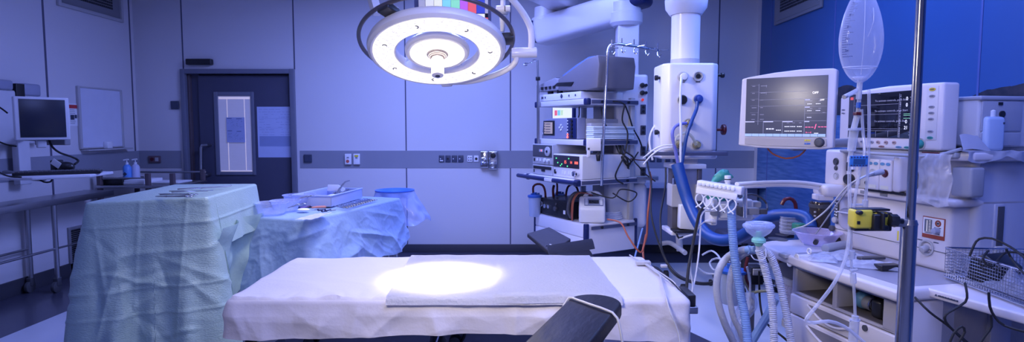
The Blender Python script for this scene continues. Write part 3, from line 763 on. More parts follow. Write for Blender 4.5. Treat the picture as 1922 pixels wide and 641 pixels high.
b = MB(); b.cyl(P(880, -150, 2.78), (P(880, -150, 2.78).x, P(880, -150, 2.78).y, ZC), .05); b.build('ceiling_stem', LAMPW, T, world=True)
# ================================================================ COLOUR BAR MONITOR
YM = 4.6
a = P(776, -60, YM); c_ = P(922, 47, YM)
T = thing('ceiling_monitor', 'hanging monitor showing colour test bars behind the surgical light', 'monitor', ((a.x + c_.x) / 2, YM, c_.z))
b = MB(); b.box(a.x, c_.x, YM, YM + .05, c_.z, a.z, .008); b.build('monitor_housing', mat('slate_housing', (.12, .12, .2), .4), T, world=True)
def bar(u0, v0, u1, v1, col, st=.75, nm='colour_bar'):
    p = P(u0, v0, YM - .002); q = P(u1, v1, YM - .002)
    b = MB(); b.box(p.x, q.x, YM - .003, YM - .0005, q.z, p.z); return b.build(nm, glow('bar_%d_%d' % (u0, v0), col, st), scr, world=True)
b = MB(); p = P(785, -52, YM); q = P(916, 42, YM); b.box(p.x, q.x, YM - .0006, YM + .001, q.z, p.z); scr = b.build('screen', SCREEN, T, world=True)
cols = [(785, 798, (.35, .34, .42)), (798, 814, (.72, .7, .74)), (814, 830, (.80, .78, .55)), (830, 846, (.22, .62, .78)), (846, 863, (.25, .70, .40)), (863, 878, (.50, .12, .70)), (878, 894, (.80, .10, .12)), (894, 910, (.04, .06, .42)), (910, 916, (.35, .34, .42))]
for u0, u1, c in cols: bar(u0, -52, u1, 25, c)
bar(798, 26, 910, 42, (.85, .83, .86), nm='white_bar'); bar(910, 33, 916, 38, (.75, .1, .08), nm='red_bar')
b = MB(); cx = (a.x + c_.x) / 2; b.cyl((cx, YM + .06, a.z - .1), (cx, YM + .06, ZC), .035); b.box(cx - .08, cx + .08, YM + .045, YM + .075, a.z - .25, a.z - .05); b.build('ceiling_stem', LAMPW, T, world=True)
# small ceiling camera beside it
T = thing('ceiling_camera', 'small white swivelling camera with grey handle right of the colour bars', 'camera', P(943, 30, 4.2))
b = MB(); b.cyl(P(931, 17, 4.2), P(958, 17, 4.2), .024, bev=.005); b.build('camera_body', LAMPW, T, world=True)
b = MB(); b.cyl(P(947, 17, 4.2) , P(948.5, 17, 4.2), .0255); b.build('camera_ring', BLACK, T, world=True)
b = MB(); b.cyl(P(944, 27, 4.2), P(943, 60, 4.2), .026, .015, bev=.004); b.cyl(P(944, 23, 4.2), P(944, 28, 4.2), .04, .034, bev=.004); b.build('camera_handle', LGREY, T, world=True)
b = MB(); b.cyl(P(944, 14, 4.2), (P(944, 14, 4.2).x, 4.2, ZC), .018); b.build('ceiling_stem', LAMPW, T, world=True)
# ================================================================ PENDANT ARMS
PW = mat('pendant_white', (.76, .74, .78), .35, noise_amt=.01, coat=.1)
T = thing('ceiling_boom', 'big white ceiling boom with dark end caps carrying the equipment tower', 'boom arm', (1.15, 5.6, 2.3))
e0 = P(1010, 60, 6.15); e1 = P(1182, 10, 5.6); ax = (e1 - e0); Lr = ax.length; axn = ax.normalized()
M = Matrix.Translation(e0) @ axn.to_track_quat('X', 'Z').to_matrix().to_4x4()
b = MB(M)
n = 10
def armsec(x): return .15 - .02 * x / Lr
b.box(-.0, Lr, -.13, .13, -.15, .13, .06, 5); b.build('boom_housing', PW, T, world=True)
b = MB(M); b.box(-.035, .03, -.115, .115, -.12, .11, .03, 4); b.build('end_cap', NAVY, T, world=True)
b = MB(M); b.box(Lr - .02, Lr + .20, -.135, .135, -.05, .14, .06, 5); b.build('end_cap', NAVY, T, world=True)
cx, cy = P(1175, 40, 5.6).x, 5.6
b = MB(); z0 = P(1175, 50, 5.6).z; b.lathe([(0, 0), (.13, 0), (.155, .03), (.155, .12), (.14, .13), (.14, .22), (0, .22)], (cx, cy, z0), n=48); b.build('swivel_collar', PW, T, world=True)
u0_, u1_ = P(1157, 90, 5.6).x, P(1196, 90, 5.6).x
b = MB(); b.box(u0_, u1_, cy - .09, cy + .09, P(1175, 142, 5.6).z - .05, z0 + .02, .012); b.build('drop_column', PW, T, world=True)
j = P(1025, 40, 6.12)
b = MB(); b.lathe([(0, 0), (.13, 0), (.15, .02), (.15, .05), (.125, .06), (.12, .16), (0, .16)], (j.x, 6.12, P(1025, 48, 6.12).z + .02), n=48); b.build('swivel_collar', PW, T, world=True)
f0 = P(1062, 8, 6.12); f1 = P(960, -55, 5.0); ax = (f1 - f0); M = Matrix.Translation((f0.x, f0.y, 2.80)) @ Vector((ax.x, ax.y, 0)).to_track_quat('X', 'Z').to_matrix().to_4x4()
b = MB(M); b.box(0, 1.2, -.15, .15, -.12, .13, .05, 5); b.build('upper_boom', PW, T, world=True)
b = MB(M); b.box(-.03, .03, -.13, .13, -.08, .10, .03, 4); b.build('end_cap', NAVY, T, world=True)
b = MB(M); b.cyl((1.05, 0, .12), (1.05, 0, ZC - 2.80), .12); b.build('ceiling_mount', PW, T, world=True)
# ================================================================ GAS PENDANT (centre)
GX, GY = P(1294, 200, 4.4).x, 4.4
T = thing('gas_pendant', 'white ceiling pendant with medical gas outlets between tower and monitors', 'pendant', (GX, GY, .5))
def zz(v, Y=4.4): return P(1294, v, Y).z
b = MB(); b.cyl((GX, GY + .14, zz(122)), (GX, GY + .14, zz(2)), .108, n=40); b.build('drop_column', PW, T, world=True)
b = MB(); b.cyl((GX, GY + .14, zz(121)), (GX, GY + .14, zz(108)), .1095, n=40); b.build('column_band', LGREY, T, world=True)
b = MB(); b.lathe([(0, 0), (.12, 0), (.155, .05), (.16, .10), (.16, .12), (.155, .13), (.15, .3), (0, .3)], (GX, GY + .14, zz(22)), n=48); b.build('swivel_collar', PW, T, world=True)
hw = 105 / 2 * GY / F
b = MB(); b.prism([(GX - hw, GY), (GX - hw + .05, GY - .05), (GX + hw - .05, GY - .05), (GX + hw, GY), (GX + hw, GY + .26), (GX - hw, GY + .26)], zz(283), zz(119), .018, 3); bodyo = b.build('service_head', PW, T, world=True)
FY = GY - .05
def outlet(u, v, kind, r=.032):
    p = P(u, v, FY); b = MB()
    if kind == 'brass':
        m_ = mat('brass_fitting', (.55, .46, .22), .25, .8); b.cyl(p + Vector((0, .002, 0)), p + Vector((0, -.05, 0)), r * .9, r * .8, bev=.004); b.cyl(p + Vector((0, -.05, 0)), p + Vector((0, -.075, 0)), r * .5)
    elif kind == 'blue':
        m_ = mat('navy_coupling', (.02, .06, .30), .3); b.cyl(p + Vector((0, .002, 0)), p + Vector((0, -.04, 0)), r, bev=.004); b.cyl(p + Vector((0, -.04, 0)), p + Vector((0, -.07, 0)), r * .65, bev=.003)
    elif kind == 'black':
        m_ = mat('black_coupling', (.015, .015, .02), .3); b.torus(p + Vector((0, -.02, 0)), (0, 1, 0), r * .8, .009); b.cyl(p + Vector((0, .002, 0)), p + Vector((0, -.03, 0)), r * .75)
    elif kind == 'open':
        m_ = BLACK; b.cyl(p + Vector((0, .002, 0)), p + Vector((0, -.012, 0)), r * .55)
    else:
        m_ = WHITE; b.cyl(p + Vector((0, .002, 0)), p + Vector((0, -.05, 0)), r * .8, bev=.004)
    rim = MB(); rim.torus(p + Vector((0, -.006, 0)), (0, 1, 0), r, .007); rim.cyl(p + Vector((0, .003, 0)), p + Vector((0, -.004, 0)), r); o = rim.build('outlet_rim', LGREY, T, world=True)
    b.build('outlet_coupling', m_, o, world=False) if False else b.build('outlet_coupling', m_, T, world=True)
for u, v, k in ((1281, 144, 'white'), (1310, 143, 'open'), (1280, 187, 'black'), (1309, 186, 'blue'), (1291, 231, 'brass'), (1306, 271, 'brass'), (1272, 270, 'brass')): outlet(u, v, k)
for u, v in ((1281, 153.5), (1310, 153.5)): 
    b = MB(); p = P(u, v, FY); b.box(p.x - .016, p.x + .016, FY - .002, FY + .001, p.z - .004, p.z + .004); b.build('outlet_label', INK, T, world=True)
for sg, u, v, mt in ((-1, 1240, 146, BLACK), (1, 1348, 141, BLACK), (-1, 1240, 248, BLACK), (1, 1350, 243, RED)):
    p = P(u, v, GY + .05); b = MB(); b.cyl(p + Vector((-sg * .02, 0, 0)), p + Vector((sg * .03, 0, 0)), .011); b.cyl(p + Vector((sg * .02, 0, 0)), p + Vector((sg * .045, 0, 0)), .020 if mt is BLACK else .04, bev=.004); b.build('side_knob', mt, T, world=True)
# rail shelf and plinth
p0 = P(1214, 287.5, GY - .1); p1 = P(1363, 287.5, GY - .1)
b = MB(); b.box(p0.x, p1.x, GY - .14, GY - .10, p0.z - .015, p0.z + .015, .004); b.box(p0.x + .05, p0.x + .07, GY - .12, GY + .1, p0.z - .01, p0.z + .01); b.box(p1.x - .07, p1.x - .05, GY - .12, GY + .1, p0.z - .01, p0.z + .01); b.build('equipment_rail', mat('slate_rail', (.16, .17, .24), .35, .7), T, world=True)
b = MB(); b.box(P(1238, 290, GY).x, P(1345, 290, GY).x, GY - .03, GY + .24, zz(298), zz(283), .02); b.build('lower_plinth', PW, T, world=True)
b = MB(); b.box(GX - .065, GX + .075, GY, GY + .14, zz(432), zz(296), .008); b.build('support_column', mat('cool_aluminium', (.40, .40, .46), .35, .6), T, world=True)
b = MB(); b.box(P(1258, 313, GY).x, P(1322, 313, GY).x, GY - .05, GY + .2, zz(316), zz(307), .006); b.build('cross_plate', PW, T, world=True)
for ua, ub in ((1262, 1277), (1309, 1317)):
    b = MB(); b.box(P(ua, 330, GY).x, P(ub, 330, GY).x, GY - .01, GY + .12, zz(428), zz(316), .004); b.build('column_guide', mat('dark_guide', (.14, .13, .15), .4, .4), T, world=True)
for ua, ub, va, vb in ((1258, 1281, 345, 387), (1304, 1322, 345, 376)):
    b = MB(); b.box(P(ua, 360, GY).x, P(ub, 360, GY).x, GY - .04, GY + .1, zz(vb), zz(va), .008); b.build('side_bracket', LGREY, T, world=True)
b = MB(); b.cyl(P(1264, 345, GY - .02), P(1264, 334, GY - .02), .008); b.build('lock_pin', CHROME, T, world=True)
b = MB(); b.box(P(1256, 430, GY).x, P(1318, 430, GY).x, GY - .06, GY + .22, zz(439), zz(431), .006); b.build('bottom_plate', PW, T, world=True)
b = MB(); b.prism([(P(1269, 424, GY).x, zz(425)), (P(1303, 424, GY).x, zz(428)), (P(1302, 400, GY).x, zz(405)), (P(1290, 381, GY).x, zz(381)), (P(1270, 381, GY).x, zz(381))], -GY + .02, -GY + .10, .008, 2, M=Matrix(((1, 0, 0, 0), (0, 0, -1, 0), (0, 1, 0, 0), (0, 0, 0, 1)))); b.build('white_module', WHITE, T, world=True)
b = MB(); b.box(P(1265, 428, GY - .1).x, P(1305, 428, GY - .1).x, GY - .12, GY, zz(431.5), zz(427.5), .002); b.build('module_tray', BLACK, T, world=True)
# wheeled stand foot behind the pendant
T = thing('wheeled_stand', 'grey tubular wheeled stand foot on the dark floor behind the pendant', 'stand', P(1272, 470, 5.3))
b = MB(); b.tube([P(1240, 457, 5.6), P(1255, 455, 5.5), P(1268, 461, 5.3), P(1286, 474, 5.1)], .022, 12); b.cyl(P(1276, 470, 5.3), P(1274, 440, 5.3), .03); b.build('stand_foot', LGREY, T, world=True)
for u, v, Y in ((1251, 468, 5.6), (1284, 478, 5.1)):
    p = P(u, v, Y); p.z = .04; b = MB(); b.cyl(p + Vector((-.02, 0, 0)), p + Vector((.02, 0, 0)), .04, bev=.006); b.build('caster', RUBBER, T, world=True)
T = thing('wheeled_chair', 'black five star chair base with casters behind the hoses', 'chair', (P(1400, 470, 5.2).x, 5.2, 0))
cc = P(1398, 462, 5.3)
for k in range(5):
    a = k * 2 * PI / 5 + .5; e = Vector((cc.x + .28 * math.cos(a), 5.3 + .28 * math.sin(a), .09))
    b = MB(); b.tube([(cc.x, 5.3, .13), ((cc.x + e.x) / 2, (5.3 + e.y) / 2, .12), e], .022, 8); b.build('leg', BLACK, T, world=True)
    b = MB(); b.cyl(e + Vector((-.03, 0, -.06)), e + Vector((-.008, 0, -.06)), .03, bev=.004); b.cyl(e + Vector((.008, 0, -.06)), e + Vector((.03, 0, -.06)), .03, bev=.004); b.build('caster', RUBBER, T, world=True)
b = MB(); b.cyl((cc.x, 5.3, .1), (cc.x, 5.3, .44), .03); b.build('gas_lift', BLACK, T, world=True)
b = MB(); b.box(cc.x - .22, cc.x + .22, 5.1, 5.5, .44, .52, .035, 4); b.build('seat', mat('slate_vinyl_seat', (.07, .075, .12), .5), T, world=True)
# ================================================================ EQUIPMENT TOWER on the boom
TW, TD = .855, .58          # front width (local y), depth (local x)
TM = frame((.653, 5.05, 0), R(29.5))
def tf(u, v, x=0.): return on_plane(TM, 0, x, u, v)      # front face plane
def ts(u, v, y=0.): return on_plane(TM, 1, y, u, v)      # right side face plane
def tz(u, v, z):                                           # horizontal plane
    p = PZ(u, v, z); return TM.inverted() @ p
TOW = thing('equipment_tower', 'white equipment tower of stacked shelves hanging from the boom', 'equipment tower', TM)
SZ = [1.73, 1.37, 1.02, .62]
TWH = mat('tower_white', (.68, .66, .70), .35, noise_amt=.02)
for i, z in enumerate(SZ[:3]):
    fy0, fy1 = 0, TW
    xo = -.10 if i == 2 else 0
    b = MB(); b.box(xo, TD, fy0, fy1 + (.06 if i == 2 else 0), z - .05, z, .006); s_ = b.build('shelf', TWH, TOW)
    for yy in (fy0 - .006, fy1 - .006):
        b = MB(); b.box(xo + .05, TD - .0, yy, yy + .012, z - .042, z - .008, .003); b.build('side_rail', mat('slate_rail', (.16, .17, .24), .35, .7), s_)
    b = MB(); b.box(xo - .008, xo + .04, -.008, .05, z - .056, z + .004, .012); b.build('corner_cap', NAVY, s_)
    b = MB(); b.box(xo - .008, xo + .03, fy1 - .04, fy1 + .008, z - .056, z + .004, .012); b.build('corner_cap', NAVY, s_)
    b = MB()
    for xx in (.16, .46): b.cyl((xx, -.006, z - .025), (xx, -.016, z - .025), .012)
    b.build('rail_bolt', BLACK, s_)
# bottom cabinet
b = MB(); b.box(0, TD, 0, TW, .35, .62, .012); cab = b.build('drawer_cabinet', TWH, TOW)
b = MB(); b.box(-.006, .001, .035, TW - .02, .505, .61, .003); b.box(-.006, .001, .035, TW - .02, .36, .495, .003); b.build('drawer_front', PW, cab)
for q9 in ((-.010, .03, -.010, .03, .35, .63), (-.010, .02, TW - .02, TW + .01, .35, .63), (TD - .02, TD + .008, -.010, .02, .35, .64)):
    b = MB(); b.box(*q9, .008); b.build('corner_post', NAVY, cab)
b = MB(); b.box(.05, TD - .01, -.02, -.008, .575, .605, .003); b.build('side_rail', mat('slate_rail', (), 0), cab)
b = MB()
for xx in (.16, .46): b.cyl((xx, -.018, .59), (xx, -.03, .59), .013)
b.build('rail_bolt', BLACK, cab)
for yy in (.06, TW - .06):
    b = MB(); b.box(TD - .05, TD - .0, yy - .02, yy + .02, .62, 1.75, .005); b.build('upright', LGREY, TOW)
b = MB(); b.box(TD - .04, TD + .02, .2, .62, .40, 1.76, .006); b.build('back_panel', LGREY, TOW)
# push handle bar on shelf three
b = MB(); b.tube([(-.14, TW + .10, 1.0), (-.145, TW, 1.0), (-.15, .5, 1.0), (-.145, .05, 1.0), (-.12, -.0, 1.0)], .02, 12); b.build('handle_bar', NAVY, TOW)
b = MB(); b.box(-.175, -.13, .30, .42, .985, 1.018, .006); hb = b.build('handle_clip', TWH, TOW)
b = MB()
for k in range(3): b.cyl((-.155, .325 + k * .035, 1.017), (-.155, .325 + k * .035, 1.0195), .008)
b.build('clip_hole', BLACK, hb)
# white service column behind right, with knobs and sockets
q = P(1187, 270, 5.55)
sc0, sc1 = P(1150, 270, 5.62).x, P(1216, 270, 5.45).x
b = MB(); b.box(sc0, sc1, 5.47, 5.68, P(1187, 345, 5.5).z, P(1187, 140, 5.5).z, .025, 4)
col = thing('service_column', 'white service column with knobs and dark sockets beside the tower', 'service column', ((sc0 + sc1) / 2, 5.57, 1))
b.build('column_housing', PW, col, world=True)
def spot(u, v): return P(u, v, 5.47)
for v in (160, 174):
    b = MB(); p = spot(1209, v); b.cyl(p + Vector((-.02, .01, 0)), p + Vector((-.02, -.03, 0)), .022, bev=.004); b.cyl(p + Vector((.015, .01, 0)), p + Vector((.015, -.02, 0)), .014); b.build('side_knob', BLACK, col, world=True)
b = MB(); p = spot(1206, 187); b.cyl(p, p + Vector((0, -.012, 0)), .012); b.build('red_lamp', glow('red_indicator', (.8, .05, .03), .5), col, world=True)
for v in (205, 244, 283, 322):
    p = spot(1207, v); b = MB(); b.box(p.x - .025, p.x + .025, 5.462, 5.472, p.z - .045, p.z + .045, .003); s_ = b.build('power_socket', SW, col, world=True)
    b = MB()
    for k in (-.02, .02): b.cyl((p.x, 5.464, p.z + k), (p.x, 5.459, p.z + k), .014)
    b.build('socket_hole', BLACK, s_, world=True)
b = MB(); p = P(1174, 163, 5.47); b.box(p.x - .02, p.x + .02, 5.455, 5.472, p.z - .03, p.z + .03, .006); b.box(p.x - .012, p.x + .012, 5.44, 5.46, p.z - .03, p.z - .01, .004); b.build('hook_bracket', PW, col, world=True)
# lower canister part of the column
b = MB(); b.box(P(1138, 380, 5.5).x, P(1213, 380, 5.5).x, 5.45, 5.70, P(1187, 426, 5.5).z, P(1187, 343, 5.5).z, .05, 5); b.build('lower_housing', mat('frosted_housing', (.60, .62, .72), .35), col, world=True)
b = MB(); b.box(P(1150, 332, 5.4).x, P(1235, 332, 5.4).x, 5.38, 5.46, P(1187, 338, 5.4).z, P(1187, 330, 5.4).z, .004); b.build('service_rail', STEEL, col, world=True)
# ---------------------------------------------------------------- devices on the tower
# printer/recorder on white box, shelf 1
t = thing('video_box', 'flat white recorder on the top shelf under the grey printer', 'recorder', TM @ Matrix.Translation((.3, .4, SZ[0])))
def TB(*a, **k): b = MB(TM); b.box(*a, **k); return b
TB(.02, .50, .12, .80, SZ[0] + .006, SZ[0] + .07, bevel=.006).build('casing', WHITE, t, world=True)
b = MB(TM)
for yy, w in ((.74, .012), (.70, .012), (.42, .03), (.30, .01), (.20, .01), (.76, .01)): b.box(.014, .022, yy - w / 2, yy + w / 2, SZ[0] + .03, SZ[0] + .048)
b.box(.012, .022, .415, .425, SZ[0] + .02, SZ[0] + .06); b.build('front_button', INK, t, world=True)
t = thing('printer', 'grey desktop printer with sloping lid on top of the tower', 'printer', TM @ Matrix.Translation((.3, .4, SZ[0] + .08)))
PG = mat('taupe_plastic', (.17, .16, .18), .45); PG2 = mat('light_taupe_plastic', (.30, .29, .32), .45)
MX = Matrix(((0, 0, 1, 0), (1, 0, 0, 0), (0, 1, 0, 0), (0, 0, 0, 1)))   # prism xy->local (y,z), extrude along x
def tprism(poly, x0, x1, bev=.01): b = MB(TM); b.prism(poly, x0, x1, bev, 3, M=MX); return b
zb = SZ[0] + .075
# in (y,z): y decreases towards the right of the photo (near corner)
b = tprism([(.50, zb + .02), (.05, zb), (-.10, zb + .01), (-.12, zb + .21), (-.10, zb + .29), (.06, zb + .27), (.42, zb + .15), (.50, zb + .13)], .03, .44); b.build('printer_body', PG, t, world=True)
b = tprism([(.84, zb + .025), (.49, zb + .03), (.49, zb + .13), (.56, zb + .145), (.82, zb + .10)], .03, .42, .008); b.build('control_front', PG2, t, world=True)
b = tprism([(.52, zb + .155), (.22, zb + .235), (.04, zb + .29), (.02, zb + .30), (.12, zb + .30), (.30, zb + .25), (.53, zb + .17)], .10, .40, .003); b.build('paper_tray', mat('blue_grey_tray', (.14, .22, .42), .3), t, world=True)
b = MB(TM)
for k in range(4): b.box(.022, .032, .77 - k * .07 - .02, .77 - k * .07 + .02, zb + .045, zb + .07)
b.build('port', BLACK, t, world=True)
b = MB(TM)
sl = Matrix.Translation((0, .82, zb + .103)) @ Matrix.Rotation(-math.atan2(.045, .26), 4, 'X')
b.box(.06, .38, -.25, -.02, -.001, .006, .002, M=sl)
b.build('control_panel', mat('dark_control_panel', (.05, .06, .09), .3), t, world=True)
b = MB(TM)
for k in range(5):
    for l in range(3): b.box(.09 + l * .08, .14 + l * .08, -.22 + k * .04, -.20 + k * .04, .006, .009, M=sl)
b.build('panel_key', LGREY, t, world=True)
b = MB(TM); b.prism([(.56, zb + .07), (.28, zb + .05), (.24, zb + .085), (.50, zb + .095)], .022, .04, .003, M=MX); b.build('paper_slot', BLACK, t, world=True)
b = MB(TM)
for yy in (.70, .54): b.cyl((.08, yy, SZ[0] + .071), (.08, yy, zb + .03), .03)
b.build('foot', BLACK, t, world=True)
# endoscopy processor on shelf 2
z = SZ[1]
t = thing('processor_unit', 'grey processor with small amber screen on the second tower shelf', 'medical device', TM @ Matrix.Translation((.2, .5, z)))
b = tprism([(.78, z + .005), (.18, z + .005), (.18, z + .197), (.60, z + .197), (.75, z + .185)], .03, .12, .006); b.build('front_casing', mat('blue_grey_casing', (.26, .27, .36), .4), t, world=True)
b = MB(TM); b.prism([(.12, .18), (.50, .18), (.50, .62), (.12, .62)], z + .006, z + .19, .01, 2); b.prism([(.12, .10), (.52, .10), (.52, .18), (.12, .18)], z + .006, z + .15, .01); b.build('rear_casing', LGREY, t, world=True)
b = MB(TM); b.box(.022, .031, .55, .74, z + .035, z + .175, .003); sc_ = b.build('screen_bezel', BLACK, t, world=True)
b = MB(TM); b.box(.019, .023, .575, .72, z + .05, z + .16); b.build('screen', glow('amber_screen', (.36, .28, .22), .5), sc_, world=True)
b = MB(TM)
for k in range(4): b.box(.017, .019, .61, .69, z + .065 + k * .025, z + .071 + k * .025); b.box(.017, .019, .705, .715, z + .065 + k * .025, z + .077 + k * .025)
b.build('readout', INK, sc_, world=True)
b = MB(TM); b.box(.018, .03, .19, .33, z + .008, z + .195, .004); kp = b.build('socket_panel', NAVY, t, world=True)
b = MB(TM)
for k in range(5): b.cyl((.018, .25, z + .03 + k * .035), (.008, .25, z + .03 + k * .035), .014)
b.build('socket_port', BLACK, kp, world=True)
b = MB(TM)
for k in range(6): b.box(.015, .018, .31, .325, z + .026 + k * .028, z + .036 + k * .028)
b.build('socket_lamp', PAPER, kp, world=True)
b = MB(TM); b.cyl((.018, .315, z + .02), (.012, .315, z + .02), .01); b.cyl((.018, .315, z + .045), (.012, .315, z + .045), .008); b.build('warning_lamp', glow('red_led', (1, .12, .08), 2.2), kp, world=True)
b = MB(TM)
for dy, dz in ((0, .022), (0, -.022), (.022, 0), (-.022, 0)): b.cyl((.031, .44 + dy, z + .11 + dz), (.022, .44 + dy, z + .11 + dz), .009)
b.build('cursor_button', PAPER, t, world=True)
b = MB(TM); b.cyl((.031, .765, z + .05), (.024, .765, z + .05), .012); b.build('power_button', PAPER, t, world=True)
# pile of pale blue cloths: each folded towel
for k in range(7):
    b = MB(TM @ Matrix.Translation((0, 0, z + .004 + k * .0165)) @ Matrix.Rotation(R(random.uniform(-1.5, 1.5)), 4, 'Z'))
    b.box(.055 + .003 * (k % 2), .52, -.02 + .002 * (k % 3), .09, 0, .0155, .006, 3)
    solo('folded_cloth', b, mat('pale_blue_cloth', (.62, .70, .76), .8, bump=.2, bscale=80), 'pale blue folded cloth, ' + ('lowest', 'second from the bottom', 'third from the bottom', 'middle one', 'third from the top', 'second from the top', 'topmost')[k] + ' of the pile on the tower shelf', 'cloth', 'folded cloths on the second tower shelf')
# shelf 3: two stacked units at left, one wide unit right
z = SZ[2]
def unit(y0, y1, z0, z1, xd, label, name='endoscopy_unit', cm=None):
    t = thing(name, label, 'medical device', TM @ Matrix.Translation((.2, (y0 + y1) / 2, z0)))
    b = MB(TM); b.box(-.045, xd, y0, y1, z0, z1, .006); b.build('casing', cm or LGREY, t, world=True); return t
t = unit(.47, .83, z + .003, z + .098, .4, 'low silver unit at the bottom left of the third tower shelf', 'insufflator')
b = MB(TM); b.box(-.049, -.044, .49, .81, z + .058, z + .085); b.box(-.052, -.044, .60, .66, z + .035, z + .062, .002); b.build('front_strip', BLACK, t, world=True)
b = MB(TM); b.box(-.052, -.044, .79, .80, z + .02, z + .05); b.build('switch', BLACK, t, world=True)
t = unit(.47, .83, z + .103, z + .30, .4, 'silver light source unit with round white dial on the third shelf', 'light_source')
b = MB(TM); b.box(-.049, -.044, .48, .82, z + .175, z + .29, .002); fp = b.build('front_panel', DGREY, t, world=True)
b = MB(TM); b.cyl((-.046, .545, z + .232), (-.062, .545, z + .232), .045, bev=.004, n=32); b.build('dial', LGREY, fp, world=True)
b = MB(TM); b.cyl((-.062, .545, z + .232), (-.067, .545, z + .232), .012); b.build('dial_hub', BLACK, fp, world=True)
b = MB(TM); b.box(-.051, -.047, .63, .70, z + .225, z + .25); b.build('readout_window', LGREY, fp, world=True)
b = MB(TM); b.box(-.052, -.05, .655, .665, z + .23, z + .245); b.build('readout', glow('red_led', (), 0), fp, world=True)
b = MB(TM)
for yy in (.79, ): b.box(-.052, -.044, yy - .008, yy + .008, z + .13, z + .16)
b.build('switch', BLACK, t, world=True)
b = MB(TM)
for yy in (.74, .68): b.box(-.052, -.044, yy - .01, yy + .01, z + .135, z + .16)
b.cyl((-.044, .60, z + .148), (-.06, .60, z + .148), .018); b.cyl((-.044, .53, z + .148), (-.07, .53, z + .148), .014); b.build('front_button', PAPER, t, world=True)
t = unit(.0, .46, z + .003, z + .215, .5, 'wide unit with red digits and green lamps on the third shelf', 'insufflator', CREAM)
b = MB(TM); b.box(-.049, -.044, .045, .45, z + .095, z + .205, .002); fp = b.build('front_panel', mat('smoked_panel', (.03, .025, .035), .3), t, world=True)
MF = Matrix(((0, 0, -1, 0), (-1, 0, 0, 0), (0, 1, 0, 0), (0, 0, 0, 1)))  # text plane -> faces -x local, reading to the right in the photo
def ttxt(s_, size, y, zz_, x=-.0505): 
    return Matrix.Translation((x, y, zz_)) @ MF
b = MB(TM); b.text('15', .040, ttxt('', 0, .255, z + .145)); b.text('14', .034, ttxt('', 0, .165, z + .145)); b.text('888', .034, ttxt('', 0, .085, z + .145)); b.build('digit_display', glow('red_led', (), 0), fp, world=True)
b = MB(TM)
for yy, z_ in ((.40, .175), (.375, .135), (.31, .125), (.22, .11), (.20, .18), (.33, .11)): b.cyl((-.048, yy, z + z_), (-.053, yy, z + z_), .006, n=10)
b.build('green_lamp', glow('green_led', (.1, .9, .25), 1.2), fp, world=True)
b = MB(TM); b.box(-.052, -.044, .42, .435, z + .03, z + .07); b.box(-.052, -.044, .405, .415, z + .03, z + .05); b.build('switch', BLACK, t, world=True)
b = MB(TM)
for yy in (.30, .26, .20, .16): b.box(-.051, -.044, yy - .009, yy + .009, z + .035, z + .065)
b.build('front_button', PAPER, t, world=True)
b = MB(TM); b.cyl((-.044, .10, z + .05), (-.075, .10, z + .05), .024, bev=.004); b.cyl((-.044, .055, z + .05), (-.07, .055, z + .05), .012); b.build('gas_port', CHROME, t, world=True)
# small lit display hanging between shelves 1 and 2
p = tf(1056, 207, .64); pa_ = tf(1036, 197, .64); pb_ = tf(1077, 224, .64)
t = thing('small_monitor', 'small lit screen with red and green tiles behind the shelf posts', 'monitor', TM @ Matrix.Translation(p))
b = MB(TM); b.box(.64, .67, pb_.y, pa_.y, pb_.z - .02, pa_.z + .02, .005); b.build('monitor_housing', NAVY, t, world=True)
b = MB(TM); b.box(.636, .641, pb_.y + .035, pa_.y - .02, pb_.z, pa_.z); s_ = b.build('screen', glow('pale_lit_screen', (.72, .74, .78), .8), t, world=True)
for k, c in enumerate(((.75, .12, .15), (.2, .55, .6), (.55, .7, .35))):
    y9 = pa_.y - .065 - k * .06; z9 = p.z - .055
    b = MB(TM); b.box(.633, .637, y9 - .05, y9, z9, z9 + .06); b.build('screen_tile', glow('tile%d' % k, c, .7), s_, world=True)
# black suction pump and warm-air unit on the bottom cabinet
z = SZ[3]
t = thing('suction_pump', 'long black suction pump with silver knobs on the tower cabinet', 'pump', TM @ Matrix.Translation((.2, .5, z)))
TB(.02, .36, .30, .80, z + .004, z + .165, bevel=.012).build('casing', BLACK, t, world=True)
b = MB(TM); b.cyl((.02, .755, z + .105), (.005, .755, z + .105), .028, bev=.003); b.cyl((.02, .69, z + .09), (.005, .69, z + .09), .022); b.cyl((.02, .625, z + .09), (.005, .625, z + .09), .018); b.build('gauge_rim', CHROME, t, world=True)
b = MB(TM); b.cyl((.02, .50, z + .085), (-.005, .50, z + .085), .022, bev=.003); b.cyl((.02, .50, z + .13), (.012, .50, z + .13), .012); b.cyl((.006, .755, z + .105), (.003, .755, z + .105), .02); b.build('knob', DGREY, t, world=True)
b = MB(TM); b.box(.014, .022, .345, .375, z + .05, z + .085); b.build('label_patch', PAPER, t, world=True)
p = tz(1117, 412, z)
t = thing('patient_warmer', 'white rounded patient warmer with keypad and orange cord on the tower cabinet', 'medical device', TM @ Matrix.Translation((.16, .10, z)))
WM = TM @ Matrix.Translation((.16, .125, z + .003)) @ Matrix.Rotation(R(-37), 4, 'Z')
b = MB(WM); b.prism([(-.10, 0), (.10, 0), (.105, .15), (.06, .225), (.015, .228), (-.105, .135)], -.118, .118, .028, 4, M=Matrix(((0, 0, 1, 0), (1, 0, 0, 0), (0, 1, 0, 0), (0, 0, 0, 1)))); b.build('casing', WHITE, t, world=True)
wpm = WM @ Matrix.Translation((.015, -.048, .184)) @ Matrix.Rotation(math.atan2(.093, .12), 4, 'X')
b = MB(wpm); b.box(-.085, .085, -.045, .045, -.004, .004, .003); kp = b.build('keypad', mat('keypad_blue_grey', (.22, .25, .36), .35), t, world=True)
b = MB(wpm); b.box(-.045, .045, -.022, .022, .003, .007, .002); b.build('display', SCREEN, kp, world=True)
b = MB(wpm)
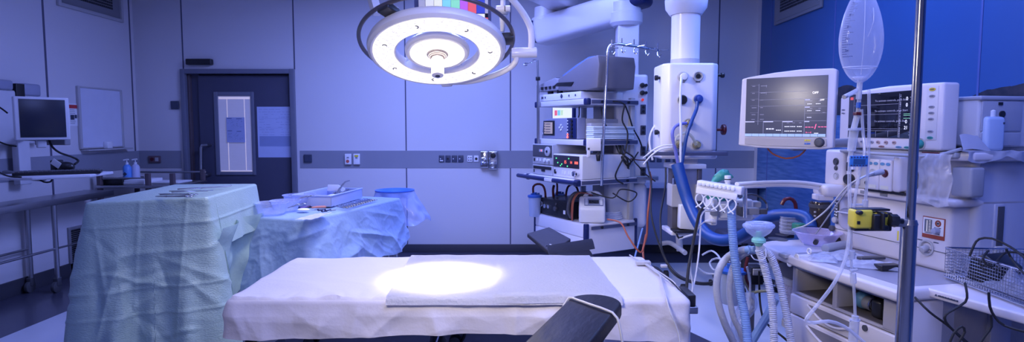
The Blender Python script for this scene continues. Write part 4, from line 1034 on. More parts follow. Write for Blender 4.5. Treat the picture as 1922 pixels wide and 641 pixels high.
for k in range(4):
    b.box(-.078, -.054, -.036 + k * .020, -.022 + k * .020, .003, .007); b.box(.054, .078, -.036 + k * .020, -.022 + k * .020, .003, .007)
b.build('key', PAPER, kp, world=True)
b = MB(WM); b.tube([(-.085, .05, .19), (-.05, .05, .245), (.03, .05, .262), (.075, .05, .235), (.09, .05, .19)], .015, 12); b.build('carry_handle', WHITE, t, world=True)
b = MB(WM); b.box(-.122, -.09, -.02, .06, .03, .15, .02); b.build('side_vent', GREY, t, world=True)
b = MB(TM)
b.tube([(.03, .27, z + .03), (-.01, .26, z + .10), (-.0, .25, z + .20), (.05, .23, z + .26), (.15, .24, z + .24)], .016, 10); b.tube([(.30, .28, z + .18), (.24, .30, z + .24), (.16, .33, z + .23), (.10, .31, z + .21), (.2, .27, z + .22)], .018, 10)
solo('warming_hose', b, DGREY, 'dark ribbed hose coiled between the black pump and the patient warmer', 'hose')
b = MB(TM)
for k in range(5):
    o_ = k * .006; b.tube([(.02 - o_ * .3, .245 - o_, z + .01), (.0, .225 - o_, z + .10), (.01, .22 - o_, z + .20), (.05, .20 - o_, z + .262), (.12, .16 - o_, z + .262)], .004, 6)
b.tube([(.12, .16, z + .262), (.10, .05, z + .255)], .004, 6)
solo('power_cord', b, ORANGE, 'orange cord wound around the patient warmer', 'cable')
# clear coiled dish behind warmer
b = MB(TM)
for k in range(4): b.torus((.42, .20, z + .012 + k * .018), (0, 0, 1), .12 - .006 * k, .009, 32, 8)
solo('tubing_coil', b, TUBEM, 'coil of clear tubing at the back corner of the tower cabinet', 'tubing')
# suction canisters on the left side, with red hose loops
CANL = clear_mat('canister_shell', (.60, .68, .85), .45, .2, .4)
for k, (u, v, Y, lab) in enumerate(((1004, 368, 5.75, 'clear suction canister with blue lid hanging left of the tower'), (1050, 366, 5.95, 'clear suction canister with blue lid behind the black pump, left one'), (1079, 369, 5.9, 'clear suction canister with blue lid behind the black pump, right one'))):
    c = P(u, v, Y); r = .066
    t = thing('suction_canister', lab, 'canister', (c.x, c.y, c.z - .2))
    b = MB(); b.lathe([(0, -.20), (r * .8, -.20), (r * .86, -.19), (r, 0), (r * .96, 0), (r * .82, -.185), (0, -.19)], c, n=32); b.build('canister_cup', CANL, t, world=True)
    b = MB(); b.lathe([(0, .012), (r * .5, .012), (r * .55, .02), (r * 1.08, .012), (r * 1.12, 0), (r * 1.08, -.008), (0, -.008)], c, n=32); b.cyl(c + Vector((0, 0, .01)), c + Vector((0, 0, .04)), .02); b.cyl(c + Vector((.035, 0, .01)), c + Vector((.035, 0, .035)), .012); b.cyl(c + Vector((-.03, 0, .01)), c + Vector((-.03, 0, .03)), .012); b.build('lid', BLUEP, t, world=True)
b = MB(); b.tube([P(1001, 362, 5.75), P(1001, 350, 5.75), P(1008, 345, 5.75), P(1018, 347, 5.75), P(1023, 358, 5.75), P(1024, 375, 5.75)], .011, 10); solo('suction_hose', b, RED, 'dark red hose arching over the leftmost canister', 'hose')
b = MB(); b.tube([P(1062, 378, 5.9), P(1063, 360, 5.9), P(1067, 349, 5.9), P(1075, 346, 5.9), P(1083, 352, 5.9), P(1086, 366, 5.9)], .011, 10); solo('suction_hose', b, RED, 'dark red hose arching over the canister behind the pump', 'hose')
b = MB(); b.tube([P(1039, 370, 5.8), P(1038, 355, 5.8), P(1040, 347, 5.8)], .013, 10); b.tube([P(1045, 366, 5.8), P(1046, 350, 5.8), P(1045, 342, 5.8)], .010, 10); solo('suction_hose', b, RED, 'pair of short upright red hoses between the canisters', 'hose')
# ---------------------------------------------------------------- drip poles fixed to the tower
t = thing('drip_pole', 'tall chrome pole bending into a hooked rail, clamped on the tower', 'drip pole', P(1131, 345, 4.95))
Yp = 4.95
b = MB(); b.tube([P(1129, 348, Yp), P(1132, 270, Yp), P(1139, 120, Yp), P(1141, 96, Yp), P(1145, 86, Yp), P(1153, 82.5, Yp), P(1165, 83, Yp + .02), P(1200, 88, Yp + .1), P(1235, 94, Yp + .18)], .0125, 14, step=.01); b.build('pole', CHROME, t, world=True)
for (ua, va, ub, vb) in ((1148, 88, 1160, 90), (1167, 85, 1186, 82), (1190, 87, 1210, 85), (1212, 90, 1234, 94), (1234, 93, 1254, 94)):
    b = MB(); Yq = Yp + (ua - 1148) / 90 * .2
    p = P(ua, va, Yq); q = P(ub, vb, Yq - .05)
    b.tube([q + Vector((0, 0, -.0)), p + Vector((.01, 0, -.01)), p + Vector((0, -.01, -.05)), p + Vector((.015, -.02, -.065)), p + Vector((.028, -.02, -.045))], .005, 8)
    b.tube([p, p + Vector((0, 0, .06))], .005, 8, smooth=False); b.build('hook', CHROME, t, world=True)
p = P(1108, 272, Yp)
b = MB(); b.box(p.x - .03, p.x + .09, Yp - .02, Yp + .05, P(0, 283, Yp).z, P(0, 259, Yp).z, .008); b.box(p.x - .03, p.x - .0, Yp - .02, Yp + .01, P(0, 295, Yp).z, P(0, 275, Yp).z, .008); b.build('pole_clamp', CREAM, t, world=True)
b = MB(); p = P(1123, 290, Yp - .03); b.cyl(p, P(1123, 302, Yp - .03), .022, .016, bev=.004); b.cyl(p, P(1123, 283, Yp - .03), .007); b.build('clamp_handle', BLACK, t, world=True)
t = thing('drip_pole', 'thin grey pole with small wire hooks left of the tower', 'drip pole', P(1010, 325, 5.7))
b = MB(); b.tube([P(1010, 322, 5.7), P(1010, 160, 5.7)], .014, 10, smooth=False); b.tube([P(1010, 160, 5.7), P(1009, 113, 5.7)], .0095, 10, smooth=False); b.build('pole', STEEL, t, world=True)
b = MB(); b.cyl(P(1009.6, 151, 5.7), P(1009.6, 144, 5.7), .022, bev=.004); b.build('height_knob', BLACK, t, world=True)
b = MB(); p = P(1009, 114, 5.7)
b.tube([p, P(1001, 114, 5.7), P(992, 118, 5.6), P(984, 119, 5.55), P(984, 123, 5.55), P(989, 122, 5.6)], .006, 6); b.tube([p, P(1003, 112, 5.8), P(997, 116, 5.8), P(998, 119, 5.8)], .006, 6); b.build('hook', CHROME, t, world=True)
# ---------------------------------------------------------------- cables of the tower
def cable(pts, r, m_, label, name='cable', cat='cable', n=8):
    b = MB(); b.tube(pts, r, n); return solo(name, b, m_, label, cat)
Y5 = 5.15
cable([P(1150, 190, Y5), P(1170, 194, Y5), P(1180, 215, Y5 + .1), P(1188, 240, Y5 + .2), P(1200, 262, 5.4), P(1207, 282, 5.4)], .007, RUBBER, 'black cable sweeping from the top shelf down to the service column')
cable([P(1173, 195, Y5), P(1168, 225, Y5), P(1178, 250, Y5), P(1172, 290, Y5), P(1155, 330, Y5), P(1170, 345, Y5)], .007, RUBBER, 'black cable hanging behind the pile of cloths')
cable([P(1128, 200, 5.2), P(1133, 225, 5.2), P(1142, 245, 5.2), P(1146, 258, 5.2)], .007, RUBBER, 'black cable between the top shelf and the second shelf')
cable([P(1087, 200, 5.35), P(1087, 215, 5.35), P(1085, 223, 5.35)], .006, RUBBER, 'short black cable hanging above the grey processor')
for k, (du, dv) in enumerate(((0, 0), (6, 3), (11, -3), (-5, 5), (3, 9))):
    cable([P(1158 + du, 264, 5.3), P(1166 + du * .5, 285 + dv, 5.25), P(1178 + du, 300 + dv, 5.25), P(1176 - du * .6, 320, 5.3), P(1160 + du * 2, 338 + dv * .5, 5.3)], .0075, RUBBER, ['black cable of the tangled bundle behind the third shelf, nearest the pole', 'black cable in the middle of the tangled bundle', 'black cable at the right of the tangled bundle', 'black cable looping low under the third shelf', 'black cable crossing the bundle beside the column'][k])
cable([P(1198, 285, 5.3), P(1190, 300, 5.25), P(1199, 312, 5.25), P(1210, 325, 5.3), P(1230, 340, 5.3)], .006, RUBBER, 'thin black lead curling in front of the lower column sockets')
cable([P(1158, 302, 5.25), P(1175, 297, 5.3), P(1200, 300, 5.35), P(1218, 300, 5.4)], .005, RED, 'thin red lead crossing behind the black cable bundle')
cable([P(1110, 361, 5.2), P(1150, 371, 5.05), P(1165, 355, 5.05), P(1195, 362, 5.1), P(1180, 378, 5.1), P(1150, 362, 5.1)], .006, RUBBER, 'black cable looped below the third shelf over the housing')
cable([P(1219, 322, 5.0), P(1222, 345, 5.0), P(1216, 400, 4.9), P(1214, 440, 4.9), P(1207, 468, 4.8), P(1210, 500, 4.7)], .009, ORANGE, 'thick orange hose hanging down right of the tower')
cable([P(1140, 411, 4.9), P(1165, 418, 4.8), P(1180, 445, 4.7), P(1203, 473, 4.65), P(1212, 440, 4.8)], .007, ORANGE, 'orange cable from the patient warmer swinging below the tower')
cable([P(1206, 428, 5.0), P(1199, 455, 4.9), P(1190, 490, 4.8), P(1188, 520, 4.7)], .008, LILAC, 'pale blue tube hanging under the service column')
cable([P(1232, 240, 5.0), P(1222, 250, 5.0), P(1216, 275, 5.0), P(1214, 300, 4.9), P(1222, 345, 4.6), P(1222, 400, 4.4), P(1238, 460, 4.3), P(1262, 510, 4.2), P(1300, 530, 4.0), P(1340, 532, 3.8), P(1380, 520, 3.6)], .0075, RUBBER, 'long black cable falling from a plug and curving over the pale floor')
cable([P(1249, 300, 4.9), P(1249, 345, 4.8), P(1240, 400, 4.6), P(1240, 430, 4.5), P(1243, 470, 4.3), P(1262, 505, 4.2), P(1290, 524, 4.0), P(1330, 530, 3.8), P(1372, 512, 3.7)], .0075, RUBBER, 'second long black cable hanging from the pendant to the floor')
cable([P(1257, 222, 4.6), P(1240, 226, 4.6), P(1232, 232, 4.6), P(1222, 248, 4.6), P(1219, 268, 4.6), P(1225, 300, 4.6)], .008, OXWHITE, 'white lead with black plug at the left edge of the pendant')
# ================================================================ ANAESTHESIA MACHINE
MM = frame((1.86, 2.43, 0), R(101.5))      # local x runs away from the camera, local y towards the operating table
def mf(u, v, y=0.): return on_plane(MM, 1, y, u, v)
def mx(u, v, x=0.): return on_plane(MM, 0, x, u, v)
def mz(u, v, z): return MM.inverted() @ PZ(u, v, z)
AM = thing('anaesthesia_machine', 'large white anaesthesia machine with drawers and worktop at right', 'anaesthesia machine', MM)
def B(): return MB()
AW = mat('machine_shell', (.66, .62, .64), .38, noise_amt=.02, coat=.15)
AG = mat('machine_grey_trim', (.34, .34, .37), .4)
# lower cabinet: back body and a front shell with two open bays
b = B(); b.box(-.16, .505, -.45, .16, .12, .80, .02); b.box(-.16, -.12, .15, .36, .12, .80, .012); b.box(.478, .505, .15, .36, .12, .80, .006); b.box(-.16, .505, .15, .355, .12, .165); b.build('lower_cabinet', AW, AM)
b = B(); b.box(-.155, .50, .15, .362, .778, .80, .003); b.box(-.155, .50, .15, .362, .652, .664, .003); b.box(.205, .232, .15, .362, .655, .79, .004); b.box(-.155, -.045, .15, .362, .652, .79, .006); b.box(.468, .50, .15, .362, .652, .79, .005)
b.build('bay_surround', mat('bay_rim', (.40, .38, .42), .4), AM)
b = B(); b.box(-.05, .47, .158, .165, .66, .785); b.box(-.05, .47, .16, .35, .6635, .667); b.build('bay_lining', mat('bay_lining', (.09, .08, .09), .6), AM)
for z0, z1 in ((.552, .648), (.40, .546), (.20, .394)):
    dr_ = B(); dr_.box(-.158, .503, .34, .372, z0, z1, .008, 3); d_ = dr_.build('drawer', AW, AM)
    # smile-shaped finger grip, its recess a flat plate in shadow colour
    b = B(); zc = z1 - .018
    poly = [(.37 - k * .034, zc - .052 * math.sin(PI * k / 9)) for k in range(10)] + [(.064 + k * .034, zc - .0) for k in range(1, 9)]
    b.prism(poly, .3715, .3735, M=Matrix(((1, 0, 0, 0), (0, 0, 1, 0), (0, 1, 0, 0), (0, 0, 0, 1)))); b.build('grip_recess_shade', mat('grip_shadow', (.20, .19, .21), .5), d_)
    b = B(); b.tube([(.37 - k * .034, .378, zc - .004 - .052 * math.sin(PI * k / 9)) for k in range(10)], .006, 8); b.build('grip_lip', AW, d_)
b = B(); b.cyl((.027, .37, .632), (.027, .378, .632), .013, n=20); b.build('drawer_lock', DGREY, AM)
for xx, yy in ((-.1, .28), (.42, .28), (-.1, -.38), (.42, -.38)):
    b = B(); b.cyl((xx, yy - .02, .05), (xx, yy + .02, .05), .05, bev=.006); b.box(xx - .02, xx + .02, yy - .012, yy + .012, .05, .13, .004); b.build('caster', RUBBER, AM)
# worktop
wt = [(-.17, .425), (.25, .425), (.55, .41), (.72, .385), (.79, .34), (.82, .26), (.82, .05), (.80, -.24), (-.17, -.24)]
b = B(); b.prism(wt, .802, .85, .014, 4); b.build('worktop', AW, AM)
b = B(); b.prism([(-.13, .355), (.27, .36), (.50, .352), (.50, -.1), (-.13, -.1)], .8502, .8512); b.build('worktop_mat', mat('grey_worktop_mat', (.30, .30, .36), .35), AM)
for u, v, rx in ((1460, 448, .046), (1468, 440, .034)):
    p = mz(u, v, .8515); b = B(); b.M = Matrix.Translation(p) @ Matrix.Diagonal((1.3, 1, 1, 1)); b.lathe([(0, 0), (rx, 0), (rx, .0012), (0, .0012)], n=32); b.build('cup_well', DGREY, AM)
# fittings on the worktop front rim
for u, v, r, mt, nm in ((1497, 482, .024, AG, 'oval_badge'), (1483, 493, .026, WHITE, 'ring_valve'), (1461, 490, .013, mat('brown_knob', (.16, .09, .06), .4), 'round_knob')):
    p = mf(u, v, .405); yq = .405 - max(0, p.x - .5) * .12; p = mf(u, v, yq); b = B(); r *= .62; yq -= .006; b.cyl((p.x, yq - .06, p.z), (p.x, yq + .010, p.z), r * .9, n=28)
    b.torus((p.x, yq + .010, p.z), (0, 1, 0), r, .003); b.build(nm, WHITE if nm != 'round_knob' else mt, AM)
p = mf(1468, 479, .43); b = B(); b.box(p.x - .025, p.x + .025, .40, .433, p.z - .010, p.z + .010, .003); b.build('rim_label', LGREY, AM)
p = mf(1519, 473, .43); b = B(); b.torus((p.x, .43, p.z + .005), (0, 1, 0), .012, .004); b.build('rim_eye', WHITE, AM)
# absorber block under the far end of the worktop
b = B(); b.box(.51, .74, -.1, .30, .60, .80, .03, 3); b.box(.51, .60, -.2, .2, .14, .6, .02); b.build('absorber_block', mat('absorber_grey', (.10, .10, .12), .45), AM)
b = B(); b.lathe([(0, 0), (.085, 0), (.092, .01), (.092, .21), (0, .21)], (.60, .22, .45), n=36)
b.build('absorber_canister', mat('lime_granules', (.42, .38, .44), .6, noise_amt=.45, nscale=110, bump=.5, bscale=110), AM)
b = B(); b.lathe([(0, 0), (.097, 0), (.097, .03), (0, .03)], (.60, .22, .66), n=36); b.build('canister_ring', LGREY, AM); b = B(); b.lathe([(0, 0), (.097, 0), (.097, .025), (0, .025)], (.60, .22, .43), n=36); b.build('canister_ring', LGREY, AM)
# upper body
b = B(); b.box(.0, .665, -.50, .0, .85, 1.145, .022, 3); b.box(-.02, .66, -.52, -.08, 1.14, 1.34, .02, 3); b.build('upper_body', AW, AM)
b = B(); b.prism([(-.03, -.36), (-.03, .01), (.02, .045), (.60, .045), (.68, .015), (.68, -.36)], 1.140, 1.172, .012, 3); b.build('body_ledge', AW, AM)
b = B()
for xx in (.565, .42, .30, .04): b.box(xx - .022, xx + .022, .02, .047, 1.150, 1.166, .003)
b.build('ledge_catch', GREY, AM)
p = mf(1700, 460); b = B(); b.box(.01, .66, -.002, .0015, .936, .9385); b.build('panel_seam', DGREY, AM)
# oval recess
b = B(); pr = [(.568 + .06 * math.cos(2 * PI * k / 32), 1.0 + .058 * math.copysign(abs(math.sin(2 * PI * k / 32)) ** .8, math.sin(2 * PI * k / 32))) for k in range(32)]
b.prism(pr, -.001, .004, M=Matrix(((1, 0, 0, 0), (0, 0, 1, 0), (0, 1, 0, 0), (0, 0, 0, 1)))); r_ = b.build('recess_rim', AG, AM)
b = B(); pr2 = [(.568 + (x - .568) * .88, 1.0 + (z - 1.0) * .88) for x, z in pr]; b.prism(pr2, .002, .0055, M=Matrix(((1, 0, 0, 0), (0, 0, 1, 0), (0, 1, 0, 0), (0, 0, 0, 1)))); b.build('recess_floor', mat('recess_lavender', (.42, .40, .48), .35), r_)
b = B(); b.box(.50, .62, .004, .02, 1.03, 1.036, .002); b.build('recess_bar', WHITE, r_)
# black gauge strip at the far edge
b = B(); b.box(.625, .655, -.001, .006, .965, 1.09, .003); g_ = b.build('gauge_strip', DGREY, AM)
b = B()
for k in range(7): b.box(.632, .640, .006, .008, .975 + k * .016, .983 + k * .016); b.box(.644, .650, .006, .008, .978 + k * .016, .984 + k * .016)
b.build('gauge_mark', PAPER, g_)
b = B(); b.cyl((.64, 0, .985), (.64, .02, .985), .016, bev=.003); b.build('gauge_knob', LGREY, g_)
p = mf(1564, 431); b = B(); b.cyl((p.x - .0, 0, p.z + .01), (p.x, .018, p.z + .01), .016, bev=.003); b.build('round_knob', DGREY, AM)
# auxiliary oxygen panel with rust border
q0 = mf(1733, 404); q1 = mf(1773, 452)
x1_, x0_, z1_, z0_ = q0.x, q1.x, q0.z, q1.z
b = B(); b.box(x0_, x1_, -.001, .003, z0_, z1_, .002); op = b.build('oxygen_panel', RUST, AM)
b = B(); b.box(x0_ + .004, x1_ - .004, .001, .0045, z0_ + .018, z1_ - .004, .001); b.build('panel_face', PAPER, op)
b = B(); b.box(x1_ - .048, x1_ - .014, .003, .008, z0_ + .028, z1_ - .012, .002); b.build('flow_meter', mat('flowmeter_glass', (.16, .17, .20), .1), op)
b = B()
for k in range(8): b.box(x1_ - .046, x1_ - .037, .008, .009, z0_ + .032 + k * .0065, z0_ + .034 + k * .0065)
b.box(x1_ - .030, x1_ - .026, .008, .009, z0_ + .03, z1_ - .016); b.build('flow_scale_highlight', glow('meter_highlight', (.8, .75, .65), .25), op)  # scale ticks and a highlight bar, painted on as glow
b = B(); b.torus((x0_ + .030, .005, z1_ - .024), (0, 1, 0), .0125, .002); b.torus((x0_ + .030, .005, z1_ - .024), (0, 1, 0), .009, .0015); b.build('warning_ring', RUST, op)
b = B(); b.cyl((x0_ + .030, .003, z1_ - .024), (x0_ + .030, .007, z1_ - .024), .005); b.box(x0_ + .015, x0_ + .047, .004, .0055, z1_ - .045, z1_ - .042); b.box(x0_ + .02, x1_ - .016, .004, .0055, z0_ + .022, z0_ + .025); b.build('printing', INK, op)
b = B(); b.cyl((x0_ + .032, .003, z0_ + .038), (x0_ + .032, .028, z0_ + .038), .0155, .013, bev=.003); b.build('flow_knob', mat('blue_grey_knob', (.35, .37, .46), .35), op)
# yellow marked strip beside it
q = mf(1692, 430); b = B(); b.torus((q.x, .001, q.z), (0, 1, 0), .0001, .0001) if False else b.box(q.x - .028, q.x + .028, -.001, .0012, q.z - .075, q.z + .045, .001); s_ = b.build('label_field', mat('pale_label_field', (.60, .57, .62), .4), AM)
b = B()
for dz in (.035, .025): b.box(q.x + .006, q.x + .024, .0008, .002, q.z + dz - .004, q.z + dz + .003)
b.box(q.x + .012, q.x + .02, .0008, .002, q.z - .055, q.z - .01); b.box(q.x - .026, q.x - .010, .0008, .002, q.z + .022, q.z + .036); b.build('yellow_label', YELLOW, s_)
b = B(); q = mf(1727, 449); b.box(q.x - .014, q.x + .012, -.001, .0012, q.z - .002, q.z + .002); q = mf(1757, 455); b.box(q.x - .012, q.x + .012, -.001, .0012, q.z - .002, q.z + .002); b.build('printing', INK, AM)
q = mf(1740, 464); b = B(); b.lathe([(.02, 0), (.034, 0), (.036, .006), (.028, .006), (.022, -.002), (0, -.002)], (q.x, .0, q.z), (0, 1, 0)); b.cyl((q.x, 0, q.z), (q.x, .03, q.z - .01), .014, bev=.003); b.build('gas_outlet', LGREY, AM)
# module rack under the monitor
b = B(); b.box(.54, .68, -.20, .055, 1.172, 1.36, .015, 3); mr_ = b.build('connector_block', AW, AM)
for v, r in ((303, .017), (315, .010), (330, .016)):
    q = mf(1569, v, .056); b = B(); b.torus((q.x, .056, q.z), (0, 1, 0), r, .003); b.cyl((q.x, .04, q.z), (q.x, .060, q.z), r * .75); b.build('round_connector', DGREY if v != 330 else LGREY, mr_)
b = B(); b.box(.19, .55, -.20, .035, 1.172, 1.345, .008); b.build('rack_backing', LGREY, AM)
q = mf(1595, 315, .04); b = B(); b.box(.455, .535, .03, .048, 1.19, 1.33, .004); wp = b.build('water_trap', AW, AM)
b = B(); b.cyl((.50, .04, 1.215), (.50, .075, 1.215), .026, bev=.004); b.box(.485, .525, .046, .058, 1.255, 1.30, .003); b.build('trap_knob', BLACK, wp)
b = B(); b.box(.478, .492, .047, .060, 1.265, 1.29); b.build('trap_label', PAPER, wp)
b = B(); b.cyl((.415, .03, 1.205), (.415, .040, 1.205), .009); b.build('black_port', BLACK, AM)
for k, xx in enumerate((.338, .268)):
    b = B(); b.box(xx - .034, xx + .034, -.16, .075, 1.180, 1.325, .007); pm = b.build('plug_in_module', AW, AM)
    b = B()
    for dx in (-.016, .016):
        b.M = Matrix.Translation((xx + dx, .0745, 1.305)) @ Matrix.Diagonal((1.35, 1, .8, 1)); b.cyl((0, 0, 0), (0, .003, 0), .009)
    b.build('blue_button', mat('steel_blue_button', (.12, .28, .46), .35), pm)
    b = B(); b.box(xx - .022, xx + .022, .0745, .0765, 1.188, 1.204); b.build('module_label', mat('cream_label', (.70, .66, .52), .5), pm)
    b = B(); b.torus((xx, .076, 1.262), (0, 1, 0), .016, .003); b.cyl((xx, .07, 1.262), (xx, .080, 1.262), .013); b.build('module_port', LGREY if k == 0 else mat('maroon_port', (.08, .02, .03), .3), pm)
b = B(); b.box(.19, .232, -.16, .075, 1.180, 1.345, .014, 3); b.build('blank_module', AW, AM)
b = B(); b.box(.18, .40, .0, .06, 1.170, 1.180); b.build('rack_shadow_gap', BLACK, AM)  # black bar standing in for the shade under the modules
b = B(); b.box(-.03, .54, -.20, .03, 1.345, 1.372, .008); b.tube([(.56, .06, 1.357), (.3, .085, 1.352), (.05, .085, 1.352), (-.0, .07, 1.36), (-.03, .0, 1.385)], .008, 10); b.build('rack_rail', AG, AM)
b = B(); b.box(.0, .08, .072, .078, 1.365, 1.37); b.build('red_stripe', RED, AM)
# blue side module at the near end
b = B(); b.box(-.07, .02, -.085, -.01, 1.185, 1.31, .012); b.build('side_module', AG, AM)
# rear column and shelf towards the camera
b = B(); b.prism([(-.07, -.46), (-.07, -.02), (.0, .02), (.5, .0), (.5, -.46)], 1.335, 1.372, .010, 3); b.build('top_shelf', AW, AM)
b = B(); b.box(-.03, .10, -.40, -.10, .12, 1.335, .03, 3); b.box(-.035, -.01, -.235, -.185, .92, 1.15, .004); b.build('rear_column', mat('rear_blue_shade', (.45, .46, .55), .4), AM)  # blue shade of the camera-facing side put into the column colour
b = B(); b.box(-.037, -.03, -.235, -.20, .93, 1.14, .002); b.build('dark_channel', DGREY, AM)
b = B(); b.box(-.045, -.03, -.26, -.19, .90, .97, .003); b.build('small_plate', LGREY, AM)
b = B(); b.box(-.02, .35, -.42, -.09, 1.392, 1.60, .012, 3); cb_ = b.build('rear_cabinet', mat('rear_cabinet_shell', (.55, .55, .60), .4), AM)
b = B(); b.box(-.026, -.018, -.31, -.10, 1.458, 1.585, .004); b.box(-.026, -.018, -.31, -.10, 1.397, 1.452, .004); b.box(-.03, .36, -.43, -.085, 1.588, 1.606, .006); b.build('cabinet_door', mat('rear_cabinet_door', (.38, .39, .46), .4), cb_)
b = B(); b.box(-.030, -.024, -.20, -.18, 1.568, 1.58); b.build('cabinet_latch', BLACK, cb_); b = B(); b.cyl((-.024, -.20, 1.53), (-.032, -.20, 1.53), .014); b.build('cabinet_catch', BLACK, cb_)
b = B(); b.box(-.01, .3, -.38, -.12, 1.37, 1.395, .004); b.build('cabinet_foot', GREY, cb_)
# side shelf, white fold-out
b = B(); b.prism([(-.10, .265), (-.155, .275), (-.62, .24), (-.70, .15), (-.70, -.35), (-.10, -.40)], .815, .85, .008, 3); b.build('side_shelf', AW, AM)
q = on_plane(MM, 1, .262, 1810, 550); b = B(); 
pass
for k in range(14): b.box(-.205 - k * .0055, -.2095 - k * .0055 + .0006 * (k % 3), .2725 - .0004 * k, .2755 - .0004 * k, .829, .834 + .001 * (k % 2))
b.prism([(-.192, .8285), (-.200, .8285), (-.196, .8355)], .270, .2755, M=Matrix(((1, 0, 0, 0), (0, 0, 1, 0), (0, 1, 0, 0), (0, 0, 0, 1)))); b.build('shelf_marking', INK, AM)
b = B(); b.box(-.16, -.14, -.3, .2, .12, .81, .004); b.box(-.18, -.155, -.12, -.02, .12, .80, .003); b.build('side_panel', mat('side_shade_slate', (.26, .27, .36), .45), AM)  # bluish shade of the near side put into the panel colour
# ---- ventilator display on top (right monitor)
VM = MM @ Matrix.Translation((.31, .045, 0))
VD = thing('ventilator_monitor', 'right hand monitor with white frame, oval keys and green knob, behind the chrome pole', 'monitor', VM @ Matrix.Translation((0, 0, 1.372)))
VL = Matrix.Translation((-.0, 0, -1.372))   # drawing in machine height
def VB(): return MB(VL)
MY = Matrix(((1, 0, 0, 0), (0, 0, 1, 0), (0, 1, 0, 0), (0, 0, 0, 1)))   # (x,z) outline extruded along y
b = VB(); b.prism([(-.288, 1.375), (.288, 1.372), (.290, 1.63), (.20, 1.655), (.0, 1.667), (-.20, 1.666), (-.288, 1.664)], -.085, .0, .012, 4, M=MY); b.build('monitor_housing', AW, VD)
b = VB(); b.box(-.185, .225, -.006, .003, 1.425, 1.640, .002); sc_ = b.build('screen', SCREEN, VD)
TXT = Matrix(((-1, 0, 0, 0), (0, 0, 1, 0), (0, 1, 0, 0), (0, 0, 0, 1)))   # text facing local +y
def vt(b, s_, size, x, z, al='CENTER', sx=1.): b.text(s_, size, Matrix.Translation((x, .0036, z)) @ TXT, align=al, sx=sx)
WT = glow('display_white', (.80, .80, .86), .75); DIMW = glow('display_dim_white', (.30, .30, .38), .25)
b = VB()
for z in (1.600, 1.552, 1.504): vt(b, 'To activate controls, push Start', .0125, -.03, z, sx=1.15)
b.build('display_message', DIMW, sc_)
b = VB(); vt(b, '0', .024, -.115, 1.603, sx=.9); vt(b, '0', .024, -.115, 1.575, sx=.9); vt(b, '0', .024, -.115, 1.500, sx=.9); vt(b, '21', .022, -.115, 1.473, sx=.9); b.build('display_number', WT, sc_)
b = VB()
for z in (1.582, 1.536, 1.468, 1.459): b.box(-.07, .19, .003, .0036, z, z + .0012)
for x in (-.075, .19): b.box(x, x + .0012, .003, .0036, 1.43, 1.628)
for x in (-.02, .05, .12): b.box(x, x + .001, .003, .0036, 1.43, 1.459)
rnd = random.Random(5)
for k in range(26): z = 1.43 + k * .0076; b.box(-.078, -.084, .003, .0036, z, z + rnd.uniform(.002, .006))
for k in range(16):
    z = 1.44 + k * .012; 
    if k % 4 != 3: b.box(-.13 - rnd.random() * .01, -.16 - rnd.random() * .01, .003, .0036, z, z + .0025)
for k in range(14): b.box(-.165, -.176, .003, .0036, 1.435 + k * .014, 1.438 + k * .014)
b.box(.205, .214, .003, .0036, 1.435, 1.455); b.build('display_line', DIMW, sc_)
b = VB(); b.box(.196, .215, .003, .0036, 1.612, 1.626); b.build('display_red_tile', glow('display_red', (.6, .08, .08), .6), sc_)
b = VB()
for z in (1.535, 1.528, 1.515): b.box(-.10, -.135, .003, .0036, z, z + .0014)
b.build('display_green_line', glow('display_green', (.3, .75, .4), .6), sc_)
def oval(nm, x, z, rx, rz, mt, inner=None):
    b = VB(); b.M = VL @ Matrix.Translation((x, .0, z)) @ Matrix.Diagonal((rx / .01, 1, rz / .01, 1)); b.cyl((0, -.002, 0), (0, .004, 0), .01, n=24); o = b.build(nm, mt, VD)
    b = VB(); b.box(x - rx * .6, x + rx * .6, .0035, .0048, z - rz * .25, z + rz * .25); b.build('key_legend', INK, o); return o
KG = mat('grey_key', (.30, .30, .36), .4)
oval('key', -.237, 1.637, .015, .007, mat('yellow_key', (.62, .48, .03), .4)); 
for z in (1.608, 1.562, 1.536, 1.510, 1.452 + .005): oval('key', -.237, z, .014, .0062, KG)
oval('key', -.237, 1.430, .014, .0062, TEAL)
for x in (.13, .075): oval('key', x, 1.405, .012, .007, KG)
for x in (.035, -.01, -.055): oval('key', x, 1.405, .010, .008, mat('tan_key', (.42, .28, .26), .4))
oval('key', .015, 1.385, .015, .005, mat('brown_key', (.28, .14, .13), .4)); oval('key', -.08, 1.385, .015, .005, mat('steel_blue_button', (), 0)); oval('key', -.125, 1.385, .015, .005, TEAL)
for z in (1.565, 1.548): oval('key', .262, z, .010, .004, KG)
b = VB(); b.torus((-.19, .002, 1.402), (0, 1, 0), .026, .002); b.build('knob_ring', LGREY, VD)
b = VB(); b.cyl((-.19, 0, 1.402), (-.19, .028, 1.402), .020, .017, bev=.004, n=32); b.build('rotary_knob', TEAL, VD)
b = VB(); b.box(-.212, -.265, .0, .002, 1.42, 1.65, .0008); b.build('key_field', mat('pale_key_field', (.60, .58, .60), .4), VD)
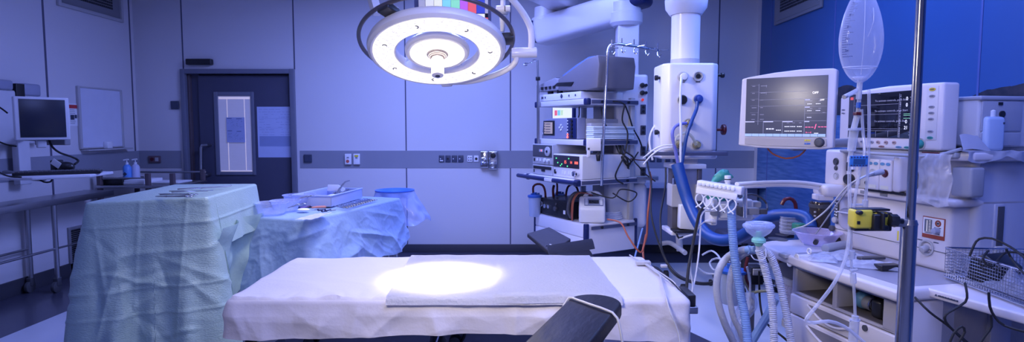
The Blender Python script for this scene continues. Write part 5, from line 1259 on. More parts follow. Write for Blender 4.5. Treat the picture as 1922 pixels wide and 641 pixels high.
# ---- patient monitor (left monitor)
pc = P(1477, 205, 2.6)
PM = frame((pc.x, pc.y, 0), R(-37.7))
def pf(u, v, y=0.): return on_plane(PM, 1, y, u, v)
k1 = pf(1401, 151); k2 = pf(1555, 137); k3 = pf(1551, 254); k4 = pf(1399, 258)
x0_ = (k1.x + k4.x) / 2; x1_ = (k2.x + k3.x) / 2; z1_ = (k1.z + k2.z) / 2; z0_ = (k3.z + k4.z) / 2
PD = thing('patient_monitor', 'large patient monitor with bright reflection, left of the infusion bag', 'monitor', PM @ Matrix.Translation((0, 0, z0_ - .05)))
PL = Matrix.Translation((0, 0, -(z0_ - .05)))
MYb = Matrix(((1, 0, 0, 0), (0, 0, -1, 0), (0, 1, 0, 0), (0, 0, 0, 1)))
def PB(): return MB(PL)
out = [(x0_ - .030, z0_ - .042), (x0_ + .05, z0_ - .052), ((x0_ + x1_) / 2, z0_ - .056), (x1_ - .02, z0_ - .055), (x1_ + .028, z0_ - .048), (x1_ + .032, z1_ + .02), (x1_ + .02, z1_ + .027), ((x0_ + x1_) / 2 + .06, z1_ + .030), ((x0_ + x1_) / 2 - .05, z1_ + .022), (x0_ + .01, z1_ + .008), (x0_ - .022, z1_ - .0)]
b = PB(); b.prism(out, -.0, -.055, .010, 4, M=MYb); b.build('monitor_housing', AW, PD)
b = PB(); b.prism([(x0_ + .0, z0_ - .037), (x0_ + .1, z0_ - .043), (x1_ - .05, z0_ - .045), (x1_ + .005, z0_ - .040), (x1_ + .003, z0_ - .008), (x0_ + .0, z0_ - .006)], .0, .003, .0012, 1, M=MYb); b.build('front_strip', mat('strip_grey', (.42, .38, .36), .35), PD)
SC2 = mat('reflective_display', (.02, .02, .035), .31, coat=0., spec=1.0, noise_amt=.1, emit=(.10, .11, .22), estr=.45)
b = PB(); b.box(x0_, x1_, -.003, .004, z0_, z1_, .001); sc_ = b.build('screen', SC2, PD)
W_, H_ = x1_ - x0_, z1_ - z0_
def sx_(f): return x0_ + W_ * f
def sz_(f): return z1_ - H_ * f
def rect(b, f0, g0, f1, g1): b.box(sx_(f0), sx_(f1), -.0042, -.003, sz_(g1), sz_(g0))
b = PB()
for g in (.245, .37, .48): rect(b, .17, g, .74, g + .004)
for g in (.115, .235, .355, .47, .59): rect(b, .06, g, .165, g + .002)
rect(b, .165, .1, .168, .80); rect(b, .74, .40, .743, .80)
for g in (.735,): rect(b, .0, g, 1, g + .004)
for f in (.235, .475, .74): rect(b, f, .735, f + .004, .95)
for g in (.38, .50, .61): rect(b, .74, g, 1, g + .003)
rnd = random.Random(8)
for g in (.13, .25, .37, .50, .62, .70): rect(b, .08, g, .08 + rnd.uniform(.03, .06), g + .008); rect(b, .19, g, .19 + rnd.uniform(.02, .08), g + .008)
rect(b, .26, .12, .263, .16); rect(b, .26, .24, .263, .28)
for f, g in ((.53, .765), (.60, .765), (.68, .765), (.80, .41), (.90, .41), (.80, .53), (.90, .53), (.95, .60)): rect(b, f, g, f + .03, g + .008)
b.build('display_line', DIMW, sc_)
b = PB()
def dash(b, f, g, n=3, w=.022, h=.014):
    for k in range(n): rect(b, f + k * w * 1.35, g, f + k * w * 1.35 + w, g + h)
dash(b, .275, .86, 3, .026, .018); dash(b, .40, .885, 3, .016, .012)
for f in (.505, .575, .655): dash(b, f, .825, 3, .016, .012); dash(b, f, .90, 3, .016, .012)
for f, g in ((.77, .455), (.87, .455), (.77, .565), (.87, .565), (.77, .675)): dash(b, f, g, 3, .014, .010)
rect(b, .86, .935, .91, .945); b.build('display_dash', WT, sc_)
b = PB(); dash(b, .755, .835, 3, .026, .012); dash(b, .905, .83, 3, .026, .012)
b.prism([(sx_(.862), sz_(.87)), (sx_(.872), sz_(.87)), (sx_(.886), sz_(.79)), (sx_(.876), sz_(.79))], .003, .0042, M=MYb)
rect(b, .765, .915, .77, .94); rect(b, .82, .915, .825, .94); rect(b, .765, .927, .825, .931); b.build('display_red_mark', glow('display_red_mark', (.9, .12, .25), .8), sc_)
b = PB()
for f0, f1 in ((.0, .12), (.235, .36), (.475, .60), (.74, .80)): rect(b, f0, .74, f1, .755)
for f0, f1 in ((.74, .80),): rect(b, f0, .385, f1, .40); rect(b, f0, .505, f1, .52)
b.build('display_header', glow('display_header', (.5, .5, .65), .5), sc_)
b = PB()
for k in range(11): rect(b, .002 + k * .0905, .952, .088 + k * .0905, .998)
so = b.build('soft_key_row', glow('soft_key', (.30, .42, .60), .55), sc_)
b = PB(); rect(b, .91, .952, .993, .998); b.build('soft_key', glow('soft_key_yellow', (.6, .62, .35), .6), sc_) if False else b.bm.free()
b = PB(); b.text('OFF', .014, PL.inverted() @ PL @ Matrix.Translation((sx_(.86), -.0045, sz_(.28))) @ Matrix(((1, 0, 0, 0), (0, 0, -1, 0), (0, 1, 0, 0), (0, 0, 0, 1)))); b.text('OFF', .010, Matrix.Translation((sx_(.94), -.0045, sz_(.40))) @ Matrix(((1, 0, 0, 0), (0, 0, -1, 0), (0, 1, 0, 0), (0, 0, 0, 1)))); b.build('display_word', glow('display_bright', (1, .95, .85), 1.2), sc_)
b = PB(); kx, kz = x1_ - .025, z0_ - .024; b.cyl((kx, 0, kz), (kx, -.020, kz), .018, .016, bev=.003, n=32); b.torus((kx, -.004, kz), (0, 1, 0), .019, .002); b.cyl((kx, -.02, kz), (kx, -.021, kz), .010); b.build('rotary_knob', DGREY, PD)
b = PB(); b.cyl((kx - .055, -.002, kz + .009), (kx - .055, -.005, kz + .009), .004); b.box(kx - .05, kx - .035, -.005, -.003, kz + .006, kz + .012); b.build('power_lamp', YELLOW, PD)
b = PB(); b.cyl((kx - .055, -.002, kz - .006), (kx - .055, -.005, kz - .006), .004); b.box(kx - .05, kx - .035, -.005, -.003, kz - .009, kz - .003); b.build('status_lamp', BLUEP, PD)
b = PB(); b.box(-.08, .08, .05, .10, z0_ + .05, z0_ + .2, .015); b.box(-.04, .04, .09, .14, z0_ - .02, z0_ + .12, .01); b.build('mount_plate', GREY, PD)
# arm joining it to the machine
A0 = PM @ Vector((0, .12, z0_ + .03)); 
b = MB(); b.tube([A0, A0 + Vector((.10, .10, -.06)), MM @ Vector((.50, -.02, 1.40))], .022, 12); b.build('mount_arm', AG, AM, world=True)
cable([P(1440, 277, 2.72), P(1450, 288, 2.72), P(1475, 297, 2.7), P(1500, 292, 2.68), P(1512, 280, 2.66)], .004, ORANGE, 'orange lead sagging below the patient monitor')
b = MB(); p = P(1497, 279, 2.68); b.box(p.x - .03, p.x + .03, p.y - .02, p.y + .01, p.z - .008, p.z + .008, .004); solo('cable_plug', b, GREY, 'grey cable plug under the middle of the patient monitor', 'plug')
# ---------------------------------------------------------------- things on and around the machine
wz = .852
def wp(u, v, z=wz): return PZ(u, v, z)
# clear bowl
c = wp(1519, 462); c = Vector((c.x, c.y, wz)); b = MB()
b.lathe([(0, 0), (.05, 0), (.075, .01), (.115, .07), (.122, .072), (.120, .075), (.112, .074), (.072, .013), (.048, .004), (0, .004)], c + Vector((.06, .04, 0)), n=48)
solo('clear_bowl', b, clear_mat('lilac_clear', (.62, .55, .80), .30, .08, .45), 'shallow clear lilac bowl on the far part of the machine worktop', 'bowl')
# clear packets, syringe wrappers
def packet(u, v, w, h, rot, seed, label, m_=None, z=wz, name='plastic_packet'):
    c = wp(u, v, z); Mr = Matrix.Translation((c.x, c.y, z)) @ Matrix.Rotation(R(rot), 4, 'Z')
    def fn(a, q):
        x = (a - .5) * w; y = (q - .5) * h
        e = min(1, 6 * min(a, 1 - a, q, 1 - q))
        return Vector((x, y, .004 + e * (.010 + .016 * abs(noise.noise(Vector((x * 14, y * 14, seed)))) + .006 * noise.noise(Vector((x * 40, y * 40, seed))))))
    b = MB(Mr); b.grid(fn, 36, 36, thick=.0012)
    solo(name, b, m_ or GLASS, label, 'packet', sm=60)
packet(1580, 481, .20, .15, 20, 1, 'crumpled clear wrapper in the middle of the machine worktop', CLOUDY, z=wz + .001)
packet(1640, 500, .22, .14, -25, 2, 'clear wrapper beside the small black box on the worktop', TUBEM, z=wz + .001)
packet(1545, 487, .14, .12, 60, 3, 'clear wrapper next to the lilac bowl', TUBEM, z=wz + .001)
b = MB(); q = wp(1548, 474); b.cyl(q + Vector((0, 0, .022)), wp(1585, 466) + Vector((0, 0, .022)), .021, bev=.004); solo('tube_roll', b, mat('grey_translucent_tube', (.38, .40, .46), .3), 'grey cylindrical tube lying on the machine worktop', 'tube')
b = MB(); q0 = wp(1545, 462); q1 = wp(1582, 468); b.ball(wp(1562, 461) + Vector((.02, .03, .03)), .05, (1.0, .6, .35)); solo('black_mask', b, BLACK, 'black rounded rubber piece behind the grey tube', 'mask')
def lbox(u, v, w, d_, h, rot, m_, name, label, cat, z=wz):
    c = wp(u, v, z); b = MB(Matrix.Translation((c.x, c.y, z)) @ Matrix.Rotation(R(rot), 4, 'Z')); b.box(-w / 2, w / 2, -d_ / 2, d_ / 2, 0, h, min(.005, h * .3)); return solo(name, b, m_, label, cat)
lbox(1635, 486, .13, .035, .014, 10, DGREY, 'instrument_case', 'slim dark grey case lying on the machine worktop', 'case', wz + .006)
lbox(1666, 506, .10, .05, .026, 8, BLACK, 'pulse_meter', 'small black box at the front edge of the machine worktop', 'box')
b = MB(); b.cyl(wp(1530, 466) + Vector((0, 0, .03)), wp(1532, 464) + Vector((0, 0, .036)), .012); solo('rubber_bung', b, BLACK, 'tiny black round bung lying in the clear packet by the bowl', 'bung')
b = MB(); b.cyl(wp(1725, 488) + Vector((0, 0, .03)), wp(1785, 502) + Vector((-.02, .02, .03)), .024, .02, bev=.004); solo('wrapped_tube', b, mat('grey_translucent_tube', (), 0), 'grey wrapped tube lying next to the wire basket', 'tube')
packet(1735, 483, .14, .12, 35, 7, 'crumpled clear wrapper between chrome pole and wire basket', TUBEM)
# jars behind the bowl
c = P(1483, 432, 3.35); c.z = .86; b = MB()
T = thing('suction_jar', 'clear ribbed jar with green cap behind the bowl', 'jar', c)
b.lathe([(0, 0), (.055, 0), (.058, .01), (.058, .09), (.062, .10), (.055, .10), (.052, .01), (0, .006)], c, n=36)
for k in range(4): b.torus(c + Vector((0, 0, .02 + .02 * k)), (0, 0, 1), .0585, .002)
b.build('jar_shell', GLASS, T, world=True)
b = MB(); g = P(1499, 427, 3.2); b.cyl(g + Vector((0, 0, -.02)), g + Vector((0, 0, .025)), .035, bev=.004); b.build('green_cap', mat('deep_green', (.03, .20, .12), .4), T, world=True)
c = P(1538, 430, 3.25); c.z = .86
T = thing('dark_canister', 'dark glossy ribbed canister with a pale bar behind the clear bowl', 'canister', c)
b = MB(); b.lathe([(0, 0), (.052, 0), (.055, .006), (.055, .19), (.05, .20), (0, .20)], c, n=40); b.build('canister_body', mat('smoked_canister', (.05, .04, .035), .12, .3), T, world=True)
b = MB(); b.lathe([(0, 0), (.058, 0), (.060, .004), (.060, .02), (0, .022)], c + Vector((0, 0, .165)), n=40); b.build('canister_lid', DGREY, T, world=True)
b = MB()
for k in range(6): p = c + Vector((-.045, -.034, .03 + k * .022)); b.box(p.x - .006, p.x + .002, p.y - .006, p.y + .004, p.z, p.z + .008)
b.build('scale_mark', LGREY, T, world=True)
b = MB(); c2_ = P(1455, 425, 3.7); b.box(c2_.x - .13, c2_.x + .08, 3.6, 3.85, c2_.z - .06, c2_.z + .06, .01)
T = thing('suction_unit', 'dark grey ribbed box behind the blue hose left of the jar', 'medical device', c2_)
b.build('casing', mat('slate_casing', (.10, .11, .17), .45), T, world=True)
b = MB()
for k in range(5): b.box(c2_.x + .03, c2_.x + .07, 3.592, 3.602, c2_.z - .05 + k * .022, c2_.z - .038 + k * .022)
b.build('vent_slot', BLACK, T, world=True)
b = MB(); b.tube([P(1467, 384, 3.4), P(1472, 375, 3.4), P(1482, 372, 3.4), P(1491, 378, 3.4), P(1494, 390, 3.4), P(1494, 412, 3.4)], .011, 10); solo('suction_hose', b, RED, 'dark red hose hooking over the jar behind the machine worktop', 'hose')
# pump bottle
c = MM @ Vector((-.02, -.155, 1.373)); 
T = thing('hand_gel_bottle', 'pale blue pump bottle standing on the machine shelf at right', 'bottle', c)
b = MB(MM); b.box(-.045, .02, -.205, -.108, 1.374, 1.52, .016, 4); b.build('bottle_body', mat('pale_blue_bottle', (.46, .57, .76), .3), T, world=True)
b = MB(MM); b.lathe([(0, 0), (.020, 0), (.020, .024), (.012, .03), (.010, .04), (0, .04)], (-.012, -.157, 1.52), n=24); b.cyl((-.012, -.157, 1.55), (-.012, -.157, 1.585), .006); b.tube([(-.012, -.19, 1.594), (-.012, -.157, 1.592), (-.012, -.125, 1.588)], .0085, 8); b.build('pump_head', PAPER, T, world=True)
b = MB(MM); b.box(-.0465, -.044, -.195, -.187, 1.488, 1.496); b.build('bottle_mark', INK, T, world=True)
# folded paper sheets on the shelf
def wrap(u_, v_):
    x = -.075 + .012 * math.sin(u_ * 6); y = .02 - .30 * u_
    z = 1.376 + .006 * noise.noise(Vector((u_ * 5, v_ * 5, 1)))
    if v_ < .3: z -= (.3 - v_) * .16 * (.4 + .6 * abs(math.sin(u_ * 4 + .6))); xx = x - .002
    else: xx = x + (v_ - .3) * .16
    return Vector((xx + .006 * noise.noise(Vector((u_ * 9, v_ * 3, 2))), y, z))
b = MB(MM); b.grid(wrap, 40, 24, thick=.0015); solo('paper_wrap', b, mat('white_wrap', (.70, .72, .82), .5), 'thin white sheet draped over the machine shelf edge beside the pump bottle', 'sheet', sm=60)
b = MB(MM); b.grid(lambda a, q: Vector((-.055 + .02 * q, .02 - a * .14 * (1 - .35 * q), 1.382 + q * .062 + .004 * math.sin(a * 5))), 16, 10, thick=.0015); solo('paper_wrap', b, mat('white_wrap', (), 0), 'stiff white sheet standing up behind the ventilator monitor', 'sheet', sm=60)
# clear bag hanging from the rail
def bag(a, q):
    x = .085 - a * .155; z = 1.365 - q * .215
    y = .088 + .018 * math.sin(PI * a) * math.sin(PI * min(1, q * 1.1)) + .010 * noise.noise(Vector((a * 7, q * 5, 3)))
    return Vector((x + .006 * math.sin(q * 9), y, z + .008 * math.sin(a * 7) * q))
b = MB(MM); b.grid(bag, 30, 40, thick=.0015); solo('clear_bag', b, clear_mat('bag_film', (.78, .78, .86), .34, .15, .4), 'clear plastic bag hanging from the rail right of the plug-in modules', 'bag', sm=60)
# wire basket
bA = P(1782, 500, 2.33); A = Vector((1.786, 2.35, 0)); e1 = Vector((-.05, -.998, 0)).normalized(); e2 = Vector((.998, -.15, 0)).normalized()
BL, BW, z0, z1 = .62, .34, .862, .982
T = thing('wire_basket', 'chrome wire mesh basket on the side shelf at the right edge', 'basket', A + e1 * .2 + e2 * .17 + Vector((0, 0, z0)))
def wall_mesh(o, d1, n1, L1):
    b = MB()
    st = .0125
    for k in range(int(L1 / st) + 1):
        p = o + d1 * (k * st); b.tube([p + Vector((0, 0, z0)), p + Vector((0, 0, z1))], .0011, 4, smooth=False)
    for k in range(int((z1 - z0) / st) + 1):
        z = z0 + k * st; b.tube([o + Vector((0, 0, z)), o + d1 * L1 + Vector((0, 0, z))], .0011, 4, smooth=False)
    b.build('mesh_side', CHROME, T, world=True)
wall_mesh(A, e1, 0, BL); wall_mesh(A, e2, 0, BW); wall_mesh(A + e2 * BW, e1, 0, BL); wall_mesh(A + e1 * BL, e2, 0, BW)
b = MB()
for k in range(int(BL / .0125)): b.tube([A + e1 * (k * .0125) + Vector((0, 0, z0)), A + e1 * (k * .0125) + e2 * BW + Vector((0, 0, z0))], .0011, 4, smooth=False)
for k in range(int(BW / .0125)): b.tube([A + e2 * (k * .0125) + Vector((0, 0, z0)), A + e2 * (k * .0125) + e1 * BL + Vector((0, 0, z0))], .0011, 4, smooth=False)
b.build('mesh_floor', CHROME, T, world=True)
for z, r in ((z1, .0035), (z0, .003)):
    b = MB(); c4 = [A, A + e1 * BL, A + e1 * BL + e2 * BW, A + e2 * BW, A]; b.tube([p + Vector((0, 0, z)) for p in c4], r, 8, smooth=False); b.build('basket_rim', CHROME, T, world=True)
# contents
BMx = Matrix((( e1.x, e2.x, 0, A.x), (e1.y, e2.y, 0, A.y), (0, 0, 1, z0 + .003), (0, 0, 0, 1)))
b = MB(BMx @ Matrix.Translation((.07, .13, 0)) @ Matrix.Rotation(R(24), 4, 'Z')); b.prism([(-.055, 0), (.055, 0), (.065, .07), (.0, .115), (-.05, .085)], -.06, .06, .008, 3, M=Matrix(((1, 0, 0, 0), (0, 0, 1, 0), (0, 1, 0, 0), (0, 0, 0, 1)))); solo('black_device', b, BLACK, 'black angular power unit sitting in the wire basket', 'power unit')
def crum(a, q):
    x = .14 + a * .34; y = .03 + q * .26
    e = min(1, 5 * min(a, 1 - a, q, 1 - q)); return Vector((x, y, .006 + e * (.035 + .05 * abs(noise.noise(Vector((x * 16, y * 16, 2)))) + .02 * noise.noise(Vector((x * 40, y * 40, 1))))))
b = MB(BMx); b.grid(crum, 60, 50, thick=.0015); solo('plastic_packet', b, mat('crinkled_foil_film', (.55, .56, .66), .18, bump=.6, bscale=60, spec=.9), 'crumpled shiny clear packets filling the wire basket', 'packet', sm=60)
def cw(pts): return [BMx @ Vector(p) for p in pts]
cable([P(1820, 480, 2.2), P(1828, 460, 2.2), P(1838, 448, 2.2), P(1862, 447, 2.15), P(1895, 462, 2.1), P(1925, 485, 2.0), P(1960, 520, 1.95)], .0042, RUBBER, 'black cord arching above the wire basket')
cable([P(1855, 470, 2.15), P(1845, 485, 2.1), P(1860, 500, 2.1), P(1890, 472, 2.15), P(1925, 478, 2.1)], .0042, RUBBER, 'black cord looping inside the wire basket')
cable([P(1888, 466, 2.0), P(1897, 482, 2.0), P(1910, 500, 1.95), P(1930, 520, 1.9)], .004, RUBBER, 'black cord at the far right rim of the basket')
# hanging cords below side shelf
cable([P(1811, 530, 2.0), P(1815, 550, 1.98), P(1812, 566, 1.98), P(1790, 580, 1.98), P(1775, 590, 1.98), P(1775, 603, 1.98), P(1790, 620, 1.98), P(1815, 645, 1.98), P(1830, 670, 1.98)], .0042, RUBBER, 'black cord hanging from the basket and curling under the side shelf, left one')
cable([P(1856, 548, 1.9), P(1858, 575, 1.9), P(1868, 595, 1.9), P(1885, 610, 1.9), P(1925, 622, 1.85), P(1960, 626, 1.8)], .0042, RUBBER, 'black cord hanging below the basket and running out to the right edge')
cable([P(1860, 590, 1.95), P(1861, 612, 1.95), P(1850, 628, 1.95), P(1835, 650, 1.95)], .004, RUBBER, 'short black cord branching down near the trolley at bottom right')
cable([P(1717, 557, 2.05), P(1745, 585, 2.0), P(1775, 607, 2.0), P(1800, 628, 2.0), P(1825, 650, 2.0)], .004, RUBBER, 'thin black cord running diagonally behind the chrome pole')
cable([P(1780, 650, 1.95), P(1790, 625, 1.95), P(1805, 612, 1.95), P(1811, 622, 1.95), P(1800, 640, 1.95)], .004, RUBBER, 'black cord loop under the side shelf beside the pole')
# low trolley top, bottom right corner
q0 = PZ(1815, 640, .62); q1 = PZ(1895, 622, .62)
T = thing('side_trolley', 'pale low trolley with black items cut off at the bottom right corner', 'trolley', (1.95, 1.9, 0))
b = MB(); b.box(1.63, 2.35, 1.50, 2.02, .575, .60, .008); b.build('trolley_top', WHITE, T, world=True)
for xx, yy in ((1.67, 1.54), (2.31, 1.54), (1.67, 1.98), (2.31, 1.98)):
    b = MB(); b.cyl((xx, yy, .07), (xx, yy, .58), .014); b.build('leg', STEEL, T, world=True)
    b = MB(); b.cyl((xx - .015, yy, .036), (xx + .015, yy, .036), .036, bev=.004); b.build('caster', RUBBER, T, world=True)
b = MB(); b.box(1.62, 1.76, 1.88, 1.96, .601, .625, .006); b.M = Matrix(); solo('handset', b, BLACK, 'flat black handset on the low trolley at the bottom right corner', 'handset')
# ================================================================ FOREGROUND DRIP POLE, BAG, TUBES
pp = P(1706, 430, 1.62)
T = thing('drip_stand', 'tall chrome drip stand with thick lower tube in front of the machine', 'drip stand', (pp.x, 1.62, 0))
zj = P(1706, 418, 1.62).z
b = MB(); b.cyl((pp.x, 1.62, .10), (pp.x, 1.62, zj), .0205, n=32); b.build('outer_tube', mat('pole_steel', (.42, .41, .42), .2, 1.), T, world=True)
b = MB(); b.cyl((pp.x + .002, 1.62, zj - .05), (pp.x + .002, 1.62, 2.45), .0122, n=24); b.build('inner_tube', mat('dark_chrome', (.40, .40, .43), .18, 1.), T, world=True)
b = MB(); b.cyl((pp.x, 1.62, zj - .004), (pp.x, 1.62, zj + .010), .022, .018, n=32); b.build('tube_collar', STEEL, T, world=True)
for k in range(5):
    a = k * 2 * PI / 5 + .3; e = Vector((pp.x + .27 * math.cos(a), 1.62 + .27 * math.sin(a), .08))
    b = MB(); b.tube([(pp.x, 1.62, .12), e], .014, 8, smooth=False); b.build('leg', STEEL, T, world=True)
    b = MB(); b.cyl((e.x - .012, e.y, .032), (e.x + .012, e.y, .032), .032, bev=.004); b.build('caster', RUBBER, T, world=True)
b = MB(); b.tube([(pp.x - .12, 1.66, 2.42), (pp.x - .11, 1.66, 2.44), (pp.x, 1.63, 2.45), (pp.x + .10, 1.60, 2.44), (pp.x + .12, 1.59, 2.47)], .005, 8); b.build('hook', CHROME, T, world=True)
# inflated infusion bag
Yb = 1.66
c = P(1617, 60, Yb)
zt, zb = P(1617, -22, Yb).z, P(1617, 163, Yb).z
ZL = zt - zb
T = thing('infusion_bag', 'inflated clear drip bag with printed scale hanging at the top right', 'drip bag', (c.x, Yb, zb))
prof = []
for k in range(41):
    f = k / 40
    w = .0605 * (math.sin(PI * min(1, f / 1.0) ** .80)) ** .62 if 0 < f < 1 else 0
    prof.append((max(w, .010 if f < .5 else .02), zb + .012 + (ZL) * f))
b = MB(Matrix.Translation((c.x, Yb, 0)) @ Matrix.Diagonal((1, .62, 1, 1)))
b.lathe([(0, prof[0][1])] + prof + [(0, prof[-1][1])], n=56); b.build('bag_shell', clear_mat('bag_shell_film', (.80, .82, .93), .20, .07, .60), T, world=True)
b = MB()
for (dx, f0, f1, yy) in ((-.014, .12, .9, -.037), (.010, .5, .78, -.037)):
    b.tube([(c.x + dx * .6, Yb + yy * .55, zb + ZL * f0), (c.x + dx, Yb + yy, zb + ZL * (f0 + f1) / 2), (c.x + dx, Yb + yy * .9, zb + ZL * f1)], .0010, 6)
b.build('bag_crease_highlight', clear_mat('bag_crease_film', (.8, .82, .95), .5, .1, .5), T, world=True)  # pale ribs laid along the creases as painted highlights
b = MB()
def bagw(f): return .0605 * (math.sin(PI * f ** .80)) ** .62
for k in range(26):
    f = .30 + k * .024
    w = bagw(f); long_ = k % 5 == 0; a0 = R(200) if k % 5 else R(196)
    for kk in range(6 if long_ else 3):
        a = R(196 + kk * 6); x = c.x + (w + .0006) * math.cos(a); y = Yb + (w * .62 + .0006) * math.sin(a)
        b.box(x - .0012, x + .0026, y - .0004, y + .0004, zb + ZL * f, zb + ZL * f + .0012)
b.build('printed_scale', mat('scale_ink', (.05, .06, .16), .5), T, world=True)
b = MB()
for k in range(5):
    f = .36 + k * .12; w = bagw(f); a = R(212); x = c.x + w * math.cos(a); y = Yb + w * .62 * math.sin(a) - .001
    b.text(str(500 - k * 100) if False else '%d' % ((k + 1) * 100), .008, Matrix.Translation((x, y, zb + ZL * f)) @ Matrix(((1, 0, 0, 0), (0, 0, -1, 0), (0, 1, 0, 0), (0, 0, 0, 1))))
b.build('scale_number', mat('scale_ink', (), 0), T, world=True)
b = MB(); b.cyl((c.x + .002, Yb, zb + .02), (c.x + .0, Yb, zb - .035), .0075, n=16); b.build('outlet_port', CLOUDY, T, world=True)
b = MB(); b.tube([P(1614, 166, Yb), P(1604, 172, Yb), P(1588, 180, Yb - .02)], .0065, 10); b.build('injection_port', CLOUDY, T, world=True)
b = MB(); b.cyl(P(1588, 180, Yb - .02), P(1584, 182, Yb - .025), .0062, n=12); b.build('port_cap', LGREY, T, world=True)
# hanging cord of the bag up to the hook
b = MB(); b.tube([(c.x, Yb, zt + .01), (pp.x - .12, 1.66, 2.42)], .0025, 6); b.build('hanger_loop', TUBEM, T, world=True)
def tubing(pts, r, label, m_=None, name='tubing'):
    b = MB(); b.tube([P(*q) for q in pts], r, 10); return solo(name, b, m_ or TUBEM, label, 'tubing')
b = MB(Matrix.Translation((c.x, Yb, 0)) @ Matrix.Diagonal((1, .62, 1, 1))); b.torus((0, 0, zb + ZL * .20), (0, 0, 1), bagw(.19) - .004, .0016, 40, 6); b.torus((0, 0, zb + ZL * .09), (0, 0, 1), .018, .004, 24, 8); b.build('fluid_line', clear_mat('bag_crease_film', (), 0), T, world=True)
# drip chamber and roller clamp set
T = thing('drip_chamber', 'clear drip chamber with red collar hanging under the infusion bag', 'drip chamber', P(1603, 340, Yb))
b = MB(); b.cyl(P(1614, 172, Yb), P(1610, 212, Yb), .0052, n=12); b.build('spike', CLOUDY, T, world=True)
b = MB(); b.cyl(P(1611.5, 192, Yb - .006), P(1611, 202, Yb - .006), .0062, n=12); b.build('blue_ring', BLUEP, T, world=True)
b = MB(); b.box(P(1603, 210, Yb).x, P(1614, 210, Yb).x, Yb - .012, Yb + .006, P(0, 216, Yb).z, P(0, 210, Yb).z, .001); b.build('red_collar', RED, T, world=True)
b = MB(); b.cyl(P(1609, 216, Yb), P(1602, 243, Yb), .008, n=16); b.cyl(P(1604, 240, Yb), P(1604, 244, Yb), .018, n=20); b.cyl(P(1603, 244, Yb), P(1598, 283, Yb), .0125, .011, n=20); b.build('chamber', CLOUDY, T, world=True)
b = MB(); b.cyl(P(1598, 283, Yb), P(1596, 296, Yb), .007, n=12); b.build('chamber_outlet', CLOUDY, T, world=True)
tubing([(1631, 168, Yb), (1631, 260, Yb), (1628, 330, Yb), (1624, 378, Yb), (1621, 398, Yb), (1618, 430, Yb)], .0042, 'clear drip tube running straight down right of the drip chamber')
tubing([(1617, 205, Yb - .01), (1620, 250, Yb - .01), (1622, 290, Yb - .02), (1610, 340, Yb - .02), (1599, 420, Yb - .02), (1597, 480, Yb - .02), (1601, 520, Yb - .03), (1604, 560, Yb - .03), (1605, 592, Yb - .03)], .0040, 'clear drip tube curving through the blue label to the lower chamber')
tubing([(1595, 296, Yb), (1594, 340, Yb - .01), (1595, 420, Yb - .02), (1588, 480, Yb - .04), (1566, 530, Yb - .05), (1530, 577, Yb - .05), (1515, 595, Yb - .05), (1514, 602, Yb - .05), (1528, 605, Yb - .05), (1555, 602, Yb - .05), (1585, 612, Yb - .05), (1620, 640, Yb - .05), (1640, 655, Yb - .05)], .0048, 'clear drip tube swinging left over the drawers and back')
b = MB(); q0, q1 = P(1594, 292, Yb - .03), P(1627, 312, Yb - .03)
b.box(q0.x, q1.x, Yb - .035, Yb - .031, q1.z, q0.z, .001)
T = thing('drip_label', 'small blue label with dotted border hanging on the drip tubes', 'label', ((q0.x + q1.x) / 2, Yb - .033, q1.z))
b.build('label_card', mat('label_blue', (.05, .22, .62), .4), T, world=True)
b = MB(); w = q1.x - q0.x; h = q0.z - q1.z
for k in range(6):
    for zz_ in (.06, .84): b.box(q0.x + w * (.03 + k * .165), q0.x + w * (.11 + k * .165), Yb - .0365, Yb - .0348, q1.z + h * zz_, q1.z + h * (zz_ + .10))
for k in range(4): b.box(q0.x + w * .18, q0.x + w * .84, Yb - .0365, Yb - .0348, q1.z + h * (.27 + .13 * k), q1.z + h * (.30 + .13 * k))
b.build('printing', mat('scale_ink', (), 0), T, world=True)
T = thing('roller_clamp', 'clear connector with side wings hanging in front of the yellow clamp', 'connector', P(1619, 425, Yb))
b = MB(); b.cyl(P(1624, 375, Yb), P(1623, 392, Yb), .008, n=14); b.cyl(P(1622, 392, Yb), P(1619, 408, Yb), .011, n=14); b.cyl(P(1618, 408, Yb), P(1616, 426, Yb), .007, n=14); b.box(P(1613, 0, Yb).x, P(1636, 0, Yb).x, Yb - .004, Yb + .004, P(0, 386, Yb).z, P(0, 382, Yb).z, .001); b.build('connector_body', CLOUDY, T, world=True)
T = thing('tubing_connector', 'clear stopcocks and cylinder on the drip tube in front of the drawers', 'connector', P(1604, 641, Yb - .03))
for (u, v, u2, v2, r) in ((1598, 470, 1598, 485, .009), (1590, 477, 1606, 476, .004), (1601, 512, 1602, 530, .008), (1596, 508, 1609, 505, .004), (1605, 592, 1604, 600, .009), (1604, 600, 1601, 641, .0125), (1594, 600, 1614, 600, .004)):
    b = MB(); b.cyl(P(u, v, Yb - .03), P(u2, v2, Yb - .03), r, n=14); b.build('stopcock', CLOUDY, T, world=True)
tubing([(1494, 428, 2.7), (1515, 421, 2.5), (1550, 395, 2.3), (1590, 350, 2.05), (1620, 332, 1.98), (1640, 324, 2.28)], .0032, 'thin white sampling line from the bowl up to the plug-in modules', OXWHITE)
tubing([(1532, 438, 2.7), (1548, 415, 2.5), (1560, 398, 2.35), (1590, 358, 2.1), (1604, 340, 2.0)], .0028, 'thin grey sampling line lying beside the white one', LGREY)
b = MB(); b.cyl(P(1638, 326, 2.27), P(1655, 322, 2.3), .010, .012, n=16); b.cyl(P(1628, 330, 2.25), P(1638, 326, 2.27), .005, .009, n=12); solo('line_connector', b, LGREY, 'grey plug of the sampling line at the first plug-in module', 'plug')
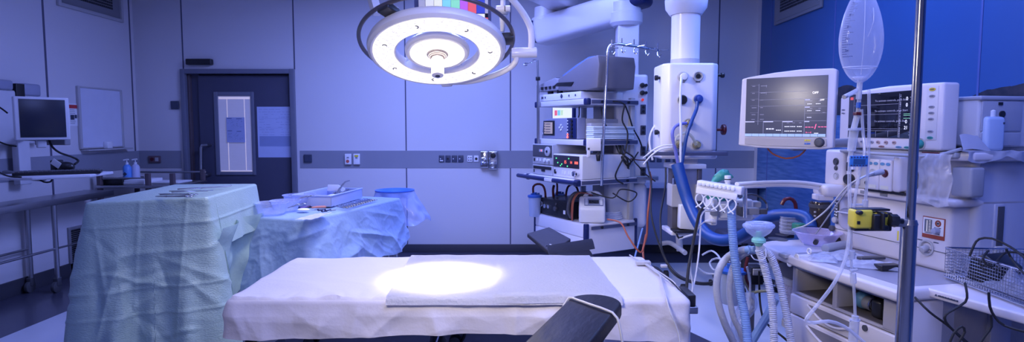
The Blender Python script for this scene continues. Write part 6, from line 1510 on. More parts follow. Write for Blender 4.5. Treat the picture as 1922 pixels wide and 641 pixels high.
# yellow clamp device on the pole
yz = P(1650, 410, 1.62)
T = thing('clamp_on_device', 'yellow and black clamp-on device fixed to the chrome pole', 'medical device', P(1645, 433, 1.64))
def yb(u0, v0, u1, v1, ya, yb_, m_, nm, bv=.004, par=None):
    p = P(u0, v0, 1.62); q = P(u1, v1, 1.62); b = MB(); b.box(p.x, q.x, 1.62 + ya, 1.62 + yb_, q.z, p.z, bv); return b.build(nm, m_, par or T, world=True)
yb(1601, 392, 1634, 428, -.012, .028, YELLOW, 'yellow_body', .007)
yb(1628, 398, 1668, 431, -.006, .030, YELLOW, 'yellow_frame', .007)
yb(1604, 391, 1668, 395, -.008, .030, BLACK, 'black_edge', .002); yb(1603, 426, 1670, 433, -.004, .030, BLACK, 'black_edge', .003)
yb(1602, 393, 1613, 401, -.022, .0, BLACK, 'round_cap', .006)
yb(1632, 400, 1650, 430, -.022, -.002, BLACK, 'black_jaw', .005); yb(1648, 399, 1660, 406, -.018, .0, BLACK, 'black_jaw', .003); yb(1648, 421, 1661, 430, -.018, .0, BLACK, 'black_jaw', .003)
yb(1663, 398, 1672, 433, -.006, .026, BLACK, 'end_cap', .004)
yb(1604, 413, 1609, 419, -.014, -.010, BLACK, 'printed_mark', .0005)
b = MB(); b.cyl(P(1668, 412, 1.61), P(1683, 414, 1.61), .017, .019, n=8, bev=.003); b.cyl(P(1683, 414, 1.61), P(1694, 415, 1.61), .008, n=14); b.cyl(P(1692, 415.5, 1.61), P(1702, 415.5, 1.61), .004, n=12)
b.box(P(1672, 0, 1.6).x, P(1678, 0, 1.6).x, 1.59, 1.63, P(0, 432, 1.6).z, P(0, 398, 1.6).z, .005); b.build('star_knob', BLACK, T, world=True)
b = MB(); b.box(P(1690, 0, 1.62).x, pp.x - .012, 1.605, 1.635, P(0, 424, 1.62).z, P(0, 410, 1.62).z, .003); b.build('pole_bracket', GREY, T, world=True)
# ================================================================ BREATHING CIRCUIT
def corr(r, amp=.10, pitch=.0075):
    return lambda L, f: r * (1 + amp * math.sin(2 * PI * L / pitch))
def hose(pts, r, m_, label, amp=.10, pitch=.0085, step=.0022, n=12):
    b = MB(); b.tube(pts, r, n, step=step, rf=corr(r, amp, pitch)); return solo('breathing_hose', b, m_, label, 'hose')
Yh = 2.62
hose([P(1424, 468, Yh), P(1430, 484, Yh), P(1440, 520, Yh), P(1448, 560, Yh - .02), P(1452, 610, Yh - .04), P(1453, 680, Yh - .06)], .0165, HOSEM, 'clear corrugated hose falling from the Y-piece, left one')
hose([P(1432, 468, Yh), P(1446, 480, Yh), P(1460, 515, Yh), P(1470, 560, Yh - .02), P(1480, 610, Yh - .04), P(1490, 680, Yh - .06)], .0165, HOSEM, 'clear corrugated hose falling from the Y-piece, right one by the canister')
Yc = 2.95
hose([P(1408, 468, Yc - .2), P(1390, 470, Yc - .1), P(1366, 482, Yc), P(1350, 505, Yc), P(1345, 540, Yc), P(1350, 575, Yc), P(1362, 610, Yc), P(1378, 645, Yc), P(1400, 700, Yc)], .0185, HOSEM, 'outer pale hose arching left of the pale blue hose', amp=.03)
hose([P(1418, 470, Yc - .2), P(1396, 476, Yc - .1), P(1378, 495, Yc), P(1370, 525, Yc), P(1370, 560, Yc), P(1377, 595, Yc), P(1392, 630, Yc), P(1405, 690, Yc)], .0155, HOSEM, 'inner pale hose arching just left of the pale blue hose', amp=.03)
hose([P(1372, 372, 2.86), P(1373, 400, 2.84), P(1375, 440, 2.82), P(1380, 490, 2.80), P(1390, 550, 2.76), P(1400, 605, 2.7), P(1407, 690, 2.6)], .0205, LILAC, 'pale blue corrugated hose hanging from the hose holder', amp=.06)
b = MB(); b.cyl(P(1401, 468, 2.70), P(1418, 468, 2.66), .018, n=20, bev=.002); b.cyl(P(1404, 468, 2.68), P(1408, 468, 2.68), .020, n=20); solo('hose_connector', b, LILAC, 'pale blue connector joining the pale hoses to the Y-piece', 'connector')
# Y piece with green filter and face mask
T = thing('face_mask', 'clear anaesthetic face mask on a pale green filter above the hoses', 'mask', P(1425, 468, Yh))
cm = P(1424, 428, Yh); gz = P(1424, 452, Yh)
b = MB(); b.M = Matrix.Translation((cm.x, cm.y, 0)) @ Matrix.Diagonal((1.18, .85, 1, 1)); zc = cm.z
b.lathe([(.012, zc - .045), (.02, zc - .04), (.045, zc - .018), (.052, zc - .004), (.055, zc + .012), (.050, zc + .028), (.040, zc + .030), (.028, zc + .024)], n=40); b.build('mask_dome', clear_mat('mask_film', (.65, .72, .95), .26, .08, .55), T, world=True)
b = MB(); b.M = Matrix.Translation((cm.x, cm.y, zc + .012)) @ Matrix.Diagonal((1.18, .85, 1, 1)); b.torus((0, 0, 0), (0, 0, 1), .050, .012, 40, 10); b.build('mask_cushion', clear_mat('mask_cushion_film', (.55, .66, .95), .22, .05, .5), T, world=True)
b = MB(); b.cyl((gz.x, Yh, gz.z + .045), (gz.x, Yh, gz.z + .02), .012, .014, n=20); b.cyl((gz.x, Yh, gz.z + .022), (gz.x, Yh, gz.z + .008), .020, .031, n=28); b.cyl((gz.x, Yh, gz.z + .008), (gz.x, Yh, gz.z - .004), .031, n=28); b.cyl((gz.x, Yh, gz.z - .004), (gz.x, Yh, gz.z - .022), .024, .014, n=24); b.build('green_filter', GREENP, T, world=True)
b = MB(); b.cyl((gz.x, Yh, gz.z - .02), (gz.x + .004, Yh, gz.z - .048), .013, .015, n=18); b.cyl(P(1427, 462, Yh), P(1441, 474, Yh), .012, .017, n=18); b.build('y_piece', CLOUDY, T, world=True)
tubing([(1410, 478, 2.6), (1416, 486, 2.58), (1430, 488, 2.58), (1438, 480, 2.58), (1436, 468, 2.6)], .0028, 'thin clear line looped around the Y-piece')
# hose holder with clips on a beam from the machine
T = thing('hose_holder', 'white hose holder bar with round studs and five ring clips', 'hose holder', P(1350, 378, 2.84))
h0, h1 = P(1312, 345, 2.92), P(1386, 357, 2.80)
ax = (h1 - h0); Lh = ax.length; HM = Matrix.Translation(h0) @ ax.to_track_quat('X', 'Z').to_matrix().to_4x4()
b = MB(HM); b.box(-.006, Lh + .02, -.018, .030, -.020, .020, .005); b.box(-.004, Lh + .004, -.024, -.014, -.046, -.016, .003); b.build('holder_bar', WHITE, T, world=True)
b = MB(HM)
for k in range(9): b.cyl((.012 + k * (Lh - .01) / 9, -.005, .008), (.012 + k * (Lh - .01) / 9, -.030, .004), .0095, bev=.003, n=16)
b.build('round_stud', PAPER, T, world=True)
for k in range(5):
    x = .018 + k * (Lh - .03) / 4.1
    b = MB(HM)
    for sg in (-1, 1): b.tube([(x + sg * .004, -.018, -.044), (x + sg * .017, -.018, -.058), (x + sg * .019, -.018, -.078), (x + sg * .008, -.018, -.098), (x - sg * .006, -.018, -.110), (x - sg * .013, -.018, -.116)], .0036, 8)
    b.build('ring_clip', PAPER, T, world=True)
# green breathing bag behind the holder
T = thing('breathing_bag', 'green rubber bag with white cap slung behind the hose holder', 'breathing bag', P(1350, 330, 3.02))
def rbag(u_, v_):
    a = u_ * 2 * PI; r = .042 * math.sin(PI * (.08 + .84 * v_)) ** .6
    p0 = P(1333, 345, 3.0); p1 = P(1374, 330, 3.0); ax_ = p0.lerp(p1, v_) + Vector((0, 0, .024 * math.sin(v_ * PI)))
    p = ax_ + Vector((0, math.cos(a), math.sin(a))) * r * .7
    return p + Vector((1, .2, .6)) * .012 * noise.noise(p * 40)
b = MB(); b.grid(rbag, 30, 24); b.build('bag_body', mat('green_rubber', (.04, .30, .24), .45), T, world=True)
b = MB(); b.tube([P(1331, 352, 3.0), P(1328, 362, 2.98), P(1332, 371, 2.97), P(1345, 374, 2.96), P(1362, 372, 2.96)], .014, 10); b.build('bag_tail', mat('green_rubber', (), 0), T, world=True)
b = MB(); b.cyl(P(1366, 341, 2.93), P(1366, 329, 2.93), .016, n=20, bev=.002); b.cyl(P(1366, 346, 2.93), P(1366, 341, 2.93), .013); b.build('white_cap', PAPER, T, world=True)
b = MB(); b.cyl(P(1366, 337, 2.93), P(1366, 335, 2.93), .0165); b.build('cap_band', BLACK, T, world=True)
# beam, post and sensor block carried by the machine
b = MB(); b.tube([P(1383, 345, 2.85), P(1440, 342, 2.90), P(1500, 342, 2.97), P(1560, 350, 3.0)], .017, 12, flat=.6); b.tube([P(1383, 351, 2.85), P(1440, 347, 2.90), P(1500, 348, 2.97), P(1560, 356, 3.0)], .010, 10); b.build('support_beam', PW, AM, world=True)
q = P(1556, 356, 3.0); b = MB(); b.box(q.x - .06, q.x + .16, 2.93, 3.06, q.z - .03, q.z + .03, .02, 3); b.box(q.x - .08, q.x, 2.95, 3.02, q.z - .05, q.z - .02, .006); b.build('beam_joint', AW, AM, world=True)
b = MB(); b.cyl(P(1398, 348, 2.88), P(1398, 408, 2.88), .011, n=20); b.build('chrome_post', CHROME, AM, world=True)
T = thing('sensor_block', 'white gas sensor block hanging below the hose holder with plugged leads', 'medical device', P(1380, 425, 2.93))
def sb(u0, v0, u1, v1, y0_, y1_, m_, nm, bv=.006):
    p = P(u0, v0, y0_); q = P(u1, v1, y0_); b = MB(); b.box(p.x, q.x, y0_, y1_, q.z, p.z, bv, 3); return b.build(nm, m_, T, world=True)
sb(1345, 374, 1415, 414, 2.95, 3.05, WHITE, 'block_body', .016); sb(1335, 373, 1347, 423, 2.92, 3.02, WHITE, 'connector_plate', .010)
sb(1352, 382, 1372, 410, 2.935, 2.955, PAPER, 'round_cover', .012); sb(1336, 392, 1348, 404, 2.90, 2.93, GREY, 'grey_latch', .004)
sb(1394, 390, 1426, 403, 2.90, 2.95, GREY, 'clamp_jaw', .006); sb(1426, 392, 1441, 402, 2.91, 2.94, DGREY, 'clamp_screw', .005); sb(1391, 388, 1396, 406, 2.88, 2.94, DGREY, 'clamp_pad', .003); sb(1405, 378, 1430, 390, 2.99, 3.05, LGREY, 'rear_housing', .01)
for v in (386, 394, 414):
    b = MB(); b.cyl(P(1323, v + 1, 2.91), P(1336, v, 2.91), .006, .010, n=12); b.cyl(P(1335, v, 2.91), P(1342, v, 2.91), .012, n=14); b.build('lead_plug', CREAM, T, world=True)
b = MB()
for u, v in ((1363, 376), (1385, 382), (1388, 400), (1358, 398), (1340, 376)): b.cyl(P(u, v, 2.948), P(u, v, 2.93), .003, n=8)
b.build('screw', DGREY, T, world=True)
cable([P(1383, 392, 3.0), P(1383, 378, 3.0), P(1393, 368, 3.0), P(1410, 364, 3.0), P(1428, 370, 3.0), P(1439, 382, 3.0), P(1440, 392, 2.95)], .005, DGREY, 'dark cable arching over the sensor clamp')
cable([P(1324, 387, 2.91), P(1314, 396, 2.9), P(1308, 420, 2.9), P(1300, 460, 2.88), P(1292, 505, 2.82), P(1287, 560, 2.75), P(1284, 600, 2.7)], .0075, RUBBER, 'thick black cable hanging from the sensor block past the table end')
cable([P(1324, 395, 2.91), P(1316, 405, 2.9), P(1314, 440, 2.9), P(1311, 480, 2.85), P(1303, 530, 2.8), P(1294, 560, 2.7), P(1288, 575, 2.6)], .0042, OXWHITE, 'white lead hanging from the sensor block towards the table end')
cable([P(1324, 415, 2.91), P(1312, 425, 2.9), P(1303, 450, 2.9), P(1296, 500, 2.85), P(1300, 540, 2.75), P(1292, 585, 2.6)], .0038, LGREY, 'grey lead hanging beside the white lead at the table end')
# thick blue hose from pendant to machine and its bundled gas hoses
b = MB(); b.tube([P(1271, 308, 4.2), P(1281, 345, 4.15), P(1292, 380, 4.1), P(1308, 415, 4.0), P(1328, 440, 3.9), P(1352, 450, 3.8), P(1380, 447, 3.7), P(1402, 436, 3.6), P(1425, 418, 3.5), P(1450, 405, 3.42), P(1480, 402, 3.35), P(1502, 404, 3.3), P(1518, 412, 3.25), P(1522, 430, 3.2)], .040, 18, rf=lambda L, f: .044 - .010 * f + .0012 * noise.noise(Vector((L * 18, 0, 0))))
solo('gas_hose', b, BLUEH, 'thick blue sleeved hose sweeping from the pendant to the machine', 'hose')
def gh(pts, r, m_, label): b = MB(); b.tube([P(*q) for q in pts], r, 10); return solo('gas_hose', b, m_, label, 'hose')
gh([(1309, 190, 4.26), (1307, 205, 4.25), (1299, 225, 4.22), (1290, 250, 4.2), (1284, 280, 4.2), (1279, 312, 4.2)], .013, BLUEH, 'dark blue hose from the blue outlet down into the sleeve')
gh([(1288, 231, 4.28), (1275, 233, 4.25), (1265, 240, 4.22), (1262, 252, 4.2), (1266, 275, 4.2), (1274, 312, 4.2)], .012, mat('violet_hose', (.16, .17, .48), .4), 'violet hose curving left from the upper brass outlet')
gh([(1279, 146, 4.28), (1278, 160, 4.24), (1277, 200, 4.22), (1278, 250, 4.2), (1277, 312, 4.2)], .009, OXWHITE, 'white hose hanging straight down from the upper left outlet')
gh([(1306, 271, 4.28), (1300, 258, 4.24), (1291, 250, 4.22), (1280, 251, 4.22), (1269, 258, 4.2), (1266, 275, 4.2), (1272, 300, 4.2), (1276, 314, 4.2)], .011, clear_mat('amber_clear', (.75, .70, .50), .4, .15, .5), 'clear yellowish hose arching from the lower brass outlet')
gh([(1262, 272, 4.2), (1245, 273, 4.2), (1228, 280, 4.22), (1214, 291, 4.25), (1208, 296, 4.3)], .006, OXWHITE, 'upper white lead leaving the pendant shelf to the left')
gh([(1262, 276, 4.2), (1240, 280, 4.2), (1222, 292, 4.22), (1208, 308, 4.25)], .006, OXWHITE, 'lower white lead leaving the pendant shelf to the left')
cable([P(1269, 432, 4.3), P(1270, 438, 4.28), P(1274, 446, 4.28), P(1282, 444, 4.28)], .007, RUBBER, 'short black cable drooping under the pendant bottom plate')
cable([P(1275, 448, 4.28), P(1290, 443, 4.28), P(1300, 440, 4.28)], .008, OXWHITE, 'short white cable end under the pendant bottom plate')
# monitoring leads lying over the table end
b = MB(); q = PZ(1207, 492, .825); b.box(q.x - .035, q.x + .035, q.y - .02, q.y + .02, q.z - .01, q.z + .008, .004); solo('lead_block', b, LGREY, 'grey ribbed lead connector lying at the far right corner of the table', 'connector'); b = MB(); b.box(q.x + .07, q.x + .10, q.y - .07, q.y - .05, q.z - .01, q.z + .004, .003); solo('lead_clip', b, LGREY, 'tiny grey clip holding the leads together on the table sheet', 'clip')
def lead(pts, label, r=.0035, m_=LGREY): b = MB(); b.tube(pts, r, 8); return solo('monitoring_lead', b, m_, label, 'cable')
z = .822
lead([PZ(1182, 478, z), PZ(1195, 486, z), PZ(1215, 498, z), PZ(1238, 515, z), PZ(1256, 528, z), P(1275, 548, 2.4), P(1286, 575, 2.38), P(1290, 620, 2.36), P(1290, 660, 2.34)], 'grey lead running over the table end and down by the clamp')
lead([PZ(1212, 494, z), PZ(1236, 512, z), PZ(1243, 530, z), PZ(1248, 548, z), P(1258, 585, 2.17), P(1272, 620, 2.15), P(1279, 660, 2.12)], 'grey lead crossing the white sheet near its right corner')
lead([PZ(1225, 502, z), PZ(1250, 518, z), PZ(1268, 532, z), P(1284, 556, 2.42), P(1293, 585, 2.38), P(1282, 620, 2.33), P(1270, 660, 2.3)], 'second grey lead falling beside the table end clamp', .003)
lead([P(1296, 572, 2.5), P(1301, 560, 2.5), P(1295, 552, 2.5), P(1290, 562, 2.48), P(1294, 590, 2.45), P(1294, 660, 2.4)], 'thin white lead hanging right of the table end clamp', .003, OXWHITE)
# canister and bracket post under the hoses
c = P(1374, 540, 3.35)
T = thing('suction_canister', 'graduated clear canister with blue lid standing behind the pale hoses', 'canister', (c.x, 3.35, .30))
b = MB(); zt_ = P(1374, 507, 3.35).z; zb_ = P(1374, 568, 3.35).z; b.lathe([(0, zb_), (.058, zb_), (.064, zb_ + .01), (.074, zt_), (.070, zt_), (.058, zb_ + .012), (0, zb_ + .01)], (c.x, 3.35, 0), n=36); b.build('canister_cup', CANL, T, world=True)
b = MB(); b.lathe([(0, zt_ + .015), (.06, zt_ + .012), (.083, zt_ + .006), (.083, zt_ - .008), (0, zt_ - .008)], (c.x, 3.35, 0), n=36); b.cyl((c.x - .02, 3.35, zt_), (c.x - .02, 3.35, zt_ + .04), .014); b.build('lid', BLUEP, T, world=True)
b = MB(); b.tube([(c.x + .07, 3.35, zt_ - .02), (c.x + .12, 3.35, zt_ - .02), (P(1415, 520, 3.35).x, 3.36, zt_ - .02)], .008, 8); b.build('holder_arm', GREY, T, world=True)
T = thing('canister_stand', 'dark grey post stand with black box holding the canister', 'stand', (P(1412, 600, 3.35).x, 3.38, 0))
px_ = P(1411, 560, 3.38).x
b = MB(); b.box(px_ - .014, px_ + .014, 3.366, 3.394, .06, P(0, 500, 3.38).z, .003); b.build('post', GREY, T, world=True)
b = MB(); b.box(px_ - .025, px_ + .045, 3.33, 3.42, P(0, 530, 3.38).z, P(0, 497, 3.38).z, .006); b.build('black_box', BLACK, T, world=True)
b = MB(); b.box(px_ - .02, px_ + .04, 3.322, 3.335, P(0, 512, 3.38).z, P(0, 500, 3.38).z, .003); b.build('bracket_plate', LGREY, T, world=True)
b = MB(); b.box(px_ - .05, px_ + .22, 3.34, 3.42, .035, .075, .008); b.box(px_ - .03, px_ + .05, 3.2, 3.6, .035, .07, .008); b.build('foot', GREY, T, world=True)
for (dx, dy) in ((-.03, 0), (.2, 0), (.01, -.17), (.01, .2)):
    b = MB(); b.cyl((px_ + dx - .01, 3.38 + dy, .022), (px_ + dx + .01, 3.38 + dy, .022), .022); b.build('caster', RUBBER, T, world=True)
b = MB(); b.tube([P(1402, 505, 3.3), P(1396, 520, 3.3), P(1402, 535, 3.3), P(1410, 548, 3.3), P(1425, 546, 3.25), P(1445, 545, 3.2)], .008, 8); solo('amber_tube', b, mat('olive_tube', (.30, .30, .20), .4), 'olive coloured tube curling from the canister bracket', 'tubing')
b = MB(); b.tube([P(1404, 482, 3.3), P(1400, 498, 3.3), P(1399, 520, 3.3), P(1407, 540, 3.3)], .010, 8); solo('suction_hose', b, RED, 'short red hose beside the black box under the worktop', 'hose')
cable([P(1425, 508, 3.3), P(1426, 560, 3.28), P(1432, 595, 3.2), P(1445, 612, 3.1), P(1470, 632, 3.0), P(1490, 650, 3.0)], .006, RUBBER, 'black cord hanging from the black box to the floor beside the drawers')
b = MB(); b.cyl(P(1436, 602, 3.2), P(1428, 603, 3.2), .018, bev=.003); solo('cord_plug', b, BLACK, 'black plug lying on the post foot', 'plug')
for k, (pts, lab) in enumerate(((((1318, 478, 3.6), (1335, 470, 3.6), (1350, 482, 3.5), (1352, 500, 3.45), (1340, 506, 3.45), (1332, 492, 3.5), (1345, 484, 3.5), (1370, 490, 3.4)), 'clear tubing coiled on the pale floor left of the hoses'), (((1308, 500, 3.5), (1325, 512, 3.5), (1350, 512, 3.45), (1372, 500, 3.4), (1390, 492, 3.4)), 'clear tubing curving around the canister lid'), (((1402, 500, 3.2), (1408, 530, 3.2), (1405, 560, 3.2), (1395, 572, 3.2), (1412, 576, 3.2), (1400, 582, 3.2)), 'clear tubing with small tap hanging before the post'))):
    tubing(pts, .0055, lab)
def bagf(a, q):
    u = 1392 + 20 * a - 18 * q; v = 548 + 96 * q
    p = P(u + 6 * math.sin(q * 7) + (a - .5) * 18 * math.sin(PI * min(1, q * 1.2 + .1)), v, 3.1 + .03 * math.sin(a * PI * 2) + .02 * noise.noise(Vector((a * 6, q * 8, 0))))
    return p
b = MB(); b.grid(bagf, 20, 36, thick=.001); solo('clear_bag', b, CLOUDY, 'long crumpled clear bag hanging below the canister behind the hoses', 'bag', sm=60)
b = MB(); b.tube([P(1455, 560, 3.05), P(1440, 592, 3.05), P(1420, 625, 3.05), P(1400, 660, 3.05)], .022, 10); solo('breathing_hose', b, LILAC, 'pale blue hose running diagonally low beside the drawers', 'hose')
# power units in the drawer bay
T = thing('bay_device', 'blue and black rounded device lying in the right drawer bay', 'medical device', MM @ Vector((.10, .25, .667)))
def mb2(): return MB(MM)
b = mb2(); b.M = MM @ Matrix.Translation((.150, .27, .712)) @ Matrix.Diagonal((.8, 1, 1, 1)); b.ball((0, 0, 0), .042); b.build('blue_body', mat('steel_blue_shell', (.10, .25, .38), .35), T, world=True)
b = mb2(); b.cyl((.125, .28, .708), (.085, .28, .708), .030, .028, bev=.004); b.build('grey_drum', GREY, T, world=True)
b = mb2(); b.torus((.085, .28, .708), (1, 0, 0), .026, .005); b.cyl((.085, .28, .708), (.07, .28, .708), .016); b.build('chrome_ring', CHROME, T, world=True)
b = mb2(); b.box(.01, .062, .22, .32, .668, .745, .012); b.box(-.03, .02, .24, .31, .668, .715, .010); b.build('black_block', BLACK, T, world=True)
# ================================================================ LEFT WALL
# wall-mounted computer workstation
xm = -3.62
DM = frame((P(75, 222, 4.38).x, 4.38, 0), R(50))
def df(u, v, y=0.): return on_plane(DM, 1, y, u, v)
a = df(24, 180); a2 = df(129, 184); c_ = df(129, 262); c2_ = df(13, 266)
s1 = df(34, 185); s2 = df(121.5, 190); s3 = df(121.5, 257); s4 = df(34, 258.5)
zb_ = c_.z - .005
T = thing('computer_monitor', 'white computer monitor with blank dark screen on the left wall', 'monitor', DM @ Matrix.Translation((0, 0, zb_)))
DL = Matrix.Translation((0, 0, -zb_))
MYb = Matrix(((1, 0, 0, 0), (0, 0, -1, 0), (0, 1, 0, 0), (0, 0, 0, 1)))
OW = mat('office_white', (.60, .60, .64), .4)
b = MB(DL); b.box(a.x, a2.x, .0, .055, c_.z, a.z, .008); b.box(a.x + .04, a2.x - .03, .04, .20, c_.z + .03, a.z - .03, .03, 4); b.build('monitor_housing', OW, T)
b = MB(DL); b.box(s1.x + .0, s2.x, -.003, .003, s3.z, s1.z, .001); b.build('screen', mat('blank_screen', (.018, .02, .035), .25, spec=.5), T)
b = MB(DL); b.box(-.02, .04, .03, .08, c_.z - .06, c_.z, .01); b.build('monitor_neck', OW, T)
# swing arm and rails on the wall
T = thing('workstation_mount', 'grey wall rail mount with cable boxes behind the white monitor', 'wall mount', (XL + .1, 4.6, 1.0))
b = MB(); y0_, y1_ = PX(28, 200, XL + .1).y, PX(80, 200, XL + .1).y
zt_ = PX(60, 160, XL + .1).z; zb2 = PX(60, 340, XL + .1).z
b.box(XL + .005, XL + .10, 3.9, PX(79, 200, XL + .1).y, PX(40, 270, XL + .1).z, PX(40, 170, XL + .1).z, .02, 3); b.build('cable_box', OW, T, world=True)
b = MB(); b.box(XL + .006, XL + .12, 3.9, PX(29, 200, XL + .12).y, PX(20, 169, XL + .12).z, PX(20, 150, XL + .12).z, .02, 3); b.box(XL + .006, XL + .12, PX(48, 200, XL + .12).y, PX(80, 200, XL + .12).y, PX(60, 180, XL + .12).z, PX(60, 157, XL + .12).z, .02, 3); b.build('box_cap', mat('blue_grey_cap', (.30, .32, .42), .4), T, world=True)
b = MB(); b.box(XL + .06, XL + .115, PX(30, 170, XL + .11).y, PX(46, 170, XL + .11).y, PX(38, 262, XL + .11).z, PX(38, 157, XL + .11).z, .004); b.build('dark_rail', BLACK, T, world=True)
b = MB(); b.box(XL + .05, XL + .11, PX(36, 300, XL + .11).y, PX(58, 300, XL + .11).y, .98, PX(40, 262, XL + .11).z, .006); b.build('lower_rail', OW, T, world=True)
pa = P(62, 258, 4.5); b = MB(); b.tube([(XL + .1, PX(45, 262, XL + .1).y, pa.z), (XL + .4, 4.75, pa.z), DM @ Vector((.01, .10, pa.z))], .03, 10, smooth=False); b.box(pa.x - .04, pa.x + .20, 4.56, 4.62, pa.z - .06, pa.z + .03, .006); b.build('swing_arm', GREY, T, world=True)
# keyboard tray
kz = 1.10
k = [PZ(-60, 322, kz), PZ(10, 329, kz), PZ(206, 324, kz), PZ(203, 318.5, kz), PZ(-20, 316, kz)]
tz_ = P(100, 327, 4.15).z
T = thing('keyboard_tray', 'white swing-out keyboard tray at the left wall', 'tray', P(80, 335, 4.2))
b = MB(); xa, xb = P(-40, 327, 4.1).x, P(160, 327, 4.25).x
zk = P(70, 331, 4.1).z
b.prism([(xa, 3.95), (P(14, 330, 4.05).x, 4.02), (P(60, 331, 4.05).x, 4.05), (P(170, 326, 4.3).x, 4.30), (P(210, 322, 4.6).x, 4.62), (xa, 4.62)], zk - .022, zk, .006, 2); b.build('tray_board', OW, T, world=True)
b = MB(); b.tube([P(80, 333, 4.5), P(70, 333, 4.8), Vector((XL + .08, 4.9, zk - .04))], .03, 8, smooth=False); b.build('tray_arm', GREY, T, world=True)
b = MB(); kd0 = P(22, 326, 4.12); kd1 = P(168, 320, 4.35); dv = kd1 - kd0
KM = Matrix.Translation((kd0.x, kd0.y, zk)) @ Matrix.Rotation(math.atan2(dv.y, dv.x), 4, 'Z')
T = thing('keyboard', 'black computer keyboard lying on the white tray', 'keyboard', KM)
b = MB(KM); b.box(0, .52, 0, .17, .001, .022, .005); b.build('keyboard_base', BLACK, T, world=True)
b = MB(KM)
for r_ in range(5):
    for c in range(18): b.box(.012 + c * .0275, .035 + c * .0275, .012 + r_ * .03, .036 + r_ * .03, .020, .030, .003, 1)
kk = b.build('key_field', DGREY, T, world=True); kk['kind'] = 'stuff'
for lab, pts in (('black monitor cable curving down right of the white monitor', [P(92, 262, 4.5), P(98, 275, 4.5), P(112, 286, 4.5), P(135, 294, 4.6), P(147, 301, 4.6), P(140, 308, 4.5)]), ('black cables hanging left of the monitor, upper one', [P(-10, 195, 4.3), P(5, 205, 4.3), P(14, 212, 4.3)]), ('black cable sagging at the left edge behind the monitor', [P(-10, 262, 4.3), P(4, 268, 4.3), P(16, 272, 4.3), P(30, 274, 4.4)]), ('black cord hanging under the keyboard tray', [P(72, 335, 4.2), P(82, 341, 4.2), P(94, 341, 4.2), P(99, 334, 4.3)]), ('black cord lying at the left end of the keyboard tray', [P(-8, 318, 4.1), P(4, 326, 4.05), P(20, 331, 4.0), P(40, 332, 4.0)])):
    cable(pts, .008 if 'monitor cable' in lab else .006, RUBBER, lab)
lbm = P(123, 303, 4.45)
b = MB(); b.ball(Vector((lbm.x, 4.45, zk + .045)), .06, (1.1, .7, .7)); b.box(lbm.x - .10, lbm.x - .05, 4.42, 4.5, zk + .0, zk + .10, .01)
T = thing('scanner', 'black hand scanner with white label on the keyboard tray', 'scanner', (lbm.x, 4.45, zk)); b.build('scanner_body', BLACK, T, world=True)
b = MB(Matrix.Translation((lbm.x - .035, 4.40, zk + .075)) @ Matrix.Rotation(R(35), 4, 'Y')); b.box(-.035, .035, -.002, .002, -.024, .024, .001); b.build('white_tag', PAPER, T, world=True)
# whiteboard
wy0, wy1 = PX(144.5, 220, XL).y, PX(227, 220, XL).y
wz1, wz0 = PX(185, 165, XL).z, PX(185, 278, XL).z
T = thing('whiteboard', 'blank whiteboard in grey frame on the left wall', 'whiteboard', (XL, (wy0 + wy1) / 2, wz0))
b = MB(); b.box(XL + .0005, XL + .02, wy0 + .02, wy1 - .02, wz0 + .01, wz1 - .01); b.build('board_surface', mat('whiteboard_enamel', (.68, .70, .80), .2, coat=.4), T, world=True)
b = MB(); w = .028
b.box(XL + .0005, XL + .03, wy0, wy0 + w, wz0, wz1, .006); b.box(XL + .0005, XL + .03, wy1 - w, wy1, wz0, wz1, .006); b.box(XL + .0005, XL + .029, wy0 + w, wy1 - w, wz1 - w * .6, wz1 - .001, .006); b.box(XL + .0005, XL + .029, wy0 + w, wy1 - w, wz0 + .001, wz0 + w * .6, .006); b.box(XL + .0005, XL + .09, wy0 + .02, wy1 + .05, wz0 - .02, wz0 - .005, .004); b.build('board_frame', LGREY, T, world=True)
b = MB(); yy = PX(195, 270, XL).y; b.box(XL + .02, XL + .07, yy - .04, yy + .04, wz0 - .004, wz0 + .07, .008); solo('eraser_box', b, PAPER, 'small white box on the whiteboard ledge', 'box')
# poster
py0, py1 = PX(129, 215, XL).y, PX(146, 215, XL).y; pz1, pz0 = PX(137, 194, XL).z, PX(137, 236, XL).z
T = thing('safety_notice', 'small white notice with a red bar beside the whiteboard', 'notice', (XL, (py0 + py1) / 2, pz0))
b = MB(); b.box(XL + .0005, XL + .003, py0, py1, pz0, pz1); b.build('sheet', PAPER, T, world=True)
h = pz1 - pz0; wd = py1 - py0
b = MB(); b.box(XL + .003, XL + .004, py0 + wd * .05, py1 - wd * .05, pz1 - h * .22, pz1 - h * .06); b.build('red_bar', mat('red_print', (.50, .04, .05), .5), T, world=True)
b = MB()
for kq in range(9): b.box(XL + .003, XL + .004, py0 + wd * .1, py0 + wd * (.6 + .03 * (kq % 4)), pz1 - h * (.28 + kq * .075), pz1 - h * (.295 + kq * .075))
b.box(XL + .003, XL + .004, py0 + wd * .15, py0 + wd * .55, pz1 - h * .72, pz1 - h * .52); b.box(XL + .003, XL + .004, py0 + wd * .6, py0 + wd * .85, pz1 - h * .66, pz1 - h * .5); b.build('printing', INK, T, world=True)
